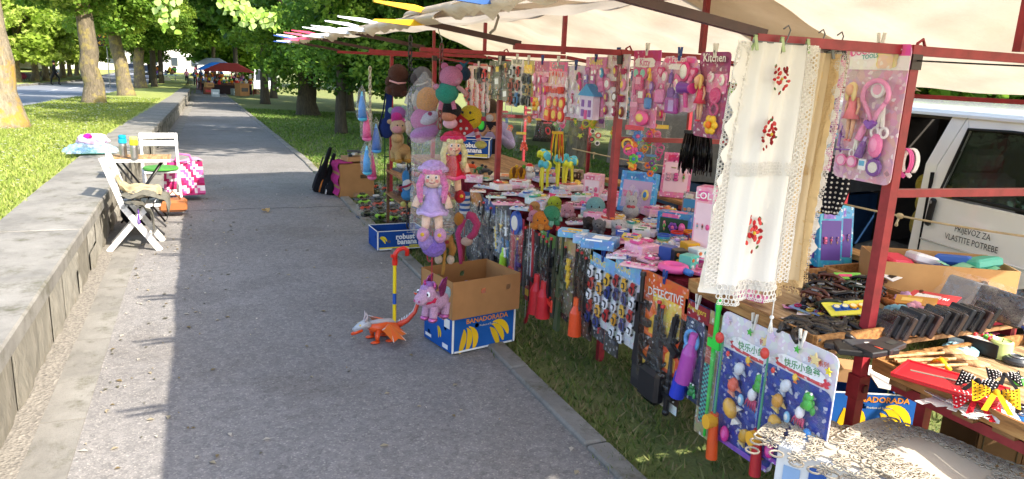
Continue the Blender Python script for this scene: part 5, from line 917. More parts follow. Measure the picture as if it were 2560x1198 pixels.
for sg in (-1, 1):
    part(dg, 'horn', 'plastic', lambda m: m.tube([(sg*.05*s, -.46*s, .48*s), (sg*.08*s, -.42*s, .6*s), (sg*.07*s, -.44*s, .7*s)], [.03*s, .02*s, .005*s], 6, '#c9b8b8'))
    part(dg, 'eye', 'plastic', lambda m: m.ell((sg*.07*s, -.58*s, .42*s), .02*s, '#f4d040'))
    def _w(m):
        top = [(sg*.12*s, .02*s, .4*s), (sg*.5*s, -.22*s, .42*s), (sg*.75*s, -.05*s, .2*s), (sg*.62*s, .1*s, .22*s), (sg*.6*s, .28*s, .14*s), (sg*.42*s, .26*s, .2*s), (sg*.3*s, .4*s, .18*s), (sg*.12*s, .22*s, .36*s)]
        c = Vector((sg*.2*s, .04*s, .38*s))
        for k in range(len(top)):
            a, b = Vector(top[k]), Vector(top[(k+1) % len(top)]); m._add([c+Vector((0, 0, .012)), a, b, a.lerp(c, .3)-Vector((0, 0, .006)), c-Vector((0, 0, .006))], [(0, 1, 2), (4, 2, 1)], ['#e8611f', '#f07a2c'][k % 2], False)
        for k in (1, 2, 4, 6): m.tube([c, Vector(top[k])], [.02*s, .01*s], 6, '#d9cfc8')
    part(dg, 'wing', 'plastic', _w)
    for yy in (-.18, .16):
        def _l(m): m.tube([(sg*.12*s, yy*s, .26*s), (sg*.2*s, (yy-.06)*s, .14*s), (sg*.18*s, (yy-.04)*s, .05*s)], [.07*s, .055*s, .04*s], 8, '#e4521e'); m.ell((sg*.19*s, (yy-.1)*s, .03*s), (.07*s, .11*s, .03*s), '#e4521e')
        part(dg, 'leg', 'plastic', _l)
zt = ony(990, 640, p.y).z
part(dg, 'push_stick', 'plastic', lambda m: [m.cyl((0, .22*s, a), (0, .22*s, b), .0125, .0125, 10, c) for a, b, c in ((.34*s, zt*.42, '#f0d21c'), (zt*.42, zt*.55, '#2456b0'), (zt*.55, zt*.94, '#f0d21c'))])
def _g(m): z = zt*.94; m.cyl((0, .22*s, z-.03), (0, .22*s, z+.01), .018, .02, 10, '#d8281c'); m.tube([(0, .22*s, z), (0, .23*s, z+.05), (0, .3*s, z+.075), (0, .42*s, z+.085), (0, .5*s, z+.07), (0, .5*s, z+.03)], [.017, .017, .016, .015, .016, .016], 8, '#d8281c'); m.box((0, .18*s, z+.035), (.018, .03, .02), '#d8281c')
part(dg, 'handle', 'plastic', _g)
# bubble packed toy cars laid out on the ground
ii = 0
for row in range(6):
    for k in range(4):
        q = onz(880+row*3+k*34, 470+row*15+k*5, .0); t = thing('toy_car_pack', 'clear pack holding a toy car among the packs laid by the kerb', 'toy', q+Vector((.12, 0, .0)), (0, 0, .3+rnd.uniform(-.2, .2)), 'toy car packs laid on the grass'); c1_, c2_ = rnd.choice([('#8fc83a', BK), ('#3c4a5c', SIL), ('#c8432c', BK), ('#d8a02c', BK), ('#5a7a96', WH), ('#46503a', BK)]), 0
        m = MB(); m.box((0, 0, .012), (.26, .13, .012), rnd.choice(['#3a4a5a', '#4a5a3c', '#5a4a4a', '#32465c'])); m.build('tray', 'card', t)
        m = MB(); m.rbox((0, 0, .05), (.16, .07, .05), c1_[0], b=.015); m.rbox((-.01, 0, .085), (.08, .06, .03), c1_[1], b=.01)
        m.build('car_body', 'plastic', t)
        for sx in (-1, 1):
            for sy in (-1, 1): m = MB(); m.cyl((sx*.05, sy*.035, .04), (sx*.05, sy*.048, .04), .024, .024, 10, '#17171a'); m.build('wheel', 'plastic', t)
        m = MB(); m.rbox((0, 0, .066), (.25, .12, .085), '#fff', b=.012); m.build('clear_cover', 'film', t)
# shelf rack with car boxes behind the white chain
sh = thing('display_shelf', 'small wooden display shelf with toy cars left of the dolls', 'shelf', (1.98, 7.2, 0.0), (0, 0, 0))
for z in (.42, .68):
    m = MB(); m.box((.12, 0, z), (.4, 1.9, .02), '#a87c4a'); m.build('shelf_board', 'wood', sh)
for x, y in ((-.06, -.9), (-.06, .9), (.3, -.9), (.3, .9)): m = MB(); m.box((x, y, .38), (.03, .03, .76), '#7c5a3a'); m.build('upright', 'wood', sh)
for z in (.43, .69):
    for k in range(6):
        t = thing('boxed_toy_car', 'boxed toy car standing on the small wooden display shelf', 'toy', (2.05+rnd.uniform(-.02, .02), 6.42+k*.31, z+.001), (0, 0, PI/2+rnd.uniform(-.2, .2)), 'boxed cars on the display shelf')
        m = MB(); m.box((0, 0, .012), (.24, .13, .024), rnd.choice(['#4a5560', '#6a4a3a', '#3c5a78', '#7a6a4a'])); m.build('tray', 'card', t); m = MB(); m.rbox((0, 0, .06), (.15, .075, .05), rnd.choice(['#c8742c', '#b0342c', '#3a5a8a', '#c8c4bc', '#4a7a3a']), b=.015); m.rbox((0, 0, .095), (.08, .06, .03), '#22262c', b=.01); m.build('car_body', 'plastic', t); m = MB(); m.rbox((0, 0, .075), (.23, .12, .1), '#fff', b=.012); m.build('clear_cover', 'film', t)
# cardboard box with pink cloth, black instrument bags
q = onz(868, 492, 0); t = thing('cardboard_box', 'brown cardboard box half covered by a magenta cloth near the kerb', 'cardboard box', q+Vector((.1, .1, .0)), (0, 0, .1)); m = MB(); m.rbox((0, 0, .24), (.5, .4, .48), '#a97e52', b=.006); m.build('carton', 'cardboard', t)
m = MB(); m.grid(lambda u, v: Vector((-.262-.02*math.sin(v*14), -.22+.44*u, .5-.46*v)), 8, 8, '#c02a7a'); m.grid(lambda u, v: Vector((-.26+.2*v, -.22+.44*u, .494+.006*math.sin(u*9))), 8, 3, '#c02a7a'); m.build('cloth', 'fabric', t)
m = MB(); m.box((.1, -.203, .3), (.1, .004, .05), '#5a4632'); m.build('handle_hole', 'cardboard', t)
t = thing('cardboard_box', 'small open cardboard tray on top of the magenta covered box', 'cardboard box', q+Vector((.14, .1, .505)), (0, 0, .2)); m = MB(); m.box((0, 0, .03), (.34, .26, .06), '#b89066'); m.build('tray', 'cardboard', t); m = MB(); [m.box((rnd.uniform(-.1, .1), rnd.uniform(-.08, .08), .08+.02*k), (.18, .05, .03), c, (0, 0, rnd.random()*3)) for k, c in enumerate([BK, WH, '#2a2a48', '#3a3a3e'])]; tag(m.build('contents', 'plastic', t), kind='stuff')
for i in range(3):
    a = onz(792+i*16, 478+i*5, 0); b = onx(826+i*10, 370+i*14, a.x+.1+.04*i); t = thing('instrument_bag', ['slim black instrument bag leaning outermost by the kerb', 'black bag with orange trim leaning in the middle by the kerb', 'black bag with white trim leaning against the magenta cloth'][i], 'bag', a); d = b-a
    m = MB(); m.tube([d*u for u in (0, .1, .35, .45, .7, .95, 1.)], [.05, .09, .085, .06, .03, .03, .02], 10, '#1b1b1e'); m.build('case', 'fabric', t)
    m = MB(); m.tube([d*u+Vector((-.07, -.05, 0)) for u in (.05, .2, .4, .6, .8)], .012, 6, ['#35353a', '#d8803a', '#d8d4cc'][i]); m.build('trim', 'fabric', t)
# ---------------------------------------------------------------- goods on the burgundy table
def tb(px, py, z=TZ+.006): return onz(px, py, z)
def pbox(label, px, py, wpx, h, d, cols, rz=0., title=None, lean=0., z=TZ+.008, win=True, cat='boxed toy', name='toy_box', mat='print', grp=None):
    p = tb(px, py, z); w = wpx*pxs(p); t = thing(name, label, cat, p, (lean, 0, look(p, rz)), grp)
    m = MB(); m.rbox((0, 0, h/2), (w, d, h), cols[0], b=.003); m.build('carton', mat, t); q = -d/2-.0012
    if win: m = MB(); m.box((0, q, h*.45), (w*.82, .002, h*.66), cols[1]); m.build('window', 'vinyl', t); q -= .0015
    for k in range(3 if win else 2):
        if win: item(Rr.choice(['doll', 'oval', 'flower', 'cup', 'car']), t, ((-.26+.26*k)*w, q, h*.45), min(w*.3, h*.5), cols[(k+2) % len(cols)], cols[-1])
    m = MB(); m.box((-.1*w, q, h*.88), (w*.5, .002, h*.14), cols[-1]); m.build('title_patch', mat, t)
    m = MB(); m.box((.06*w, -.1*d, h+.0012), (w*.5, d*.5, .002), cols[-1]); m.build('lid_print', mat, t)
    if title: m = MB(); m.text(title, Matrix.Translation((-.1*w, q-.0016, h*.88))@Matrix.Rotation(PI/2, 4, 'X'), h*.13, '#ffffff', bold=.02); m.build('title', mat, t)
    return t
def flatpack(label, px, py, wpx, dpx, cols, rz=0., z=TZ+.008, th=.012, n=3, kinds=('oval', 'mirror', 'star', 'flower', 'comb'), grp=None):
    p = tb(px, py, z); w = wpx*pxs(p); d = dpx*pxs(p)*1.6; t = thing('toy_pack', label, 'toy set', p, (rnd.uniform(-.04, .04), rnd.uniform(-.04, .04), look(p, rz)), grp)
    m = MB(); m.rbox((0, 0, th/2), (w, d, th), cols[0], b=.003); m.build('backing_card', 'print', t)
    for k in range(n):
        o = item(kinds[k % len(kinds)], t, ((-.3+.6*k/max(1, n-1))*w, rnd.uniform(-.15, .15)*d, th+.003), min(w/n, d)*.75, cols[1+k % (len(cols)-1)], '#f6f0f2'); o.rotation_euler = (-PI/2, 0, rnd.uniform(-.5, .5))
    m = MB(); m.grid(lambda u, v: Vector(((u-.5)*w*.96, (v-.5)*d*.96, th+.03*min(1, 5*min(u, 1-u), 5*min(v, 1-v))+.004*math.sin(u*20+v*13))), 9, 9, '#fff'); m.build('wrap', 'film', t)
    return t
def octopus(label, px, py, wpx, c1_, c2_, rz=0., dz=0., tilt=0.):
    p = tb(px, py, TZ+.01+dz); s = wpx*pxs(p)
    return fig('plush_octopus', label, 'plush toy', p, 0, [('head', 'plush', [('e', (0, 0, .42), (.4, .38, .38), c1_)])]+[('tentacle', 'plush', [('t', [(.2*math.cos(a), .2*math.sin(a), .22), (.38*math.cos(a), .36*math.sin(a), .1), (.5*math.cos(a), .5*math.sin(a), .12)], [.16, .14, .09], c1_ if k % 2 else c2_)]) for k, a in enumerate([i*PI/4 for i in range(8)])]+eyes(.16, -.34, .44, .035, white=False), rot=(tilt, 0, look(p, rz)), s=s)
octopus('lime yellow plush octopus at the back of the octopus pile', 1385, 525, 44, '#c6dc3a', '#d4e65c')
octopus('pale pink plush octopus beside the lime one', 1418, 542, 42, '#eda8b4', '#f2c0c8', dz=.02)
octopus('green plush octopus leaning in the middle of the pile', 1378, 552, 54, '#3f9c6e', '#8fd0b4', dz=.05, tilt=.5)
octopus('orange plush octopus at the table edge', 1352, 572, 56, '#f08a1e', '#f5a040', dz=.0)
octopus('pink plush octopus peeping out beside the orange one', 1334, 552, 34, '#f0a0b8', '#f6bccb')
octopus('tan plush octopus behind the pink one', 1336, 530, 34, '#dfa05a', '#e8b87c')
octopus('pale aqua plush octopus sitting alone right of the pile', 1487, 540, 60, '#8cc6c8', '#a6d8d8')
def puppy(label, px, py, wpx, c, nose='#2a2224', rz=0., muz=None):
    p = tb(px, py); s = wpx*pxs(p)
    fig('plush_puppy', label, 'plush toy', p, 0, [('body', 'plush', [('e', (0, .1, .3), (.4, .42, .32), c)]), ('head', 'plush', [('e', (0, -.18, .62), (.36, .34, .34), c), ('e', (0, -.46, .54), (.18, .16, .14), muz or c)]), ('nose', 'plastic', [('e', (0, -.6, .58), (.06, .04, .05), nose)])]+[('ear', 'plush', [('e', (sg*.34, -.12, .66), (.1, .16, .24), c)]) for sg in (-1, 1)]+[('paw', 'plush', [('e', (sg*.24, -.34, .12), (.15, .2, .12), c)]) for sg in (-1, 1)]+eyes(.14, -.47, .7, .04, white=False), rot=(0, 0, look(p, rz)), s=s)
puppy('dark brown plush puppy beside the grey one', 1470, 572, 34, '#4a3a34'); puppy('mottled grey plush puppy at the table edge', 1497, 584, 40, '#8a8688', rz=-.2); puppy('white plush mouse with pink face next to the grey puppy', 1545, 588, 44, '#ece6e6', '#e08aa0', muz='#f0a0b4')
p = tb(1575, 545); tt = fig('plush_lamb', 'white plush animal with red bow sealed in a clear bag', 'plush toy', p, 0, [('body', 'plush', [('e', (0, 0, .35), (.4, .36, .4), '#efe9e6'), ('e', (0, -.06, .85), (.3, .28, .3), '#f2ecea')]), ('bow', 'fabric', [('e', (-.1, -.3, .62), (.12, .06, .08), '#d02838'), ('e', (.1, -.3, .62), (.12, .06, .08), '#d02838')])]+[('ear', 'plush', [('e', (sg*.18, 0, 1.15), (.09, .07, .2), '#f0dede')]) for sg in (-1, 1)]+eyes(.1, -.32, .9, .03, white=False), rot=(0, 0, look(p)), s=50*pxs(p)); bagmesh(tt, 1., 1.7, .9, .0, seed=12)
# boxes
pbox('long sky blue game box with red details at the table edge', 1433, 592, 72, .045, .09, ['#6fb0dc', '#e8e4d8', '#e23c34', YE], -.2, win=False)
pbox('blue and white flat tea set box at the table edge by the post', 1500, 618, 84, .06, .15, ['#5a92cc', '#dfe8f0', '#ffffff'], -.25, win=False)
pbox('low pale blue box beside the flat tea set box', 1462, 606, 50, .05, .12, ['#8fbbe0', '#fff', '#dce8f2'], -.25, win=False)
pbox('yellow and blue snack shaped toy box right of the post', 1578, 607, 46, .05, .09, ['#e2c832', '#2a4a9a', '#2f55a8'], -.1, win=False)
pbox('blue striped flat box next to the snack shaped one', 1556, 592, 30, .05, .1, ['#3a66b4', '#dfe6f0', WH], -.1, win=False)
pbox('small white box with red berries print', 1602, 590, 44, .055, .08, ['#efeae6', '#d8433c', '#3f8a44'], 0, win=False)
pbox('big sky blue dolls set box standing behind the bagged lamb', 1588, 532, 92, .30, .07, ['#4a9cd6', '#c8a8c8', PINK, LIL, '#e8d070', '#2f78bc'], -.35, lean=-.2)
pbox('pink window box with a baby doll on the table', 1482, 500, 44, .21, .11, ['#ecb4c4', '#f6dce4', '#e88aa8', WH, '#d8688c'], -.3)
pbox('colourful dog house box with green and purple toys', 1687, 592, 86, .16, .1, ['#3a78b8', '#2a4a34', GR, PUR, PINK, '#e46a9c'], -.3)
pbox('small purple and pink craft box on the table', 1714, 590, 34, .1, .04, ['#d8629c', '#f0d8e4', PUR, '#7fb43c'], -.3, title='ALOE', win=False)
bx = pbox('tall pink doll box behind the hanging lace', 1758, 640, 50, .40, .12, ['#f0a8c8', '#f7d8e6', '#6ac0d8', '#2a2024', '#e0559a'], -.35, title='LOL', win=True)
pbox('narrow brown and blue doll box leaning by the tall pink box', 1722, 560, 40, .22, .08, ['#8a6a6a', '#3f86b0', '#d88a4c', '#c8b0a0'], -.3, lean=-.15)
pbox('flat pink fairy doll box propped upright at the back of the table', 1684, 495, 72, .36, .03, ['#e07aa4', '#f0c8d4', '#e8a8bc', PINK, GR, '#c82f6c'], -.1, lean=-.35, z=.93)
for i, (px, py) in enumerate([(2032, 662), (2068, 668), (2094, 660)]): pbox(['mermaid doll box standing in front with pink tail', 'second mermaid doll box in the middle of the row', 'third mermaid doll box at the back of the row'][i], px, py, 62, .33, .05, ['#3fa6cc', '#6a4a9c', '#e8568c', '#d83a7c', '#8a5ac0'], .55, lean=-.18)
# bubble wands
wi = 0
for i in range(15):
    px, py = 1352+(i % 5)*19+rnd.uniform(-4, 4), 478-(i//5)*9+rnd.uniform(-3, 3); p = tb(px, py); h = .24+rnd.uniform(-.03, .04); c = ['#4fb8cc', '#d8e03a', '#5cc4d8', '#e2e43c'][i % 4]; lab = {'#4fb8cc': 'aqua', '#5cc4d8': 'light blue', '#d8e03a': 'lime', '#e2e43c': 'yellow'}[c]
    t = thing('toy_hammer', '%s headed squeaky hammer standing in the bunch on the table' % lab, 'toy', p, (rnd.uniform(-.1, .1), rnd.uniform(-.1, .1), rnd.random()*3), '%s squeaky hammers' % lab)
    m = MB(); m.cyl((0, 0, 0), (0, 0, h), .012, .01, 8, '#e6dc3a'); m.build('handle', 'plastic', t); m = MB(); m.lathe([(.0, -.04), (.03, -.038), (.034, -.02), (.022, 0), (.034, .02), (.03, .038), (0, .04)], (0, 0, h), 12, c, axis=(1, .2, .1)); m.build('head', 'plastic', t)
# small figures at the back
def figurine(label, px, py, hpx, body, head, hat, z=TZ+.008):
    p = tb(px, py, z); s = hpx*pxs(p)
    fig('toy_figure', label, 'toy', p, 0, [('body', 'plastic', [('e', (0, 0, .26), (.24, .22, .28), body)]), ('head', 'plastic', [('e', (0, -.03, .66), (.23, .22, .22), head), ('e', (0, -.22, .6), (.12, .08, .08), '#f6f0e8')]), ('hat', 'plastic', [('c', (0, 0, .8), (0, 0, .94), .2, .13, hat)])]+[('arm', 'plastic', [('e', (sg*.26, -.06, .34), (.08, .08, .16), body)]) for sg in (-1, 1)]+[('foot', 'plastic', [('e', (sg*.13, -.08, .06), (.12, .16, .07), hat)]) for sg in (-1, 1)]+eyes(.09, -.2, .72, .03), rot=(0, 0, look(p)), s=s)
figurine('white toy dog with a red cap', 1322, 452, 46, '#ece8e4', '#f2eeea', '#d0242c'); figurine('grey toy mouse beside the white dog', 1342, 450, 40, '#4a7ab0', '#a0a0a8', '#8a8a92'); figurine('orange toy bee with yellow head', 1362, 452, 46, '#e2592c', '#f0a82c', '#3a9ac8'); figurine('blue toy car driver beside the bee', 1380, 450, 34, '#2f63b8', '#f0c8a0', '#3a6ac8')
for i, px in enumerate((1284, 1302)):
    p = tb(px, 452); t = thing('plush_slipper', ['yellow giraffe plush slipper standing on the left', 'yellow giraffe plush slipper with green tip'][i], 'slipper', p, (0, 0, look(p))); s = 30*pxs(p); m = MB(); m.ell((0, 0, .5*s), (.42*s, .5*s, .7*s), '#dfa022'); m.build('sole', 'plush', t); m = MB(); m.ell((0, -.25*s, .7*s), (.2*s, .3*s, .5*s), '#7a4a22'); m.build('lining', 'plush', t); m = MB(); m.ell((.2*s, -.1*s, 1.2*s), (.16*s, .16*s, .16*s), ['#e2b43c', '#5aa83c'][i]); m.build('ear', 'plush', t)
# second banana box on the table, robot toys
fruit_box('blue banana box with white lettering standing on the table by the vendor', (2.85, 8.0, TZ+.002), -.45, .5, .36, .2, 'robust')
for i, (px, py, c) in enumerate([(1178, 425, '#e2562c'), (1200, 432, '#2f6a3a'), (1168, 440, '#d8482c'), (1215, 436, '#3a3a3c')]):
    p = tb(px, py); s = 34*pxs(p); fig('toy_robot', ['orange folded robot car near the banana box', 'dark green robot next to the orange one', 'red robot lying at the table end', 'charcoal robot right of the green one'][i], 'toy', p, 0, [('body', 'plastic', [('b', (0, 0, .3), (.6, .4, .3), c)]), ('head', 'plastic', [('b', (.1, -.1, .55), (.22, .2, .2), '#2a2a2c')])]+[('limb', 'plastic', [('b', (x, y, .14), (.2, .14, .3), c, (.3*x, .5*y, 0))]) for x in (-.36, .36) for y in (-.2, .2)], rot=(0, 0, look(p, i*.9)), s=s)
pbox('box of toy eggs lying open with orange domes', 1270, 445, 84, .03, .2, ['#d8c8b0', '#a8763c', OR], -.1, win=False); pbox('white picture box beside the egg box', 1300, 470, 50, .07, .1, ['#e8e0dc', '#b84a48', RD], -.2, win=False); pbox('pastel bead box near the red doll', 1185, 455, 44, .06, .1, ['#e8c8d4', '#b8d8c8', PINK], -.1, win=False)
pbox('small grey camera box behind the hammers', 1412, 445, 36, .1, .06, ['#b8a890', '#6a5a4c', '#3a3432'], -.3); pbox('brown picture box by the tree trunk', 1440, 450, 34, .1, .06, ['#9a8464', '#5c4a3a', '#d8c8a8'], -.3)
cols_l = [([ '#f0b8d0', PINK, LP, HOT], 'pink'), (['#d8d4e4', LIL, SKY, PINK], 'lilac'), (['#d6e6e0', TE, GR, YE], 'mint'), (['#e9dcd8', RD, OR, YE], 'cream'), (['#b8c8e0', BLU, SKY, WH], 'blue')]
k = 0
for px, py, w, d, ci, tx in [(1215, 470, 60, 14, 4, 'far end of the table by the red doll'), (1290, 488, 70, 16, 1, 'below the white picture box'), (1330, 482, 50, 14, 2, 'in front of the hammers'), (1405, 492, 60, 16, 3, 'right of the hammers'), (1270, 512, 80, 16, 0, 'at the table edge near the far post'), (1310, 525, 70, 16, 4, 'behind the tan octopus'), (1432, 520, 56, 18, 0, 'between the octopus pile and the pink window box'), (1445, 560, 60, 18, 1, 'under the aqua octopus'), (1470, 545, 50, 16, 2, 'left of the aqua octopus'), (1530, 565, 50, 14, 3, 'behind the white mouse'), (1625, 565, 60, 18, 3, 'in front of the dog house box'), (1640, 620, 60, 18, 0, 'under the rainbow springs'), (1590, 640, 110, 26, 0, 'by the near post'), (1600, 668, 96, 24, 0, 'as the lower pink one at the table edge'), (1545, 645, 60, 18, 1, 'left of the pink packs'), (1240, 495, 50, 12, 2, 'next to the far post'), (1360, 505, 60, 16, 1, 'behind the lime octopus'), (1195, 480, 40, 12, 3, 'near the striped monkey'), (1700, 640, 60, 20, 1, 'behind the toy cubes')]:
    flatpack('flat %s toy pack lying %s' % (cols_l[ci][1], tx), px, py, w, d, cols_l[ci][0], rnd.uniform(-.5, .3), TZ+.008+.004*(k % 4), n=4); k += 1
Rf = random.Random(31)
for i in range(64):
    x, y = Rf.uniform(2.22, 3.25), Rf.uniform(2.85, 6.2); q = Vector((x, y, TZ+.01+.004*(i % 5))); c, nm = cols_l[[0, 1, 0, 2, 3, 0, 4, 1][i % 8]]; w = Rf.uniform(.1, .2); d = Rf.uniform(.08, .14); th = Rf.choice([.014, .03, .05])
    t = thing('toy_pack', 'small %s toy pack in the crowded middle of the toy table' % nm, 'toy set', q, (Rf.uniform(-.05, .05), Rf.uniform(-.05, .05), Rf.uniform(-.8, .8)), 'small %s toy packs on the table' % nm)
    m = MB(); m.rbox((0, 0, th/2), (w, d, th), c[0], b=.003); m.build('backing_card', 'print', t)
    for k in range(3): o = item(Rf.choice(['oval', 'flower', 'star', 'cup', 'comb', 'car', 'heart']), t, ((-.3+.3*k)*w, Rf.uniform(-.1, .1)*d, th+.004), d*.55, c[1+k % 3], '#f6f0f2'); o.rotation_euler = (-PI/2, 0, Rf.uniform(-1, 1))
    m = MB(); m.grid(lambda u, v: Vector(((u-.5)*w*.97, (v-.5)*d*.97, th+.03*min(1, 5*min(u, 1-u), 5*min(v, 1-v))+.005*math.sin(u*20+v*13+i))), 7, 7, '#fff'); m.build('wrap', 'film', t)
p = tb(1682, 683); m = MB(); t = thing('toy_mirror', 'pink plastic hand mirror lying at the table edge', 'toy', p, (0, 0, look(p, -.4))); s = 70*pxs(p); m.tube([(.42*s*math.cos(a), .36*s*math.sin(a), .03) for a in [k*PI/10 for k in range(20)]], .022, 8, '#ee5fa4', closed=True); m.build('rim', 'plastic', t); m = MB(); m.cyl((0, 0, .012), (0, 0, .024), .36*s, .36*s, 18, '#e88ab8'); m.build('disc', 'plastic', t); m = MB(); m.tube([(.45*s, -.1*s, .03), (.8*s, -.3*s, .03)], .018, 8, '#3f7ac8'); m.build('handle', 'plastic', t)
RB = ['#d8382c', '#ee8a22', '#f0d234', '#3fae5a', '#35a0b8', '#3f62b8']
for i, (px, py) in enumerate([(1657, 615), (1690, 608), (1722, 606)]):
    p = tb(px, py); s = 32*pxs(p); t = thing('rainbow_spring', ['rainbow spring standing first from the near post', 'rainbow spring in the middle of the three', 'rainbow spring next to the toy cubes'][i], 'toy', p, (0, 0, 0))
    for k in range(6):
        m = MB(); m.lathe([(.5*s, 0), (.5*s, .14*s), (.44*s, .14*s), (.44*s, 0)], (0, 0, .16*s*k), 18, RB[(k+i) % 6]); m.build('coil', 'plastic', t)
for i, (px, py, c, d_) in enumerate([(1695, 658, '#1c1a18', YE), (1722, 640, '#d8a024', BK), (1742, 655, '#dfe8e2', TE), (1720, 672, '#5fc0b0', WH), (1668, 650, '#2a4a9c', OR)]):
    p = tb(px, py, TZ+.02); s = 36*pxs(p); t = thing('toy_cube', ['black boxed toy cube', 'gold and black boxed toy cube', 'white puzzle cube with teal sides', 'teal puzzle cube with white face', 'blue boxed toy cube'][i]+' by the springs', 'toy', p, (0, 0, look(p, .4+.2*i))); m = MB(); m.rbox((0, 0, s/2), (s, s, s), c, b=.004); m.build('cube_body', 'plastic', t)
    for u in (-.25, .25):
        for v in (.28, .72): m = MB(); m.cyl((u*s, -s/2, v*s), (u*s, -s/2-.004, v*s), .13*s, .13*s, 10, [d_, '#e07a3c', PINK, d_][int(u > 0)*2+int(v > .5)]); m.build('button', 'plastic', t)
for i in range(4):
    p = tb(1775+i*26, 690+i*14, TZ+.008); flatpack(['pink comb set lying by the lace cloth', 'magenta stationery set under the lace cloth', 'pink doll accessory pack at the lace hem', 'rose beauty pack beside the wooden tray'][i], 1775+i*30, 690+i*18, 100, 26, ['#e878ae', HOT, LP, '#f6d2e2'], -.3, TZ+.01+.012*i, .02, 4, ('comb', 'oval', 'comb', 'box'))
pbox('stack of slim pink pencil boxes near the toy cubes', 1770, 668, 90, .05, .07, ['#d83f8c', '#fff', '#f4e8ee'], -.35, win=False); pbox('grey and white boxed set under the pink pencil boxes', 1752, 650, 70, .045, .09, ['#c4bec4', '#fff', '#e2dce4'], -.35, win=False); pbox('plum boxed ball beside the lace cloth', 1745, 628, 50, .1, .08, ['#6a2f5c', '#d87a3c', '#e89a4c', '#3a78b0'], -.3)
# ---------------------------------------------------------------- second row of hanging goods under the roof
def bagtoy(label, px, py, y, wpx, hpx, kinds, cols, n, seed, grp=None):
    p = sp(px, py, y); w, h = wpx*pxs(p), hpx*pxs(p); t = thing('bagged_toy', label, 'toy', p, (0, 0, look(p)), grp); R = random.Random(seed)
    for i in range(n): item(R.choice(kinds), t, (R.uniform(-.3, .3)*w, R.uniform(-.02, .02), (-.38+.7*(i+.5)/n)*h), R.uniform(.35, .5)*w*(1.6 if n < 3 else 1), cols[i % len(cols)], cols[(i+1) % len(cols)], R.uniform(-.6, .6))
    m = MB(); m.box((0, 0, .46*h), (.7*w, .006, .1*h), R.choice(['#e8e4e0', '#f0d24c', '#d84a5c', '#5a9ad0'])); m.build('header', 'card', t)
    m = MB(); m.grid(lambda u, v: Vector(((u-.5)*w, -.05*min(1, 4*min(u, 1-u), 4*min(v, 1-v))+.006*math.sin(u*22+v*17+seed), (v-.5)*h)), 8, 8, '#fff'); m.build('bag', 'film', t); m = MB(); m.tube([(0, 0, .5*h), (0, 0, .5*h+.08)], .002, 4, '#ddd'); m.build('loop', 'plastic', t); return t
FL = ['flower', 'flower', 'ring', 'star']; FC = [OR, YE, '#e8472c', '#5ab83c', '#3f78c0', PINK, '#d83a8a']
bagtoy('tall bag of orange and yellow flower building toys by the post', 1582, 375, 3.95, 66, 120, FL, FC, 12, 1); bagtoy('bag of flower building toys right of the tall one', 1622, 350, 4.05, 48, 80, FL, FC, 8, 2); bagtoy('small bag of orange and purple flower toys hanging lowest', 1625, 415, 4.0, 38, 56, FL, [OR, PUR, '#57b845'], 6, 3)
bagtoy('pink round bag of hoops left of the black tassels', 1652, 362, 4.05, 44, 96, ['ring', 'disc', 'heart'], [HOT, PINK, '#f07ab0'], 6, 4)
for i, (px, py, w, h, kd, cc, lb) in enumerate([(1277, 318, 26, 60, ['house'], ['#f0a02c', '#e04a2c'], 'orange giraffe bag by the far post'), (1302, 362, 36, 62, ['frog'], ['#e8452c', '#ee6a4c'], 'red monster bag below the giraffe bag'), (1328, 300, 40, 30, ['fish'], ['#ee7a1e', '#f4efe6'], 'orange and white fish bag'), (1318, 302, 24, 56, ['doll', 'rifle'], ['#7a8a5c', '#b8c83a', '#c85a7c'], 'green and pink doll bag'), (1368, 326, 30, 40, ['oval'], ['#c81f28', '#1c1c1c'], 'red ladybird bag'), (1412, 318, 36, 50, ['flower', 'heart'], ['#ea4a9a', '#3aa0b0', '#f07ab8'], 'pink and teal flower bag'), (1452, 322, 44, 60, ['ring', 'star', 'rod'], ['#c8d83a', '#8ac83a', '#ee7a2c'], 'lime ring bag'), (1488, 342, 34, 56, ['frog', 'disc'], ['#f0eeea', '#1c1c1c', '#d83a30'], 'black and white panda bag'), (1506, 312, 30, 56, ['doll'], ['#e2cc3a', '#6ab83c'], 'yellow doll bag'), (1530, 325, 40, 60, ['ring', 'flower'], ['#8ac83a', '#e2d43a', '#ee6a2c'], 'green and yellow ring bag by the post'), (1475, 300, 50, 36, ['ring', 'star', 'oval'], ['#b8d83c', '#f0e04a'], 'pale green star bag'), (1390, 300, 34, 34, ['disc', 'cup'], ['#5ac84a', '#f4e8e8'], 'green dish bag'), (1345, 322, 20, 50, ['rod', 'spoon'], ['#e85aa0', '#5ab0d8'], 'pink wand bag'), (1262, 300, 20, 44, ['car'], ['#3f78b8', '#c83a34'], 'blue toy bag at the far post'), (1540, 355, 26, 56, ['flower', 'squid'], ['#e0452c', '#e88a9c', '#5ab83c'], 'red flower bag low by the post'), (1437, 300, 24, 40, ['bottle', 'frog'], ['#57b845', '#e2e04a'], 'green bottle bag')]):
    bagtoy(lb+' hung in the second row', px, py, 5.0+.08*(i % 3), w, h, kd, cc, 1 if len(kd) == 1 else 4, 10+i)
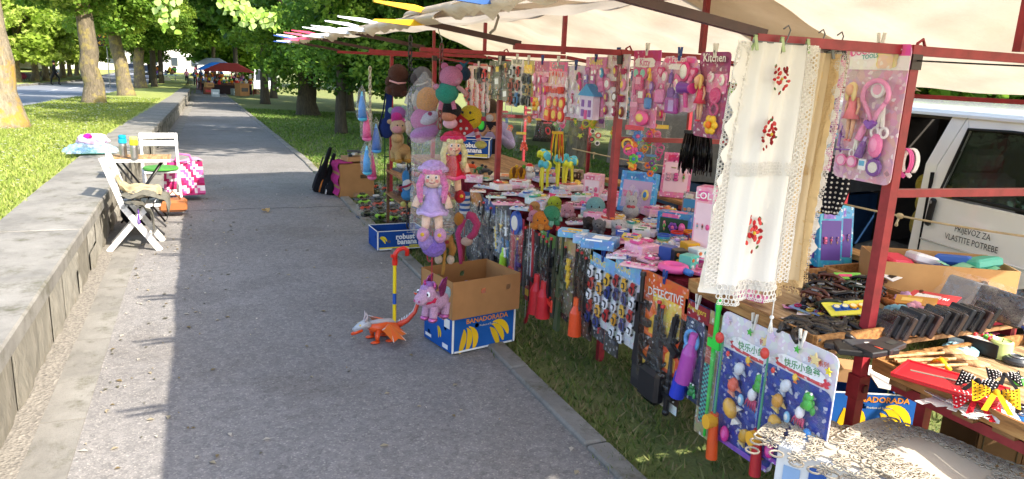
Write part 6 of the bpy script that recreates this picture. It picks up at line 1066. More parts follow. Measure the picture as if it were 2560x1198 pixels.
def tassel(label, px, py, y, wpx, hpx, cols, n, seed):
    p = sp(px, py, y); w, h = wpx*pxs(p), hpx*pxs(p); t = thing('tassel_bunch', label, 'tassels', p, (0, 0, look(p))); m = MB(); R = random.Random(seed)
    for i in range(n):
        x = R.uniform(-.5, .5)*w; k = R.uniform(.8, 1.05); m.tube([(x*.8, R.uniform(-.02, .02), 0), (x, R.uniform(-.03, .03), -h*.5*k), (x*1.05+R.uniform(-.01, .01), R.uniform(-.03, .03), -h*k)], [.006, .005, .003], 5, R.choice(cols))
    tag(m.build('strands', 'foil' if n > 50 else 'fabric', t), kind='stuff'); m = MB(); m.box((0, 0, .01), (w*.9, .03, .02), cols[0]); m.build('header', 'card', t)
tassel('thick bunch of shiny black tassels hanging beside the lace', 1746, 335, 3.7, 78, 100, ['#141416', '#1d1d20', '#26262a', '#3a3632'], 90, 1); tassel('yellow and red ribbon streamers hanging in the second row', 1394, 335, 5.1, 32, 66, ['#e8c02a', '#f0d040', '#e0603a'], 14, 2)
# two soft toys under the roof behind the plush column: bright strap accessories on the near rail
for i, (px, c, lb) in enumerate([(2262, '#e85fa4', 'pink hair bands hanging on the near rail'), (2278, '#f2ece8', 'white hair bands with flowers hanging on the near rail')]):
    p = sp(px, 372, 1.98); t = thing('hair_bands', lb, 'hair band', p, (0, 0, look(p, .2*i))); s = 30*pxs(p)
    for k in range(3): m = MB(); m.tube([(.55*s*math.sin(a)+.12*s*k, .1*s*k, -1.1*s+1.1*s*math.cos(a)) for a in [-2.5+j*5/14 for j in range(15)]], .0035, 6, c); m.build('band', 'plastic', t)
    for k in range(3): m = MB(); [m.ell((.1*s*k+.1*s*math.cos(a), -.05*s, -2.05*s+.12*s*math.sin(a)-.1*s*k), (.09*s, .05*s, .09*s), c) for a in (0, 1.25, 2.5, 3.75, 5)]; m.build('flower', 'fabric', t)
# ---------------------------------------------------------------- lace cloths on hangers
def lace_rows(m, path, nrm, w, col, n, seed=0, rows_=4, flat=None):    # openwork: little rings and petals along a path of points (outer side = nrm)
    R = random.Random(seed)
    for i in range(n):
        u = (i+.5)/n*(len(path)-1); k = min(int(u), len(path)-2); p = Vector(path[k]).lerp(Vector(path[k+1]), u-k); tdir = (Vector(path[k+1])-Vector(path[k])).normalized(); nv = Vector(nrm[k] if isinstance(nrm, list) else nrm)
        L = (Vector(path[-1])-Vector(path[0])).length/n
        for r in range(rows_):
            c = p+nv*(w*(r+.5)/rows_)+tdir*(L*.5*(r % 2)); rr = w/rows_*.56*R.uniform(.9, 1.15); m.tube([c+nv*(rr*math.cos(a))+tdir*(rr*.9*math.sin(a)) for a in [j*PI/4 for j in range(8)]], rr*.26, 4, col, closed=True)
            if r == rows_-1:
                for q in (-1, 0, 1): e = c+nv*rr*1.2+tdir*(q*rr*.8); m.tube([e+nv*(rr*.5*math.cos(a))+tdir*(rr*.5*math.sin(a)) for a in [j*PI/3 for j in range(6)]], rr*.2, 4, col, closed=True)
def runner(label, x0, x1, y, zt, zb, colr, lacec, seed, roses=(), skew=-.05, bw=.05):
    t = thing('lace_cloth', label, 'lace cloth', ((x0+x1)/2, y, zt)); w = x1-x0; h = zt-zb; R = random.Random(seed); ph = R.random()*6
    def f(u, v): return Vector(((u-.5)*w*(1+.12*v)+skew*v*h, .02*math.sin(u*9+ph+v*2)*(.3+v)+.008*math.sin(u*23+v*5), -v*h))
    m = MB(); m.grid(f, 22, 30, colr); m.build('linen', 'cloth', t)
    m = MB(); e = bw*.95/w
    m.grid(lambda u, v: f(-e*(1+.25*math.sin(v*60+seed))+u*(1+2*e*(1+.25*math.sin(v*60+seed))), v*(1+bw*.7/h))+Vector((0, .004, 0)), 14, 60, lacec); m.build('lace_ground', 'cloth', t); m = MB()
    for u, sg in ((0, -1), (1, 1)): lace_rows(m, [f(u, k/20)+Vector((0, -.004, 0)) for k in range(21)], Vector((sg, 0, 0)), bw, lacec, int(h/.016), seed)
    lace_rows(m, [f(k/10, 1)+Vector((0, -.004, 0)) for k in range(11)], Vector((0, 0, -1)), bw*1.3, lacec, int(w/.016), seed+1)
    for v in (.48,): lace_rows(m, [f(k/10, v)+Vector((0, -.012, 0)) for k in range(11)], Vector((0, 0, -1)), bw*.8, lacec, int(w/.016), seed+2)
    tag(m.build('lace_border', 'cloth', t), kind='stuff')
    for (u, v, s) in roses:
        c = f(u, v)+Vector((0, -.02, 0)); m = MB()
        for k in range(22): a = k*.7+R.random(); r = s*(.1+.5*R.random()); m.ell(c+Vector((r*math.cos(a), -.0004*k, r*math.sin(a)*1.3)), (s*.15, .002, s*.1), R.choice(['#b8242c', '#8e1a22', '#d04a48']), (0, a, 0), 8, 5)
        m.ell(c+Vector((0, -.008, 0)), (s*.1, .004, s*.1), '#d8b43c', None, 8, 5); m.build('rose', 'fabric', t)
        m = MB()
        for k in range(8): a = R.uniform(0, 6.28); r = s*R.uniform(.55, .85); m.ell(c+Vector((r*math.cos(a)*.8, .003, r*math.sin(a)*1.3)), (s*.12, .002, s*.07), R.choice(['#3d5a34', '#54703c', '#7a8a5c', '#a8382c']), (0, a, 0), 6, 4)
        m.build('leaves', 'fabric', t)
    return t
def clip_hanger(label, x0, x1, y, zbar, zc, npegs, col):
    t = thing('clip_hanger', label, 'hanger', ((x0+x1)/2, y, zbar)); xm = 0; dz = zc-zbar
    m = MB(); m.tube([(.0, 0, .018), (.02, 0, .03), (.03, 0, .016), (.022, 0, -.01), (0, 0, -.06), (0, 0, dz)], .0025, 6, '#6e6e70'); m.build('hook', 'metal', t)
    m = MB(); m.tube([(x0-(x0+x1)/2, 0, dz), (x1-(x0+x1)/2, 0, dz)], .003, 6, '#7a7a7c'); m.build('rod', 'metal', t)
    for k in range(npegs):
        x = (x0+(x1-x0)*k/max(1, npegs-1))-(x0+x1)/2; m = MB()
        for sg in (-1, 1): m.box((x, sg*.006, dz-.004), (.012, .004, .05), col, (sg*.3, 0, 0))
        m.cyl((x-.007, 0, dz), (x+.007, 0, dz), .006, .006, 8, '#8a8a8a'); m.build('clip', 'plastic', t)
YL = 1.95
a0, a1 = ony(1835, 420, YL).x, ony(1962, 420, YL).x; zt = ony(1895, 105, YL).z; zb = ony(1850, 735, YL).z
runner('long white runner embroidered with red roses hanging from clip hangers', a0, a1, YL-.02, zt, zb+.05, '#f4f1ec', '#f6f2ec', 1, [(.5, .14, .052), (.42, .36, .055), (.5, .78, .07)], -.03)
b0, b1 = ony(1955, 420, YL+.03).x, ony(2030, 420, YL+.03).x
runner('beige embroidered runner hanging between the two white ones', b0, b1, YL+.015, zt-.02, zb+.03, '#dbc7a4', '#d9bd8e', 2, (), -.04, .035)
c0, c1_ = ony(2020, 420, YL+.06).x, ony(2052, 420, YL+.06).x
runner('narrow white scalloped cloth hanging nearest the doctor set card', c0, c1_, YL+.05, zt-.01, zb+.1, '#f0ece4', '#f2eee8', 3, (), -.05, .03)
clip_hanger('wire hanger with pale green clips holding the rose runner', a0+.01, a1+.01, YL-.02, ZB+.012, zt, 3, '#a9bd8c'); clip_hanger('wire hanger with grey clips holding the beige runner', b0, b1, YL+.015, ZB+.012, zt-.01, 2, '#6c706c'); clip_hanger('wire hanger with grey clips holding the scalloped cloth', c0, c1_+.02, YL+.05, ZB+.012, zt-.01, 2, '#55585a')
q = ony(2020, 130, YL); m = MB(); m.grid(lambda u, v: Vector(((u-.5)*.05, .006*math.sin(u*9), -.13*v)), 5, 5, '#17171a'); tag(put(m.build('black_cloth', 'fabric'), q+Vector((0, .03, 0))), 'small black cloth clipped behind the beige runner', 'cloth')
tz = ony(1930, 790, YL-.05); t = thing('tassel', 'white silk tassel dangling over the wooden tray', 'tassel', tz); m = MB(); m.tube([(0, 0, .06), (0, 0, 0)], .002, 5, '#f2efe8'); m.ell((0, 0, -.005), .008, '#f4f0ea'); [m.tube([(0, 0, -.01), (.008*math.cos(a), .008*math.sin(a), -.06)], .0018, 4, '#f2efe8') for a in [k*.8 for k in range(8)]]; tag(m.build('strands', 'fabric', t), kind='stuff')
# ---------------------------------------------------------------- wooden trays and what lies in them
def tray(label, x0, x1, y0, y1, z, h=.055, col='#b58a54'):
    t = thing('wooden_tray', label, 'tray', ((x0+x1)/2, (y0+y1)/2, z)); w, d = x1-x0, y1-y0
    m = MB(); m.box((0, 0, .006), (w-.03, d-.03, .008), '#c8b494'); m.build('bottom', 'wood', t)
    for nm, c, s_, r in (('side', (0, -d/2, h/2), (w, .014, h), 0), ('side', (0, d/2, h/2), (w, .014, h), 0), ('end', (-w/2, 0, h/2), (.014, d-.016, h), 0), ('end', (w/2, 0, h/2), (.014, d-.016, h), 0)): m = MB(); m.box((0, 0, 0), s_, col); o = m.build(nm, 'wood', t); o.location = c
    return t
A = tray('wooden tray of hair clips and wallets left of the near post', 2.1, 2.96, 1.93, 2.72, TZ+.008); B = tray('wooden tray of spoons, red boards and bows in the sun', 2.43, 3.35, .7, 1.93, TZ-.115); D = tray('wooden tray of scrunchies and folded goods behind the wallets', 2.98, 3.34, 1.96, 2.75, TZ+.008)
zA = TZ+.022
m0 = [('#17171a', 'black'), ('#1f1d1e', 'matt black'), ('#2a211e', 'dark brown'), ('#24262a', 'charcoal'), ('#141416', 'glossy black'), ('#33201c', 'chestnut')]
for i in range(13):
    px, py = 2190+i*21, 838-i*2+(i % 3)*5; p = tb(px, py, zA); c, nm = m0[i % 6]; t = thing('wallet', '%s wallet in clear sleeve in the row behind the near post' % nm, 'wallet', p, (-.45, 0, look(p, -.75)), '%s wallets' % nm)
    m = MB(); m.rbox((0, 0, .055), (.115, .022, .1), c, b=.004); m.build('leather', 'vinyl', t); m = MB(); m.box((0, -.0125, .04), (.1, .002, .05), '#3a3a3e'); m.build('pocket', 'vinyl', t)
    if i % 2 == 0: m = MB(); m.grid(lambda u, v: Vector(((u-.5)*.13, -.016-.006*math.sin(u*9+v*7), v*.115)), 6, 6, '#fff'); m.build('sleeve', 'film', t)
for i in range(5):
    px, py = 2110+i*26, 872+(i % 2)*10; p = tb(px, py, zA+.004*i); t = thing('wallet', ['flat black wallet in plastic with a price tag', 'open black purse lying by the post', 'grey zipped wallet in plastic', 'flat black card case', 'small dark purse under the post'][i], 'wallet', p, (0, 0, look(p, .3*i))); m = MB(); m.rbox((0, 0, .012), (.14, .09, .022), ['#26262a', '#17171a', '#3a3c42', '#1d1d20', '#2a2426'][i], b=.004); m.build('leather', 'vinyl', t); m = MB(); m.box((.02, -.01, .0245), (.05, .03, .001), ['#e8e4dc', '#2a2a2c', '#d8d4cc', '#e0553a', '#333'][i]); m.build('price_tag', 'card', t)
def claw(label, px, py, z, c, grp, s=1.):
    p = tb(px, py, z); t = thing('hair_claw', label, 'hair clip', p, (rnd.uniform(-.3, .3), rnd.uniform(-.3, .3), rnd.random()*6), grp)
    for sg in (-1, 1):
        m = MB(); m.tube([(-.045*s, sg*.012*s, .02*s), (-.02*s, sg*.022*s, .032*s), (.02*s, sg*.022*s, .032*s), (.045*s, sg*.012*s, .02*s)], .007*s, 6, c)
        for k in range(5): x = (-.036+.018*k)*s; m.tube([(x, sg*.02*s, .028*s), (x, sg*.03*s, .012*s), (x, sg*.012*s, .0)], .0035*s, 5, c)
        m.build('jaw', 'plastic', t)
    m = MB(); m.cyl((-.012*s, 0, .034*s), (.012*s, 0, .034*s), .006*s, .006*s, 8, '#8a8a8a'); m.build('spring', 'metal', t)
for i in range(26):
    c, nm = [('#241512', 'dark brown'), ('#151214', 'black'), ('#5a2a1c', 'tortoiseshell'), ('#1f2a1f', 'dark green')][i % 4]; claw('%s hair claw in the heap by the lace cloths' % nm, 2030+(i % 7)*26+rnd.uniform(-8, 8), 712+(i//7)*20+rnd.uniform(-5, 5), zA+.01+.012*(i % 3), c, '%s hair claws' % nm, 1.25)
for i in range(34): 
    px, py = 1965+(i*10) % 170+rnd.uniform(-6, 6), 815+(i % 4)*11; p = tb(px, py-(6 if i > 16 else 0), zA+.004*(i % 3)+.01*(i > 16)); c, nm = [('#1c1718', 'black'), ('#2a201c', 'brown'), ('#3a3634', 'grey')][i % 3]; t = thing('hair_slide', '%s hair slide in the front of the wooden tray' % nm, 'hair clip', p, (0, 0, rnd.random()*3), '%s hair slides' % nm); m = MB(); m.tube([(-.06, 0, .004), (-.03, .008, .016), (.03, -.006, .018), (.06, 0, .004)], [.008, .014, .014, .006], 7, c); m.build('bar', 'plastic', t); m = MB(); [m.box((-.03+.02*k, 0, .026), (.006, .022, .006), c) for k in range(4)]; m.build('comb', 'plastic', t)
for i in range(22):
    c, nm = [('#e8a0c4', 'pink'), ('#f0e8e4', 'white'), ('#d8b04a', 'golden'), ('#7a9ac0', 'pale blue')][i % 4]; p = tb(1990+(i*37) % 240, 770+(i*13) % 44, zA+.006+.004*(i % 4)); t = thing('hair_tie_card', '%s card of hair ties lying in the wooden tray by the lace' % nm, 'hair ties', p, (rnd.uniform(-.15, .15), rnd.uniform(-.15, .15), rnd.random()*3), '%s hair tie cards' % nm); m = MB(); m.box((0, 0, .002), (.11, .06, .003), c); m.build('card', 'print', t)
    for k in range(3): m = MB(); m.tube([(-.03+.03*k+.012*math.cos(a), .014*math.sin(a), .007) for a in [q*PI/4 for q in range(8)]], .004, 5, ['#2a2024', '#b8305c', '#5a3a2c', '#e0c050'][(i+k) % 4], closed=True); m.build('tie', 'fabric', t)
# banana carton with heart hole, scrunchies, cards
p = tb(2250, 700, TZ+.02); t = thing('open_carton', 'brown cut-down carton at the back of the table behind the near post', 'cardboard box', onz(2285, 740, TZ+.01)+Vector((.25, .1, 0)), (0, 0, -.55)); W2, H2 = .62, .15
holed_wall(W2, H2, [(.16, .07)], .022, '#c69a66', -.17).build('front_wall', 'cardboard', t); o = holed_wall(.34, H2, [(.05, .09)], .018, '#d2a873').build('side_wall', 'cardboard', t); o.location = (W2/2, 0, 0); o.rotation_euler = (0, 0, PI/2); m = MB(); m.box((0, .17, H2/2), (W2, .004, H2), '#b88c5a'); m.build('back_wall', 'cardboard', t); m = MB(); m.box((-W2/2, 0, H2/2), (.004, .34, H2), '#b88c5a'); m.build('side_wall', 'cardboard', t); m = MB(); m.box((0, 0, .006), (W2-.01, .33, .006), '#b08a5c'); m.build('bottom', 'cardboard', t); cart = t
for i, (x, y, c, nm) in enumerate([(-.2, 0, '#d8344c', 'red'), (-.05, .05, '#e8e4e8', 'white'), (.1, .03, '#3c62b0', 'blue'), (.2, -.03, '#58b098', 'mint')]):
    q = MB(); q.rbox((0, 0, .02), (.16, .12, .05), c, b=.012); o = q.build('folded_pack', 'vinyl'); o.location = cart.matrix_basis@Vector((x, y, .1+.01*i)); o.rotation_euler = (.2, .1, i); tag(o, 'folded %s plastic pack in the cut-down carton' % nm, 'pack')
q = tb(2405, 690, .95); m = MB(); m.grid(lambda u, v: Vector(((u-.5)*.3, (v-.5)*.16, .03+.02*math.sin(u*11)*math.cos(v*9))), 12, 8, '#4a68b4'); m.grid(lambda u, v: Vector(((u-.5)*.26, (v-.5)*.1-.03, .055+.015*math.sin(u*13+1))), 10, 6, '#8fd0a8'); tag(put(m.build('plastic_pack', 'vinyl'), q+Vector((0, 0, 0)), (0, 0, -.5)), 'blue and green shiny packs lying on the plank by the van', 'pack')
for i in range(7):
    px, py = 2210+i*15, 752+(i % 3)*14; p = tb(px, py, zA+.03); c, nm = [('#8a4a22', 'bronze'), ('#a05c2c', 'copper'), ('#7fb0c0', 'pale blue'), ('#c89ac0', 'lilac'), ('#d8d04a', 'lime'), ('#e0a0b0', 'rose'), ('#6a3a24', 'brown')][i]; t = thing('scrunchie', '%s fabric scrunchie among the hair goods' % nm, 'hair tie', p, (.4, .2*i, i)); m = MB(); m.tube([((.032+.006*math.sin(9*a))*math.cos(a), (.032+.006*math.sin(9*a))*math.sin(a), .012+.004*math.cos(7*a)) for a in [k*2*PI/24 for k in range(24)]], .014, 7, c, closed=True); m.build('ring', 'fabric', t)
for i, (px, py, c1c, c2c, lb, w) in enumerate([(2330, 745, '#d02a34', '#f4f0ec', 'red and white printed leaflet card', .2), (2290, 752, '#c98a2c', '#e8c060', 'ochre envelope pack beside the red card', .16), (2120, 690, '#7ad04a', '#e84a7c', 'green tagged pack over the hair claws', .12), (2125, 770, '#e8e04a', '#2f62b8', 'yellow card with toy glasses', .2), (2025, 590, '#e8e4da', '#e84a9c', 'white gift card behind the beige runner', .14), (2235, 690, '#f0eeea', '#1c1c1e', 'white and black leaflet by the post', .12)]):
    p = tb(px, py, TZ+.09); t = thing('printed_card', lb+' on the hair goods', 'card', p, (.25, -.1, look(p, .3*i-.4))); m = MB(); m.box((0, 0, 0), (w, w*.5, .004), c1c); m.build('sheet', 'card', t); m = MB(); m.box((-.1*w, 0, .003), (w*.5, w*.2, .002), c2c); m.build('print', 'card', t)
    if i == 0: m = MB(); m.text('HOALTRI', Matrix.Translation((.05*w, -.02*w, .0046)), .03, '#ffffff', bold=.02); m.build('title', 'card', t)
    if i == 3:
        for u in (-.2, .15): o = item('glasses', t, (u*w, 0, .006), w*.34, ['#2f62b8', '#f0a81c'][u > 0], '#f4e8b0'); o.rotation_euler = (-PI/2, 0, 0)
# sunlit tray: spoons, boards, bows, candle, pots
zB = TZ-.1
for i in range(9):
    p = tb(2205+i*7, 893+i*4, zB+.012*(i % 3)); t = thing('wooden_spoon', 'pale wooden spoon in the bundle on the sunlit tray', 'spoon', p, (0, 0, -.5+.05*(i % 4)), 'bundled wooden spoons'); m = MB(); m.cyl((0, 0, .015), (.26, .06, .02), .007, .006, 8, '#dcb98a'); m.build('handle', 'wood', t); m = MB(); m.ell((.3, .07, .022), (.05, .032, .012), '#e2c296'); m.build('bowl', 'wood', t)
p = tb(2350, 915, zB+.03); t = thing('bundle_tie', 'yellow tie around the wooden spoon bundle', 'tie', p, (0, 0, .4)); m = MB(); m.tube([(-.02, -.04, 0), (0, 0, .025), (.02, .04, 0)], .01, 6, '#f0d01c'); m.build('band', 'plastic', t); m = MB(); m.box((.02, 0, .02), (.06, .03, .004), '#ee7a2c'); m.build('tag', 'card', t)
for i in range(4):
    p = tb(2372, 960, zB+.004+.016*i); t = thing('chopping_board', 'red plastic board in the stack on the sunlit tray', 'board', p, (0, 0, look(p, -.25+.02*i)), 'stacked red plastic boards'); m = MB(); m.rbox((0, 0, .006), (.34, .2, .012), '#c81c28', b=.004); m.build('board', 'plastic', t); m = MB(); [m.box(c, s_, '#d4242e') for c, s_ in (((0, -.094, .0135), (.34, .01, .005)), ((0, .094, .0135), (.34, .01, .005)), ((-.164, 0, .0135), (.01, .176, .005)), ((.164, 0, .0135), (.01, .176, .005)))]; tag(m.build('rim', 'plastic', t), kind='stuff')
    if i == 3: m = MB(); m.box((-.03, .01, .0135), (.2, .016, .002), '#8a7468', (0, 0, .2)); m.build('label', 'card', t)
def bow(label, px, py, z, c, dot, s=1., rz=0.):
    p = tb(px, py, z); t = thing('polka_dot_bow', label, 'hair bow', p, (-.95, 0, look(p, rz)))
    for sg in (-1, 1):
        def f(u, v): return Vector((sg*(.012+.1*u)*s, -.025*math.sin(PI*v)*math.sin(PI*min(1, u*1.2))*s, (v-.5)*(.03+.11*u)*s+.01*math.sin(u*6)*s))
        m = MB(); m.grid(f, 8, 8, c); m.build('loop', 'fabric', t); m = MB()
        for i in range(5):
            for j in range(5): q = f((i+.6)/5.4, (j+.5)/5); m.ell(q+Vector((0, -.003, 0)), (.0045*s, .002, .0045*s), dot, None, 6, 4)
        tag(m.build('dots', 'fabric', t), kind='stuff')
        m = MB(); m.grid(lambda u, v: Vector((sg*(.01+.05*v+.03*(u-.5))*s, -.01, (-.01-.12*v)*s)), 3, 6, c); m.build('tail', 'fabric', t)
    m = MB(); m.ell((0, -.012*s, 0), (.018*s, .016*s, .022*s), c); m.build('knot', 'fabric', t)
bow('yellow polka dot bow with black spots on the sunlit tray', 2490, 985, zB+.1, '#e2a81c', '#1c1a18', .62, .2); bow('black polka dot bow with white spots behind the yellow one', 2445, 955, zB+.09, '#17171a', '#f0eee8', .55, -.2); bow('red polka dot bow with white spots in front of the yellow one', 2440, 1000, zB+.05, '#c4202c', '#f6f0ec', .65, .3); bow('black spotted bow behind the yellow bow tip', 2510, 940, zB+.08, '#1a1a1c', '#efece6', .5, .4); bow('white polka dot bow under the yellow one', 2480, 1010, zB+.03, '#eeeae6', '#c23a44', .6, .1)
p = tb(2498, 892, zB); t = thing('candle', 'pale green pillar candle on the sunlit tray', 'candle', p); m = MB(); m.lathe([(0, 0), (.042, 0), (.044, .02), (.043, .07), (.036, .076), (.03, .068), (0, .066)], (0, 0, 0), 18, '#c9dc8c'); m.build('wax', 'plastic', t); m = MB(); m.cyl((0, 0, .066), (.004, 0, .082), .002, .002, 6, '#222'); m.build('wick', 'matte', t)
p = tb(2440, 872, zB); t = thing('jewel_box', 'black open box of coloured beads on the sunlit tray', 'box', p, (0, 0, look(p, -.3))); m = MB(); m.rbox((0, 0, .03), (.2, .13, .06), '#17171a', b=.004); m.build('box_body', 'vinyl', t); m = MB(); m.box((0, 0, .0615), (.18, .11, .002), '#e8e0d4'); m.build('lining', 'card', t); m = MB(); [m.ell((rnd.uniform(-.07, .07), rnd.uniform(-.03, .03), .068), .009, rnd.choice([RD, YE, GR, PINK, '#e8a0b0']), None, 6, 5) for _ in range(30)]; tag(m.build('beads', 'plastic', t), kind='stuff'); m = MB(); m.box((-.06, -.066, .03), (.06, .002, .03), '#eceae4'); m.build('label', 'card', t)
for i, (px, py, c, lb) in enumerate([(2530, 845, '#2a4fae', 'blue watch in its round stand on the sunlit tray'), (2470, 830, '#d83f8c', 'pink watch beside the blue watch'), (2445, 845, '#2a2024', 'black sparkling bracelet beside the pink watch')]):
    p = tb(px, py, zB+.01); t = thing('watch', lb, 'watch', p, (.3, .4, look(p, .5*i))); m = MB(); m.tube([(.035*math.cos(a), 0, .04+.042*math.sin(a)) for a in [k*PI/8 for k in range(16)]], .012, 6, c, closed=True); m.build('strap', 'plastic', t); m = MB(); m.cyl((0, -.008, .084), (0, .002, .09), .018, .018, 12, '#d8d8dc'); m.build('dial', 'metal', t)
for i, (px, py, c, lb, s_) in enumerate([(2540, 905, '#3a4048', 'dark slate round compact on the sunlit tray', .05), (2545, 958, '#4ac83c', 'green price ticket at the tray edge', .025), (2548, 1030, '#17171a', 'black metal locket at the tray edge', .035), (2500, 1045, '#cfd2d6', 'round tin lid with silver ring at the tray edge', .06), (2556, 1055, '#2f78c0', 'blue toy ring at the tray corner', .025), (2400, 878, '#9ad0e0', 'pale blue card pack under the candle', .07)]):
    p = tb(px, py, zB+.004); t = thing('trinket', lb, 'trinket', p, (0, 0, i)); m = MB(); m.lathe([(0, 0), (s_, 0), (s_, .012), (s_*.8, .022), (0, .024)], (0, 0, 0), 14, c); m.build('disc', 'plastic', t); m = MB(); m.tube([(s_*.5*math.cos(a), s_*.5*math.sin(a), .026) for a in [k*PI/6 for k in range(12)]], .003, 5, '#b8b8bc', closed=True); m.build('ring', 'metal', t)
for i in range(10):
    p = tb(2330+i*13, 1000-(i % 3)*6+i*4, zB+.003*i); flat = thing('card_sheet', 'white glossy sheet lying under the bows', 'card', p, (rnd.uniform(-.1, .1), rnd.uniform(-.1, .1), i*.7), 'white sheets under the bows'); m = MB(); m.box((0, 0, 0), (.14, .03, .002), '#e8e2dc'); m.build('sheet', 'card', flat)
for i, (px, py, lb) in enumerate([(2400, 770, 'grey padded pouch in plastic behind the wallets'), (2480, 800, 'dark mirror pack in plastic behind the bracelet')]):
    p = tb(px, py, zA); t = thing('plastic_pouch', lb, 'pouch', p, (-.5, 0, look(p, -.6))); m = MB(); m.rbox((0, 0, .07), (.24, .02, .14), ['#8a8888', '#3a363c'][i], b=.008); m.build('pouch_body', 'vinyl', t); m = MB(); m.grid(lambda u, v: Vector(((u-.5)*.27, -.02-.012*math.sin(u*8+v*9), v*.16)), 8, 8, '#fff'); m.build('sleeve', 'bag', t)
# ---------------------------------------------------------------- boxes under the near table, lace covered carton
fruit_box('sunlit blue banana box on the grass under the table', (3.42, 2.77, -.06), -.42, .5, .34, .26, 'banadorada')
t = thing('fruit_carton', 'white banana box lid with flaps on top of the sunlit banana box', 'cardboard box', (3.42, 2.77, .212), (0, 0, -.62)); m = MB(); m.box((0, .1, .02), (.5, .14, .006), '#ecebe6', (.12, 0, 0)); m.build('flap', 'cardboard', t); m = MB(); m.box((.14, -.06, .02), (.2, .2, .006), '#f0efea', (0, .1, 0)); m.build('flap', 'cardboard', t); m = MB(); m.box((-.12, -.02, .05), (.2, .16, .08), '#c09468'); m.build('inner_carton', 'cardboard', t)
lb_ = thing('carton', 'white and blue printed carton under the lace table cloth', 'cardboard box', (2.2, 1.61, -.04), (0, 0, .49)); m = MB(); m.rbox((0, 0, .295), (.3, .7, .59), '#e2e4e6', b=.004); m.build('carton_body', 'cardboard', lb_)
m = MB(); m.box((-.1525, .2, .3), (.003, .06, .5), '#2456a8'); m.box((-.1525, .29, .42), (.003, .06, .2), '#8fb0d8'); m.box((-.1525, -.16, .3), (.003, .08, .2), '#2456a8'); tag(m.build('side_print', 'card', lb_), kind='stuff'); m = MB(); m.box((-.1535, .06, .44), (.006, .1, .07), '#2a2622'); m.build('handle_hole', 'matte', lb_)
def lace_sheet(label, loc, rz, w, d, col, lacec, seed, droop=.1):
    t = thing('lace_table_cloth', label, 'lace cloth', loc, (0, 0, rz)); R = random.Random(seed)
    def f(x, y): r = max(abs(x)/(w/2), abs(y)/(d/2)); return Vector((x, y, .012+.008*math.sin(x*13+y*7)+.005*math.sin(y*19)-(max(0, abs(x)-.15)+max(0, abs(y)-.35))*.35*droop/.1))
    m = MB(); m.grid(lambda u, v: f((u-.5)*w*.62, (v-.5)*d*.62), 18, 18, col); m.build('linen', 'cloth', t); m = MB()
    for kk, nn in ((.93, 30), (.76, 24), (.6, 18)):
        for i in range(nn):
            a = 2*PI*(i+.5*(kk < .9))/nn; x, y = math.cos(a), math.sin(a); q = 1/max(abs(x), abs(y))**.8; x, y = x*q*w/2*kk, y*q*d/2*kk; r = .03
            for j in range(8): b = j*PI/4; c = f(x+r*.62*math.cos(b), y+r*.62*math.sin(b)); m.tube([c+Vector((r*.5*math.cos(b)*math.cos(e)-r*.22*math.sin(b)*math.sin(e), r*.5*math.sin(b)*math.cos(e)+r*.22*math.cos(b)*math.sin(e), .004)) for e in [h*PI/4 for h in range(8)]], .0026, 4, lacec, closed=True)
            m.ell(f(x, y)+Vector((0, 0, .004)), (.006, .006, .003), lacec, None, 6, 4)
    for i in range(56):
        a = 2*PI*i/56; x, y = math.cos(a), math.sin(a); q = 1/max(abs(x), abs(y)); c = f(x*q*w/2, y*q*d/2); m.tube([c+Vector((.024*math.cos(e), .024*math.sin(e), .003)) for e in [h*PI/5 for h in range(10)]], .004, 5, lacec, closed=True)
    tag(m.build('lace_border', 'cloth', t), kind='stuff'); return t
lace_sheet('cream lace table cloth with openwork flower border over the white carton', (2.2, 1.6, .552), .49, .42, .86, '#cfc4b2', '#bfb4a2', 4); lace_sheet('second cream lace cloth lying askew on the first one', (2.32, 1.52, .572), .2, .42, .56, '#d6cbb9', '#c8bdaa', 5, .05)
# brown cut-out carton under the near table
t = thing('cut_out_carton', 'brown carton with a cut-out front and green band standing under the near table', 'cardboard box', (3.42, 1.62, -.06), (0, 0, -.62)); W3, H3 = .85, .52
for nm, c, s_, cc in (('panel', (-W3/2+.09, 0, H3/2), (.18, .012, H3), '#6d5138'), ('panel', (W3/2-.09, 0, H3/2), (.18, .012, H3), '#6d5138'), ('lintel', (0, .0, H3-.14), (W3-.37, .01, .28), '#664a32'), ('back_panel', (0, .4, H3/2+.1), (W3, .012, H3-.2), '#5f4630'), ('side_panel', (-W3/2, .2, H3/2), (.01, .39, H3), '#6d5138')): m = MB(); m.box(c, s_, cc); m.build(nm, 'cardboard', t)
m = MB(); m.box((-W3/2+.09, -.008, .1), (.178, .003, .1), '#28402a'); m.build('green_band', 'card', t)
for x in (-W3/2+.09, W3/2-.09):
    m = MB(); [m.box(c, s_, '#3a2a1e') for c, s_ in (((x-.07, -.0075, .32), (.004, .002, .3)), ((x+.07, -.0075, .32), (.004, .002, .3)), ((x, -.0075, .47), (.144, .002, .004)))]; tag(m.build('crease', 'card', t), kind='stuff')
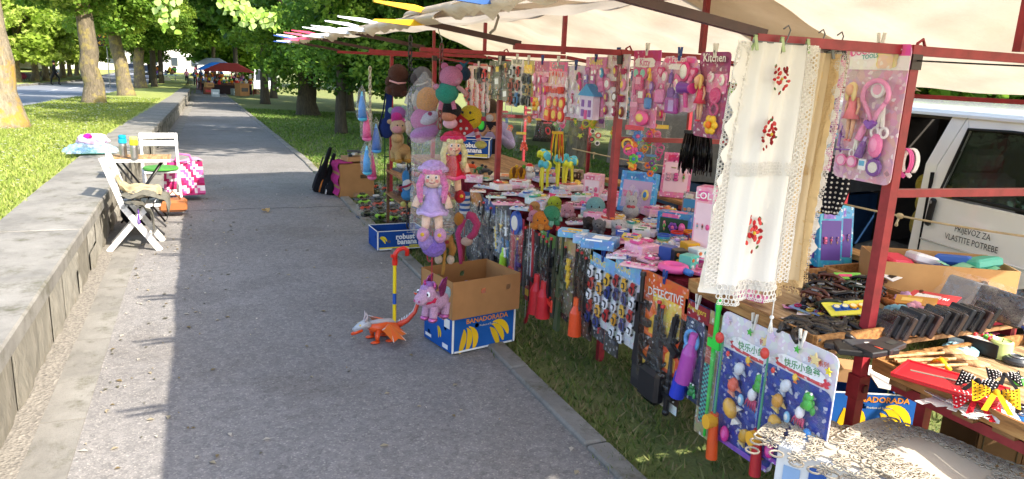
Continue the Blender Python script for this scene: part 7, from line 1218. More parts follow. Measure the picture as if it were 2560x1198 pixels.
# ---------------------------------------------------------------- white van behind the stall
VG = -.2; vb = onx(2343, 560, 4.95)+Vector((.025, .15, 0)); van = thing('white_van', 'white van with open dark sliding door parked behind the stall', 'van', (vb.x, vb.y, VG), (0, 0, math.radians(-100))); VW = '#f4f3ef'
def vp(name, mat, fn, parent=van): m = MB(); fn(m); return m.build(name, mat, parent)
ZR = 1.93; ZW = 1.30        # roof edge, waist
def tum(z): return 0 if z < 1.1 else (z-1.1)*.12      # side leans in above the waist
def side(m, pts, col, y0=0., th=.03):
    vs = [(x, y0+tum(z), z) for x, z in pts]; n = len(pts); vb_ = [(x, y0+th+tum(z), z) for x, z in pts]
    m._add(vs+vb_, [tuple(range(n)), tuple(range(2*n-1, n-1, -1))], col, False); m._add(vs+vb_, [((i+1) % n, i, n+i, n+(i+1) % n) for i in range(n)], col, False)
arch = [(.72+.38*(1-math.cos(a)), .36+.36*math.sin(a)) for a in [k*PI/10 for k in range(11)]]
dr = vp('front_door', 'lacquer', lambda m: (side(m, [(.012, .42), (.66, .42), (.70, .62), (.80, .78), (1.02, .86), (1.1, 1.28), (.012, 1.28)], VW), side(m, [(.012, 1.285), (.012, 1.5), (.16, 1.86), (.2, 1.78), (.1, 1.32), (.1, 1.285)], VW), side(m, [(.16, 1.865), (.95, 1.865), (.92, 1.80), (.2, 1.79)], VW), side(m, [(1.1, 1.285), (.95, 1.865), (.9, 1.8), (1.03, 1.285)], VW)))
vp('window_glass', 'glass', lambda m: side(m, [(.1, 1.3), (1.04, 1.3), (.92, 1.8), (.2, 1.79)], '#222', .012, .006), dr)
vp('window_seal', 'vinyl', lambda m: m.tube([(x, -.004+tum(z), z) for x, z in [(.1, 1.31), (.55, 1.31), (1.04, 1.31), (.98, 1.55), (.92, 1.79), (.55, 1.795), (.2, 1.785), (.14, 1.5)]], .013, 6, '#141416', closed=True), dr)
vp('door_handle', 'plastic', lambda m: (m.rbox((.085, -.012, 1.165), (.05, .03, .21), '#17171a', (0, .1, 0), b=.012), m.cyl((.09, -.03, 1.24), (.09, -.034, 1.24), .012, .012, 10, '#8a8a8a')), dr)
vp('panel_gap', 'matte', lambda m: (m.box((.006, .02, .9), (.008, .03, 1.1), '#1a1a1a'), m.box((.35, -.001, .415), (.66, .02, .008), '#2a2a2a')), dr)
vp('dirt_strip', 'matte', lambda m: side(m, [(.02, .425), (.655, .425), (.66, .47), (.4, .5), (.02, .46)], '#cfc8ba', -.002, .002), dr)
vp('body_crease', 'lacquer', lambda m: m.tube([(.02, -.002, .95), (1.05, -.002, .95)], .006, 6, '#dcdad4'), dr)
vp('lettering', 'matte', lambda m: (m.text('PRIJEVOZ ZA', Matrix.Translation((.47, -.004, 1.09))@Matrix.Rotation(PI/2, 4, 'X'), .062, '#1c1c1e', sx=.85), m.text('VLASTITE POTREBE', Matrix.Translation((.47, -.004, 1.02))@Matrix.Rotation(PI/2, 4, 'X'), .062, '#1c1c1e', sx=.85)), dr)
vp('front_wing', 'lacquer', lambda m: (side(m, [(1.11, .88), (1.3, .84), (1.46, .62), (1.5, .4), (1.72, .4), (1.74, .9), (1.45, 1.22), (1.11, 1.28)], VW), m.box((1.74, .9, .65), (.06, 1.78, .5), VW), m.poly([(1.1, .03, 1.3), (1.1, 1.8, 1.3), (1.74, 1.8, .92), (1.74, .03, .92)], VW)))
vp('windscreen', 'glass', lambda m: m.poly([(1.12, .08, 1.3), (1.12, 1.74, 1.3), (.86, 1.66, 1.84), (.86, .16, 1.84)], '#222'))
vp('pillar', 'lacquer', lambda m: side(m, [(-.11, .36), (0, .36), (0, 1.5), (.15, 1.87), (.02, 1.87), (-.11, 1.5)], VW, .006))
vp('sill', 'lacquer', lambda m: side(m, [(-1.3, .3), (.66, .3), (.66, .415), (-1.3, .355)], '#cfccc6', .004))
vp('rear_side', 'lacquer', lambda m: (side(m, [(-3.1, .36), (-2.62, .36), (-2.5, .62), (-2.25, .74), (-2.0, .62), (-1.88, .36), (-1.2, .36), (-1.2, 1.87), (-3.05, 1.87)], VW, .006), m.box((-3.1, .92, 1.1), (.05, 1.7, 1.5), VW)))
vp('sliding_door', 'lacquer', lambda m: side(m, [(-2.35, .42), (-1.16, .42), (-1.16, 1.8), (-2.35, 1.8)], VW, -.075))
def _roof(m):
    xs = [-3.08, -2.9, 0, .8, .95]; zs = [0, .05, .05, .045, 0]
    def f(u, v):
        x = -3.1+4.05*u; a = PI*v; y = .92-(.92-.09)*math.cos(a)*(1 if 0 < v < 1 else 1); e = 1-max(0, (x-.6)/.35)**2*.1; return Vector((x, y, 1.865+.1*math.sin(a)**.6*e))
    m.grid(f, 20, 14, VW)
vp('roof', 'lacquer', _roof); vp('drip_rail', 'lacquer', lambda m: m.box((-1.05, .088, 1.872), (4.0, .03, .02), '#f2f0ec'))
vp('left_side', 'lacquer', lambda m: m.box((-.7, 1.82, 1.1), (4.7, .03, 1.5), VW))
vp('floor', 'matte', lambda m: m.box((-.75, .92, .46), (4.6, 1.76, .05), '#3f3c39'))
vp('inner_wall', 'matte', lambda m: (m.box((-1.2, 1.78, 1.15), (3.6, .02, 1.35), '#4a4642'), m.box((-1.0, .95, 1.845), (3.8, 1.6, .02), '#5c5854'), m.box((-1.9, .92, 1.1), (.02, 1.7, 1.3), '#4a4642')))
for yy, nm in ((.45, 'seat'), (1.35, 'seat')):
    vp(nm, 'fabric', lambda m: (m.rbox((.35, yy, .82), (.5, .5, .16), '#5c5a58', b=.05), m.rbox((.1, yy, 1.15), (.14, .5, .62), '#6a6866', (0, -.2, 0), b=.05), m.rbox((.02, yy, 1.55), (.1, .28, .16), '#6a6866', b=.04)))
vp('steering_wheel', 'plastic', lambda m: m.tube([(.85, 1.35+.18*math.cos(a), 1.2+.18*math.sin(a)) for a in [k*PI/8 for k in range(16)]], .015, 6, '#17171a', closed=True))
for x in (1.1, -2.25):
    for yy in (.12, 1.7):
        w = vp('wheel', 'vinyl', lambda m: m.lathe([(.0, -.09), (.2, -.09), (.3, -.085), (.33, -.05), (.33, .05), (.3, .085), (.2, .09), (0, .09)], (x, yy, .33), 22, '#18181a', axis=(0, 1, 0))); vp('rim', 'metal', lambda m: m.lathe([(0, -.1), (.12, -.1), (.2, -.094)], (x, yy, .33), 18, '#9a9a9c', axis=(0, 1, 0)), w)
vp('wheel_arch', 'vinyl', lambda m: m.tube([(1.1+.4*math.cos(a), .0, .36+.42*math.sin(a)) for a in [k*PI/10 for k in range(11)]], .018, 6, '#1c1c1e'))
vp('bumper', 'plastic', lambda m: m.rbox((1.8, .9, .5), (.14, 1.8, .26), '#2a2a2c', b=.04)); vp('headlight', 'plastic', lambda m: m.rbox((1.765, .25, .82), (.04, .3, .16), '#d8dce0', b=.01)); vp('headlight', 'plastic', lambda m: m.rbox((1.765, 1.55, .82), (.04, .3, .16), '#d8dce0', b=.01))
Mv = Matrix.Translation((vb.x, vb.y, VG))@Matrix.Rotation(math.radians(-100), 4, 'Z')
p = Mv@Vector((-.42, .6, .95)); fig('plush_duck', 'yellow plush animal sitting inside the dark van', 'plush toy', p, 0, [('body', 'plush', [('e', (0, 0, 0), (.24, .24, .2), '#b8a03a')]), ('head', 'plush', [('e', (-.05, -.12, .2), (.17, .17, .16), '#c2aa40')]), ('ear', 'plush', [('e', (-.18, -.1, .34), (.06, .05, .08), '#b8a03a')]), ('ear', 'plush', [('e', (.08, -.1, .35), (.06, .05, .08), '#b8a03a')])], rot=(0, 0, look(p)))
p = Mv@Vector((-.18, .42, .78)); fig('plush_ball', 'round coral plush by the van pillar', 'plush toy', p, 0, [('body', 'plush', [('e', (0, 0, 0), (.2, .2, .24), '#d85a44')]), ('patch', 'plush', [('e', (.05, -.19, -.02), (.06, .03, .06), '#7a2a3c')])], rot=(0, 0, look(p)))
p = Mv@Vector((-.15, .22, .5)); fig('carrier_bag', 'magenta carrier bag on the van floor edge', 'bag', p, 0, [('sack', 'vinyl', [('b', (0, 0, .14), (.26, .14, .3), '#b01f62')]), ('handle', 'vinyl', [('t', [(-.06, 0, .28), (0, 0, .38), (.06, 0, .28)], .012, '#8a174c')])], rot=(0, 0, look(p)))
p = Mv@Vector((-.75, .4, .49)); m = MB(); m.grid(lambda u, v: Vector(((u-.5)*.7, (v-.5)*.6, .12+.12*math.sin(PI*u)*math.sin(PI*v)+.03*math.sin(u*14+v*5))), 14, 12, '#5f605a'); tag(put(m.build('blanket', 'fabric'), p, (0, 0, .4)), 'grey crumpled blanket heaped on the van floor', 'blanket')
# dotted dresses hanging by the van
for i, (px, c, d_, lb) in enumerate([(2078, '#e0b84a', '#2a2018', 'yellow leopard spotted scarf hanging behind the sticker card'), (2096, '#1c1c24', '#e8e4dc', 'black polka dot scarf hanging behind the doctor set card')]):
    p = onx(px, 388, 2.9); t = thing('hanging_scarf', lb, 'scarf', p, (0, 0, look(p))); f = lambda u, v: Vector(((u-.5)*.14*(.5+.6*math.sin(PI*min(1, v*.9+.1))), .012*math.sin(u*14), -.3*v)); m = MB(); m.grid(f, 10, 12, c); m.build('cloth', 'fabric', t); m = MB(); [m.ell(f((a+.5)/6, (b+.5)/12)+Vector((0, -.006, 0)), (.006, .003, .006), d_, None, 6, 4) for a in range(6) for b in range(12)]; tag(m.build('spots', 'fabric', t), kind='stuff'); m = MB(); m.tube([(0, 0, 0), (0, 0, .25)], .002, 4, '#bbb'); m.build('loop', 'fabric', t)
p = onx(2092, 330, 3.0); bagtoy('bright bagged beach toys hanging behind the sticker card', 2080, 320, p.y, 40, 90, ['disc', 'flower', 'shoe'], [OR, SKY, PINK, PUR], 6, 77)
# ---------------------------------------------------------------- covered trailer
tr = thing('covered_trailer', 'blue cargo trailer with grey tarpaulin cover behind the toy table', 'trailer', (5.3, 6.3, -.15), (0, 0, .12))
vp('box_body', 'paint', lambda m: (m.box((-.75, 0, .72), (.04, 2.4, .5), '#26456c'), m.box((.75, 0, .72), (.04, 2.4, .5), '#26456c'), m.box((0, -1.2, .72), (1.46, .04, .5), '#26456c'), m.box((0, 1.2, .72), (1.46, .04, .5), '#26456c'), m.box((0, 0, .5), (1.46, 2.36, .04), '#1f3a5c')), tr)
for k in range(5): vp('side_rib', 'paint', lambda m: m.box((-.78, -1.1+k*.55, .72), (.03, .05, .5), '#1d3858'), tr)
for k in range(2): vp('side_latch', 'metal', lambda m: m.box((-.8, -.6+k*1.2, .93), (.02, .06, .1), '#8a8e92'), tr)
def _cov(m):
    def f(u, v):
        a = -.2+PI*u*1.0+.2*u*1; y = -1.24+2.48*v; x = -.79*math.cos(PI*u); z = 1.0+.75*max(0, min(1, 2.6*math.sin(PI*u)*.55))+.015*math.sin(v*25+u*4)
        return Vector((x, y, z))
    m.grid(f, 16, 20, '#6e7072'); 
    for yy in (-1.24, 1.24): m.poly([(-.79, yy, 1.0), (.79, yy, 1.0), (.7, yy, 1.6), (.35, yy, 1.75), (-.35, yy, 1.75), (-.7, yy, 1.6)], '#66686a')
vp('tarpaulin', 'fabric', _cov, tr)
for x in (-.85, .85):
    w = vp('wheel', 'vinyl', lambda m: m.lathe([(0, -.08), (.2, -.08), (.28, -.06), (.28, .06), (.2, .08), (0, .08)], (x, -.1, .28), 18, '#18181a', axis=(1, 0, 0)), tr); vp('rim', 'metal', lambda m: m.lathe([(0, -.09), (.12, -.09), (.15, -.085)], (x, -.1, .28), 14, '#b0b0b2', axis=(1, 0, 0)), w)
vp('drawbar', 'paint', lambda m: m.tube([(0, -1.2, .45), (0, -2.1, .45)], .04, 8, '#26456c'), tr)
for z, xx in ((.62, 4.2), ): pass
# ---------------------------------------------------------------- people
def person(label, loc, rz, J, E, cols, s=1., hair=None, name='person', hairp=None):
    # J: joint -> (pos, radius); E: edges with colour
    t = thing(name, label, 'person', loc, (0, 0, rz)); t.scale = (s,)*3; names = list(J); me = bpy.data.meshes.new('b'); me.from_pydata([J[n][0] for n in names], [(names.index(a), names.index(b)) for a, b, *_ in E], [])
    o = bpy.data.objects.new('b', me); COL.objects.link(o); md = o.modifiers.new('s', 'SKIN'); o.modifiers.new('u', 'SUBSURF').levels = 2
    for i, n in enumerate(names): me.skin_vertices[0].data[i].radius = (J[n][1],)*2 if not isinstance(J[n][1], tuple) else J[n][1]
    me.skin_vertices[0].data[names.index('pelvis')].use_root = True
    ev = bpy.data.meshes.new_from_object(o.evaluated_get(bpy.context.evaluated_depsgraph_get())); bpy.data.objects.remove(o)
    cc = []; seg = [(Vector(J[a][0]), Vector(J[b][0]), c) for a, b, c in E]
    for f in ev.polygons:
        p = f.center; best = None
        for a, b, c in seg:
            d = b-a; u = max(0, min(1, (p-a).dot(d)/max(1e-9, d.length_squared))); q = (p-a-d*u).length
            if best is None or q < best[0]-1e-4: best = (q, c)
        c = best[1]; c = c(p) if callable(c) else c; cc.append(C(c))
    if 'Col' in ev.attributes: ev.attributes.remove(ev.attributes['Col'])
    a = ev.attributes.new('Col', 'FLOAT_COLOR', 'FACE'); a.data.foreach_set('color', np.array(cc, np.float32).ravel()); ev.polygons.foreach_set('use_smooth', [True]*len(ev.polygons)); ev.materials.clear(); ev.materials.append(MAT['fabric']); link('body', ev, t)
    if hair:
        h = J['head'][0]; m = MB(); m.ell((h[0], h[1]+.02, h[2]+.035), (.098, .112, .115), hair); 
        if hairp: m.ell((h[0], h[1]+.06, h[2]-.06), (.09, .07, .13), hair)
        m.build('hair', 'plush', t)
    return t
def stand(step=.1, arms='walk', skin='#c98f70', top='#c07ab0', leg='#2a2c38', shoe='#1c1c1e'):
    J = {'pelvis': ((0, 0, .93), (.14, .11)), 'belly': ((0, 0, 1.08), (.135, .105)), 'chest': ((0, 0, 1.3), (.16, .12)), 'neck': ((0, 0, 1.46), .055), 'head': ((0, -.02, 1.6), (.085, .1)), 'crown': ((0, -.01, 1.68), .06)}
    E = [('pelvis', 'belly', top), ('belly', 'chest', top), ('chest', 'neck', top), ('neck', 'head', skin), ('head', 'crown', skin)]
    for s_, sg in (('l', -1), ('r', 1)):
        k = step*sg
        J.update({s_+'hip': ((sg*.09, 0, .88), .1), s_+'knee': ((sg*.09, -k-.03, .48), .065), s_+'ankle': ((sg*.09, -k+.04, .09), .042), s_+'toe': ((sg*.09, -k-.12, .045), .038), s_+'sho': ((sg*.17, 0, 1.38), .07)})
        if arms == 'walk': J.update({s_+'elb': ((sg*.23, k*.6+.02, 1.12), .05), s_+'wri': ((sg*.23, k*.9-.06, .88), .036), s_+'han': ((sg*.22, k-.08, .8), .035)})
        else: J.update({s_+'elb': ((sg*.24, -.02, 1.12), .05), s_+'wri': ((sg*.05, -.2, 1.14), .036), s_+'han': ((-sg*.04, -.2, 1.16), .035)})
        E += [('pelvis', s_+'hip', leg), (s_+'hip', s_+'knee', leg), (s_+'knee', s_+'ankle', leg), (s_+'ankle', s_+'toe', shoe), ('chest', s_+'sho', top), (s_+'sho', s_+'elb', top), (s_+'elb', s_+'wri', top), (s_+'wri', s_+'han', skin)]
    return J, E
FP = lambda px, py, dz=0.: ong(px, py, dz)
J, E = stand(.02, 'fold', top='#c98aa8', leg='#2c2a36'); person('person in pink top with folded arms near the far stalls', FP(468, 213), .0, J, E, None, hair='#3a2a22', hairp=True)
J, E = stand(.16, 'walk', top=lambda p: '#2a4a86' if int(p.z*16) % 2 else '#141a30', leg='#17181c'); person('person in blue striped jumper walking up the far path', FP(489, 214), .1, J, E, None, hair='#241c18')
J, E = stand(.03, 'walk', top='#b8b0a0', leg='#222226'); person('person in beige jacket standing at the red canopy stall', FP(551, 232), -2.2, J, E, None, hair='#c8c4bc')
J, E = stand(.22, 'walk', top='#17181c', leg='#17181c'); person('person in black walking across the road', Vector((-9.6, 62, zp(62)+.37)), 1.5, J, E, None, hair='#1c1816')
# the seated vendor behind the table
LJ = '#a294b8'
J = {'pelvis': ((0, 0, .5), (.17, .13)), 'belly': ((0, -.02, .68), (.16, .13)), 'chest': ((0, -.05, .95), (.18, .13)), 'neck': ((0, -.08, 1.14), .06), 'head': ((0, -.13, 1.28), (.085, .1)), 'crown': ((0, -.12, 1.37), .065)}
E = [('pelvis', 'belly', '#2a2630'), ('belly', 'chest', '#2a2630'), ('chest', 'neck', '#1f1c24'), ('neck', 'head', '#c08a6c'), ('head', 'crown', '#c08a6c')]
for s_, sg in (('l', -1), ('r', 1)):
    J.update({s_+'hip': ((sg*.1, -.02, .48), .11), s_+'knee': ((sg*.13, -.45, .5), .08), s_+'ankle': ((sg*.13, -.45, .1), .05), s_+'toe': ((sg*.13, -.6, .05), .042), s_+'sho': ((sg*.19, -.05, 1.06), .085), s_+'elb': ((sg*.3, -.16, .8), .068), s_+'wri': ((sg*.1, -.36, .98), .045), s_+'palm': ((sg*.05, -.38, 1.04), .036)})
    E += [('pelvis', s_+'hip', '#26262c'), (s_+'hip', s_+'knee', '#26262c'), (s_+'knee', s_+'ankle', '#26262c'), (s_+'ankle', s_+'toe', '#17171a'), ('chest', s_+'sho', LJ), (s_+'sho', s_+'elb', LJ), (s_+'elb', s_+'wri', LJ), (s_+'wri', s_+'palm', '#c9947a')]
    for k in range(4): a = s_+'f%d' % k; J[a] = ((sg*.05-sg*.012*(k-1.5), -.43, 1.08-.018*k), .011); J[a+'t'] = ((sg*.02-sg*.012*(k-1.5), -.44, 1.1-.02*k), .009); E += [(s_+'palm', a, '#c9947a'), (a, a+'t', '#c9947a')]
    J[s_+'th'] = ((sg*.07, -.43, 1.07), .012); E += [(s_+'palm', s_+'th', '#c9947a')]
person('person in lilac jacket seated behind the table holding something up', (3.55, 9.15, .05), look((3.5, 9.1)), J, E, None, hair='#4a3a30')
st2 = thing('folding_stool', 'small folding stool under the person in the lilac jacket', 'stool', (3.55, 9.2, -.05)); vp('seat', 'fabric', lambda m: m.rbox((0, 0, .42), (.36, .36, .04), '#2a4a34', b=.01), st2)
for a in (-1, 1):
    for b in (-1, 1): vp('leg', 'metal', lambda m: m.cyl((a*.15, b*.15, .4), (a*.17, b*-.15, 0), .012, .012, 8, '#8a8a8c'), st2)
p = sp(1203, 312, 5.4); t = thing('key_fob', 'oval glowing green key fob card hanging before the lilac jacket', 'toy', p, (0, 0, look(p))); vp('frame', 'plastic', lambda m: m.ell((0, 0, 0), (.042, .008, .06), '#1c2a3c'), t); vp('face', 'plastic', lambda m: m.ell((0, -.008, 0), (.026, .005, .04), '#38d83c'), t)
# dark green rack behind the white chain
rk_ = thing('wire_rack', 'dark green wire rack standing behind the white chain', 'rack', (2.9, 11.2, -.05))
for i in range(7): vp('bar', 'metal', lambda m: m.cyl((-.3+.1*i, 0, 0), (-.3+.1*i, 0, .95), .008, .008, 6, '#1f4a34'), rk_)
for z in (.05, .5, .93): vp('rung', 'metal', lambda m: m.cyl((-.32, .012, z), (.32, .012, z), .008, .008, 6, '#1f4a34'), rk_)
# ---------------------------------------------------------------- chairs, little table and bags by the wall
WHT = '#eeece6'
def beam(m, a, b, w, d, col):
    x, y, z = frame_to(a, b); L = (Vector(b)-Vector(a)).length; yv = Vector((0, 1, 0)); zz = z; xx = yv.cross(zz).normalized(); yy = zz.cross(xx); m.box((Vector(a)+Vector(b))/2, (w, d, L), col, rot=Matrix((xx, yy, zz)).transposed())
ch = thing('folding_chair', 'white wooden folding chair holding a grey jacket beside the wall', 'chair', (-.65, 7.8, .0), (0, 0, -.03))
for yy in (-.2, .2):
    def _lo(m): beam(m, (-.215, yy, .9), (-.065, yy, .42), .05, .022, WHT); beam(m, (-.075, yy, .44), (.225, yy, 0), .055, .022, WHT)
    vp('back_leg', 'paint', _lo, ch); vp('front_leg', 'paint', lambda m: beam(m, (-.225, yy*.86, 0), (.14, yy*.86, .43), .05, .02, WHT), ch)
for z, h in ((.84, .085), (.72, .075), (.61, .06)): vp('back_slat', 'paint', lambda m: m.box((-.215+(.9-z)*.32, 0, z), (.018, .4, h), WHT, (0, -.3, 0)), ch)
for k in range(5): vp('seat_slat', 'paint', lambda m: m.box((-.06+.07*k, 0, .44), (.055, .37, .018), WHT), ch)
vp('brace', 'paint', lambda m: m.box((.13, 0, .13), (.02, .38, .04), WHT), ch)
def cloth_heap(name, label, cat, loc, size, cols, seed, rz=0., amp=.18):
    R = random.Random(seed); ph = [R.random()*6 for _ in range(6)]; t = thing(name, label, cat, loc, (0, 0, rz))
    for i, (c, off, sz) in enumerate(cols):
        def f(u, v):
            a = 2*PI*u; b = PI*v; k = 1+amp*math.sin(3*a+4*b+ph[0]+i)+amp*.6*math.sin(7*a-3*b+ph[1])+amp*.35*math.sin(13*a+9*b+ph[2]); return Vector((off[0]+sz[0]*size*math.sin(b)*math.cos(a)*k, off[1]+sz[1]*size*math.sin(b)*math.sin(a)*k, max(off[2]-sz[2]*size*.5, off[2]-sz[2]*size*math.cos(b)*k)))
        m = MB(); m.grid(f, 36, 20, c); m.build(['fold', 'main_cloth', 'sleeve', 'strap'][i % 4], 'fabric', t)
    return t
jk = thing('jacket', 'crumpled grey jacket with beige quilted lining lying on the white chair', 'jacket', (-.65, 7.8, 0))
def drape(prof, w, y0, seed, amp, col):
    R = random.Random(seed); ph = [R.random()*6 for _ in range(6)]; n = len(prof)-1
    def f(u, v):
        k = min(int(v*n), n-1); q = v*n-k; x, z = [prof[k][i]*(1-q)+prof[k+1][i]*q for i in (0, 1)]; g = .5+.5*math.sin(PI*min(1, v*1.1))
        r = amp*(abs(math.sin(u*7+v*3+ph[0]))+.6*abs(math.sin(u*15-v*6+ph[1]))+.35*abs(math.sin(u*29+v*11+ph[2])))*g; e = .03*math.sin(v*9+ph[3])+.015*math.sin(v*23+ph[4])
        return Vector((x+r*.5*(1 if v > .6 else -.2), y0+(u-.5)*(w+e*2)+.02*math.sin(v*8+ph[5]), z+r))
    m = MB(); m.grid(f, 56, 44, col); return m
drape([(-.13, .66), (-.1, .55), (-.04, .49), (.06, .5), (.16, .49), (.22, .46), (.2, .45)], .36, .06, 3, .06, '#a89878').build('quilted_lining', 'fabric', jk)
drape([(-.1, .5), (-.02, .49), (.1, .5), (.2, .48), (.27, .42), (.29, .32), (.27, .26)], .4, -.02, 7, .05, '#6a675c').build('jacket_body', 'fabric', jk)
drape([(-.06, .47), (.02, .46), (.1, .42), (.16, .3), (.17, .2)], .14, -.23, 9, .03, '#605d53').build('sleeve', 'fabric', jk)
m = MB(); m.tube([(0, 0, 0), (.005, 0, -.1), (.012, 0, -.14), (.0, 0, -.15), (-.008, 0, -.13), (0, 0, -.06)], .005, 6, '#6a3a9c'); tag(put(m.build('cord_loop', 'fabric'), (-.6, 7.58, .42)), 'purple cord loop hanging from the grey jacket', 'cord')
cs = thing('camping_stool', 'black folding camping stool with grey tube legs behind the white chair', 'stool', (-.62, 8.45, 0)); vp('seat', 'fabric', lambda m: m.grid(lambda u, v: Vector(((u-.5)*.42, (v-.5)*.4, .44-.1*math.sin(PI*u)*math.sin(PI*v))), 8, 8, '#1c1c1f'), cs); vp('hanging_pouch', 'fabric', lambda m: m.ell((-.05, -.1, .24), (.16, .12, .16), '#17171a'), cs)
for yy in (-.2, .2):
    for a in (-1, 1): vp('leg', 'metal', lambda m: m.tube([(a*-.2, yy, .44), (a*.2, yy, .01)], .011, 8, '#8a8c90'), cs)
tbx = thing('folding_table', 'small folding table with pale wooden top beside the wall', 'table', (-.66, 9.1, 0)); vp('top', 'wood', lambda m: m.rbox((0, 0, .715), (.62, .44, .016), '#c9a678', b=.004), tbx); vp('edge', 'paint', lambda m: m.box((0, -.224, .705), (.63, .008, .03), '#e8e4dc'), tbx)
for yy in (-.17, .17):
    for a in (-1, 1): vp('leg', 'metal', lambda m: m.tube([(a*-.24, yy, .7), (a*.22, yy, .01)], .011, 8, '#3a3836'), tbx)
for i, (px, c, c2, lb) in enumerate([(309, '#1fa6c8', '#158fb0', 'steel thermos flask with a turquoise lid on the little table'), (337, '#d8d62c', '#ece86a', 'steel thermos flask with a yellow lid on the little table')]):
    p = onz(px, 393+i*5, .724); t = thing('thermos_flask', lb, 'flask', p); vp('bottle', 'metal', lambda m: m.lathe([(0, 0), (.036, 0), (.038, .02), (.038, .13), (.034, .16)], (0, 0, 0), 16, '#b8b4b0'), t); vp('grip_ring', 'plastic', lambda m: m.lathe([(.036, .15), (.043, .16), (.043, .2), (.037, .205)], (0, 0, 0), 16, c), t); vp('lid', 'plastic', lambda m: (m.lathe([(.034, .205), (.04, .212), (.04, .235), (.03, .245), (0, .245)], (0, 0, 0), 16, c2), m.box((.02, 0, .235), (.03, .03, .02), c2)), t)
c2_ = thing('plastic_chair', 'white slatted folding chair with a green cushion behind the little table', 'chair', (-.5, 10.0, 0), (0, 0, .1))
for x in (-.2, .2):
    vp('back_post', 'plastic', lambda m: m.tube([(x, -.2, 0), (x, .05, .42), (x, .22, .88)], [.016, .016, .018], 8, WHT), c2_); vp('front_post', 'plastic', lambda m: m.tube([(x*.9, .24, 0), (x*.9, -.18, .44)], .016, 8, WHT), c2_)
for z, y in ((.85, .21), (.76, .175)): vp('back_slat', 'plastic', lambda m: m.rbox((0, y, z), (.44, .02, .07), WHT, (-.3, 0, 0), b=.006), c2_)
for k in range(4): vp('seat_slat', 'plastic', lambda m: m.rbox((0, -.16+.1*k, .44), (.4, .08, .022), WHT, b=.006), c2_)
vp('rung', 'plastic', lambda m: m.box((0, -.12, .16), (.38, .02, .03), WHT), c2_)
m = MB(); m.lathe([(0, 0), (.18, 0), (.21, .015), (.2, .035), (0, .045)], (0, 0, 0), 20, '#4a8a3a'); tag(put(m.build('seat_cushion', 'fabric'), (-.5, 9.96, .455)), 'round green cushion on the slatted folding chair', 'cushion')
p = onz(228, 385, .5); t = thing('plastic_bag', 'clear blue bubble wrap bag holding pink and green things on the wall', 'bag', p, (0, 0, .2)); vp('bubble_wrap', 'bubblebag', lambda m: m.grid(lambda u, v: Vector(((u-.5)*.62*(1-.1*math.sin(v*7)), (v-.5)*.4, .03+.14*math.sin(PI*u)**.6*math.sin(PI*v)**.6+.015*math.sin(u*31)*math.sin(v*27))), 30, 22, '#fff'), t)
vp('green_pack', 'vinyl', lambda m: m.rbox((.05, 0, .04), (.42, .26, .06), '#4ab88a', b=.02), t); vp('blue_pack', 'vinyl', lambda m: m.rbox((-.12, -.05, .06), (.2, .18, .06), '#3a9ac8', (0, 0, .5), b=.02), t)
p2_ = p+Vector((.02, .05, .13)); cloth_heap('plastic_bag', 'white and pink plastic bag crumpled on top of the bubble wrap', 'bag', p2_, .16, [('#e8c4d8', (0, 0, .04), (1.2, .9, .55)), ('#d01f86', (-.06, -.06, .1), (.34, .3, .25)), ('#efdcea', (.1, .03, .06), (.6, .6, .4))], 8, .3, .1)
sb = thing('striped_bag', 'pink and white patterned carrier bag behind the slatted chair', 'bag', (-.28, 10.35, 0), (0, 0, .2))
def _sb(m):
    m.grid(lambda u, v: Vector(((u-.5)*.5*(1-.1*v), -.14-.03*math.sin(u*8), .1+.42*v)), 16, 12, lambda u, v: ['#c83a7c', '#efe4ea', '#e06aa4', '#f2ecee', '#b02a5c'][int((u*3.2+v*4.1+.7*math.sin(u*9))*2) % 5]); m.grid(lambda u, v: Vector(((u-.5)*.5, -.14+.3*v, .52+.02*math.sin(u*9))), 12, 4, '#e0a0c0'); m.grid(lambda u, v: Vector((.25-.03*v, -.14+.3*u, .1+.42*v)), 8, 10, lambda u, v: ['#c83a7c', '#efe4ea', '#e06aa4'][int((u*2+v*5)*2) % 3]); m.box((0, 0, .09), (.5, .28, .02), '#c83a7c')
vp('sack', 'fabric', _sb, sb); vp('handle', 'fabric', lambda m: m.tube([(-.1, -.1, .5), (-.05, -.12, .62), (.08, -.12, .6), (.12, -.1, .5)], .015, 6, '#e06aa4'), sb)
m = MB(); m.lathe([(0, 0), (.06, 0), (.065, .06), (.05, .16), (.03, .2), (0, .2)], (0, 0, 0), 14, '#a8202c', axis=(1, -.3, .1)); tag(put(m.build('drink_bottle', 'plastic'), (-.42, 9.7, .08)), 'red bottle lying below the slatted chair', 'bottle')
m = MB(); m.rbox((0, 0, .1), (.3, .24, .14), '#a8683c', b=.03); m.tube([(-.08, 0, .17), (0, 0, .26), (.08, 0, .17)], .01, 6, '#8a5230'); tag(put(m.build('hand_bag', 'vinyl'), (-.36, 9.3, .03)), 'tan leather bag standing under the little table', 'bag')
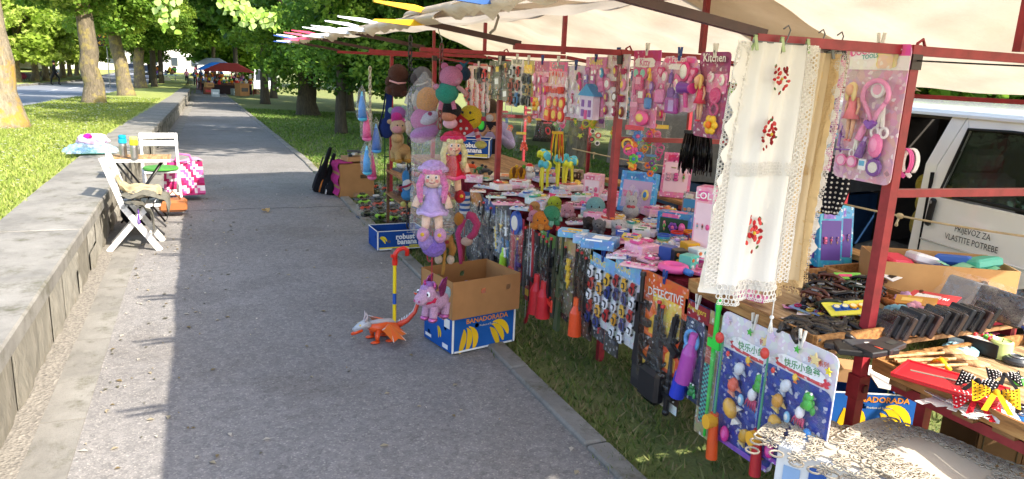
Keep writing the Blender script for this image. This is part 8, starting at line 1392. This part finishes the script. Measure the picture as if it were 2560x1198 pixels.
# ---------------------------------------------------------------- direction sign
q = at_l(275, 217); sg_ = thing('direction_sign', 'black direction sign with yellow lettering and arrows on a grey post', 'sign', q, (0, 0, look(q)*.5)); k = pxs(q)
hgt = (217-85)*k; vp('post', 'metal', lambda m: m.cyl((0, 0, -.1), (0, 0, hgt), .035, .035, 10, '#8f9496'), sg_)
for i, (a, b) in enumerate([('Ured državne', 'uprave u'), ('Gradska uprava', 'Orahovica')]):
    z = hgt-.22-.5*i; pn = vp('panel', 'paint', lambda m: (m.box((.05, -.05, z), (1.15, .03, .42), '#1a1a1a')), sg_)
    m = MB(); RX = Matrix.Rotation(PI/2, 4, 'X'); m.text(a, Matrix.Translation((-.22, -.068, z+.09))@RX, .15, '#e8a81c', 'LEFT', .01); m.text(b, Matrix.Translation((-.22, -.068, z-.09))@RX, .15, '#e8a81c', 'LEFT', .01); m.build('lettering', 'paint', pn)
    m = MB(); m.prism([(-.5, 0), (-.36, .13), (-.32, .1), (-.4, .025), (-.26, .025), (-.26, -.025), (-.4, -.025), (-.32, -.1), (-.36, -.13)], -.07, -.066, '#e8a81c', 'y'); o = m.build('arrow', 'paint', pn); o.location.z = z
# ---------------------------------------------------------------- far stalls along the path
GC = ['#d8433c', '#3f78c0', '#e8c23a', '#e88ab0', '#f0ece6', '#57a845', '#7a4a9c', '#e8862c', '#8a6a4c', '#2a2a30', '#9ac0d8']
def far_stall(label, x0, x1, y0, y1, h, canopy, seed, ngoods, side=-1, ridge=.68, zb=None, gl='toys hanging at the far stalls'):
    R = random.Random(seed); yc = (y0+y1)/2; zb = zp(yc) if zb is None else zb; t = thing('far_stall', label, 'stall', ((x0+x1)/2, yc, zb)); w, d = x1-x0, y1-y0
    for sx in (-1, 1):
        for sy in (-1, 1): vp('post', 'paint', lambda m: m.box((sx*w/2, sy*d/2, h/2), (.05, .05, h), '#8a3038'), t)
    def f(u, v): x = (u-.5)*(w+.5); return Vector((x, (v-.5)*(d+.4), h+ridge*min(1, 1.5*(1-abs(u-.5)*2), 1.3*(1-abs(v-.5)*2))+.04*math.sin(v*9+u*3)))
    vp('canopy', 'cloth', lambda m: m.grid(f, 18, 20, canopy), t); vp('valance', 'cloth', lambda m: m.grid(lambda u, v: Vector((-(w+.5)/2-.01, (u-.5)*(d+.4), h+.02-.22*v*(1+.15*math.sin(u*30)))), 20, 3, canopy), t)
    vp('table', 'wood', lambda m: m.box((0, 0, .78), (w-.1, d-.1, .04), '#8a6a4a'), t); vp('table_skirt', 'fabric', lambda m: m.box((0, 0, .4), (w-.2, d-.2, .7), '#3a2e30'), t)
    for i in range(ngoods):
        if i % 2: x, y, z = -w/2+R.uniform(-.1, .1), R.uniform(-d/2, d/2), R.uniform(1.0, h-.2)
        else: x, y, z = R.uniform(-w/2, w/2), -d/2+R.uniform(-.12, .1), R.uniform(.85, h-.2)
        s = R.uniform(.08, .2); m = MB(); c = R.choice(GC); m.ell((0, 0, 0), (s*.8, s*.7, s), c, None, 8, 6, .12, i); m.ell((0, -.05, s*.9), s*.6, R.choice(GC), None, 8, 6); m.tube([(0, 0, s), (0, 0, s+.15)], .006, 4, '#888')
        o = m.build('hanging_toy', 'plush'); o.location = Vector((x, y, z))+Vector(t.location); tag(o, 'bright toy hanging on %s' % gl, 'toy', gl)
    return t
b = FP(575, 236); X0 = b.x-.4; Yb = b.y
far_stall('far stall with a brick red canopy and crowded toys right of the path', .55, 4.0, Yb, Yb+4.2, 1.8, '#c2483a', 1, 90, gl='the far red canopy stall')
far_stall('far stall with a bright blue canopy behind the red one', .05, 3.2, Yb+5.4, Yb+10, 1.9, '#2f7fd0', 2, 36, gl='the far blue canopy stall')
far_stall('far stall with a pale striped canopy behind the blue one', -.3, 2.8, Yb+12, Yb+16, 2.3, '#b8c4d0', 3, 20, gl='the far pale canopy stall')
# goods table on the left of the path
q = FP(440, 213); t = thing('goods_table', 'small table with blue cloth and a white tin tub left of the far path', 'table', (q.x-1.1, q.y, zp(q.y)+.05)); vp('top', 'fabric', lambda m: m.box((0, 0, 1.0), (2.6, 1.2, .05), '#8ab0d8'), t); vp('tub', 'metal', lambda m: m.cyl((.2, -.6, .45), (.2, -.9, .45), .42, .42, 18, '#d8d8d8'), t)
for x in (-1.1, 1.1): vp('leg', 'paint', lambda m: m.box((x, 0, .48), (.06, .9, 1.), '#8a8a86'), t)
for i in range(26):
    s = rnd.uniform(.12, .24); m = MB(); m.ell((0, 0, 0), (s, s*.8, s), rnd.choice(GC), None, 8, 6, .15, i); m.ell((0, -.05, s), s*.6, rnd.choice(GC), None, 8, 6); o = m.build('toy', 'plush'); o.location = Vector(t.location)+Vector((rnd.uniform(-1.3, 1.1), rnd.uniform(-.4, .4), 1.15+abs(rnd.gauss(0, .3)))); tag(o, 'bright toy piled on the blue cloth table', 'toy', 'toys on the far blue table')
# cartons in front of the red stall
for i, (px, py, w, h, c, lb) in enumerate([(539, 242, .55, .5, '#b8c4c4', 'pale printed banana carton before the red stall'), (520, 236, .6, .55, '#8a5a44', 'brown red carton left of the pale one'), (522, 214, .6, .35, '#b08a5c', 'open brown carton on top of the stack'), (606, 240, .85, .95, '#a87c50', 'tall open brown carton right of the red stall'), (585, 238, .4, .5, '#8a948c', 'grey green carton beside the tall one'), (640, 236, .5, .4, '#8a6a4c', 'low brown carton beyond the tall one'), (665, 240, .6, .35, '#7a5a40', 'flat brown carton by the white van')]):
    q = FP(px, py); 
    if i == 2: q = FP(522, 237)+Vector((.05, .1, .56))
    t = thing('far_carton', lb, 'cardboard box', q, (0, 0, .2*i)); vp('carton_body', 'cardboard', lambda m: m.rbox((0, 0, h/2), (w, w*.75, h), c, b=.01), t); vp('print', 'card', lambda m: m.box((0, -w*.375-.004, h*.5), (w*.7, .004, h*.3), ['#e8ecec', '#c83a44', '#7a5a3c', '#3a3430', '#c8d0c8', '#5a4632', '#4a382a'][i]), t)
# ---------------------------------------------------------------- far vehicles
def car(label, loc, rz, col, L=4.2, Wd=1.7, H=1.45, van_=False, name='parked_car', cat='car'):
    t = thing(name, label, cat, loc, (0, 0, rz)); h = L/2; wl = Wd/2
    prof = [(-h, .35), (h, .35), (h, .75), (h*.9, .85), (h*.45, .92), (h*.15, H), (-h*.55, H), (-h*.85, .98), (-h, .9)] if not van_ else [(-h, .35), (h, .35), (h, .9), (h*.75, 1.1), (h*.5, H), (-h, H)]
    vp('body', 'lacquer', lambda m: m.prism(prof, -wl, wl, col, 'y'), t)
    gl = [(h*.4, .96), (h*.14, H-.07), (-h*.53, H-.07), (-h*.78, 1.0)] if not van_ else [(h*.7, 1.12), (h*.48, H-.1), (h*.1, H-.1), (h*.1, 1.12)]
    for s_ in (-1, 1): vp('side_window', 'plastic', lambda m: m.prism(gl, s_*wl-.006, s_*wl+.006, '#20262c', 'y'), t)
    vp('windscreen', 'plastic', lambda m: m._add([(h*.44 if not van_ else h*.74, -wl*.85, .95 if not van_ else 1.13), (h*.44 if not van_ else h*.74, wl*.85, .95 if not van_ else 1.13), (h*.17 if not van_ else h*.52, wl*.8, H-.03), (h*.17 if not van_ else h*.52, -wl*.8, H-.03)], [(0, 1, 2, 3)], '#262c34', False), t).location = (.02, 0, .015)
    for x in (-h*.62, h*.62):
        for s_ in (-1, 1): vp('wheel', 'vinyl', lambda m: m.cyl((x, s_*(wl-.16), .32), (x, s_*(wl+.02), .32), .32, .32, 18, '#17171a'), t)
    for s_ in (-1, 1): vp('headlight', 'plastic', lambda m: m.box((h+.005, s_*wl*.7, .7), (.02, .3, .14), '#e8ecf0'), t)
    return t
car('dark grey car parked at the far end of the road', (-5.6, 96, zp(96)+.42), -1.3, '#4a5058')
car('silver car parked behind the dark grey one', (-7.8, 104, zp(104)+.42), -1.3, '#a8acb0')
q = FP(655, 232); car('white delivery van parked far under the trees', q+Vector((.6, 2, 0)), -1.75, '#dfe4e8', 4.8, 1.9, 2.1, True, 'delivery_van', 'van')
# goods laid out across the road
for i, (px, py) in enumerate([(45, 160), (56, 158), (66, 162), (74, 158), (118, 163), (108, 166), (142, 165)]):
    b = onx(px, py, -13.6); b.z = zp(b.y)+.42; s = .35; c = ['#a8485c', '#8a8a8c', '#d8c8b0', '#9a9ea2', '#e8e4e0', '#6a5a4c', '#e8ecf0'][i]
    t = thing('market_goods', ['pink wheeled frame', 'grey bicycle frame', 'wicker basket', 'grey garden trolley', 'white cloth covered heap', 'dark basket', 'white bucket'][i]+' displayed under the trees across the road', 'goods', b); vp('heap', 'plush', lambda m: (m.ell((0, 0, s*1.2), (s*1.6, s, s*.8), c, None, 10, 8, .15, i)), t)
    for a in (-1, 1): vp('leg', 'paint', lambda m: m.box((a*s, 0, s*.5), (.06, .06, s*1.1), '#5a5048'), t)
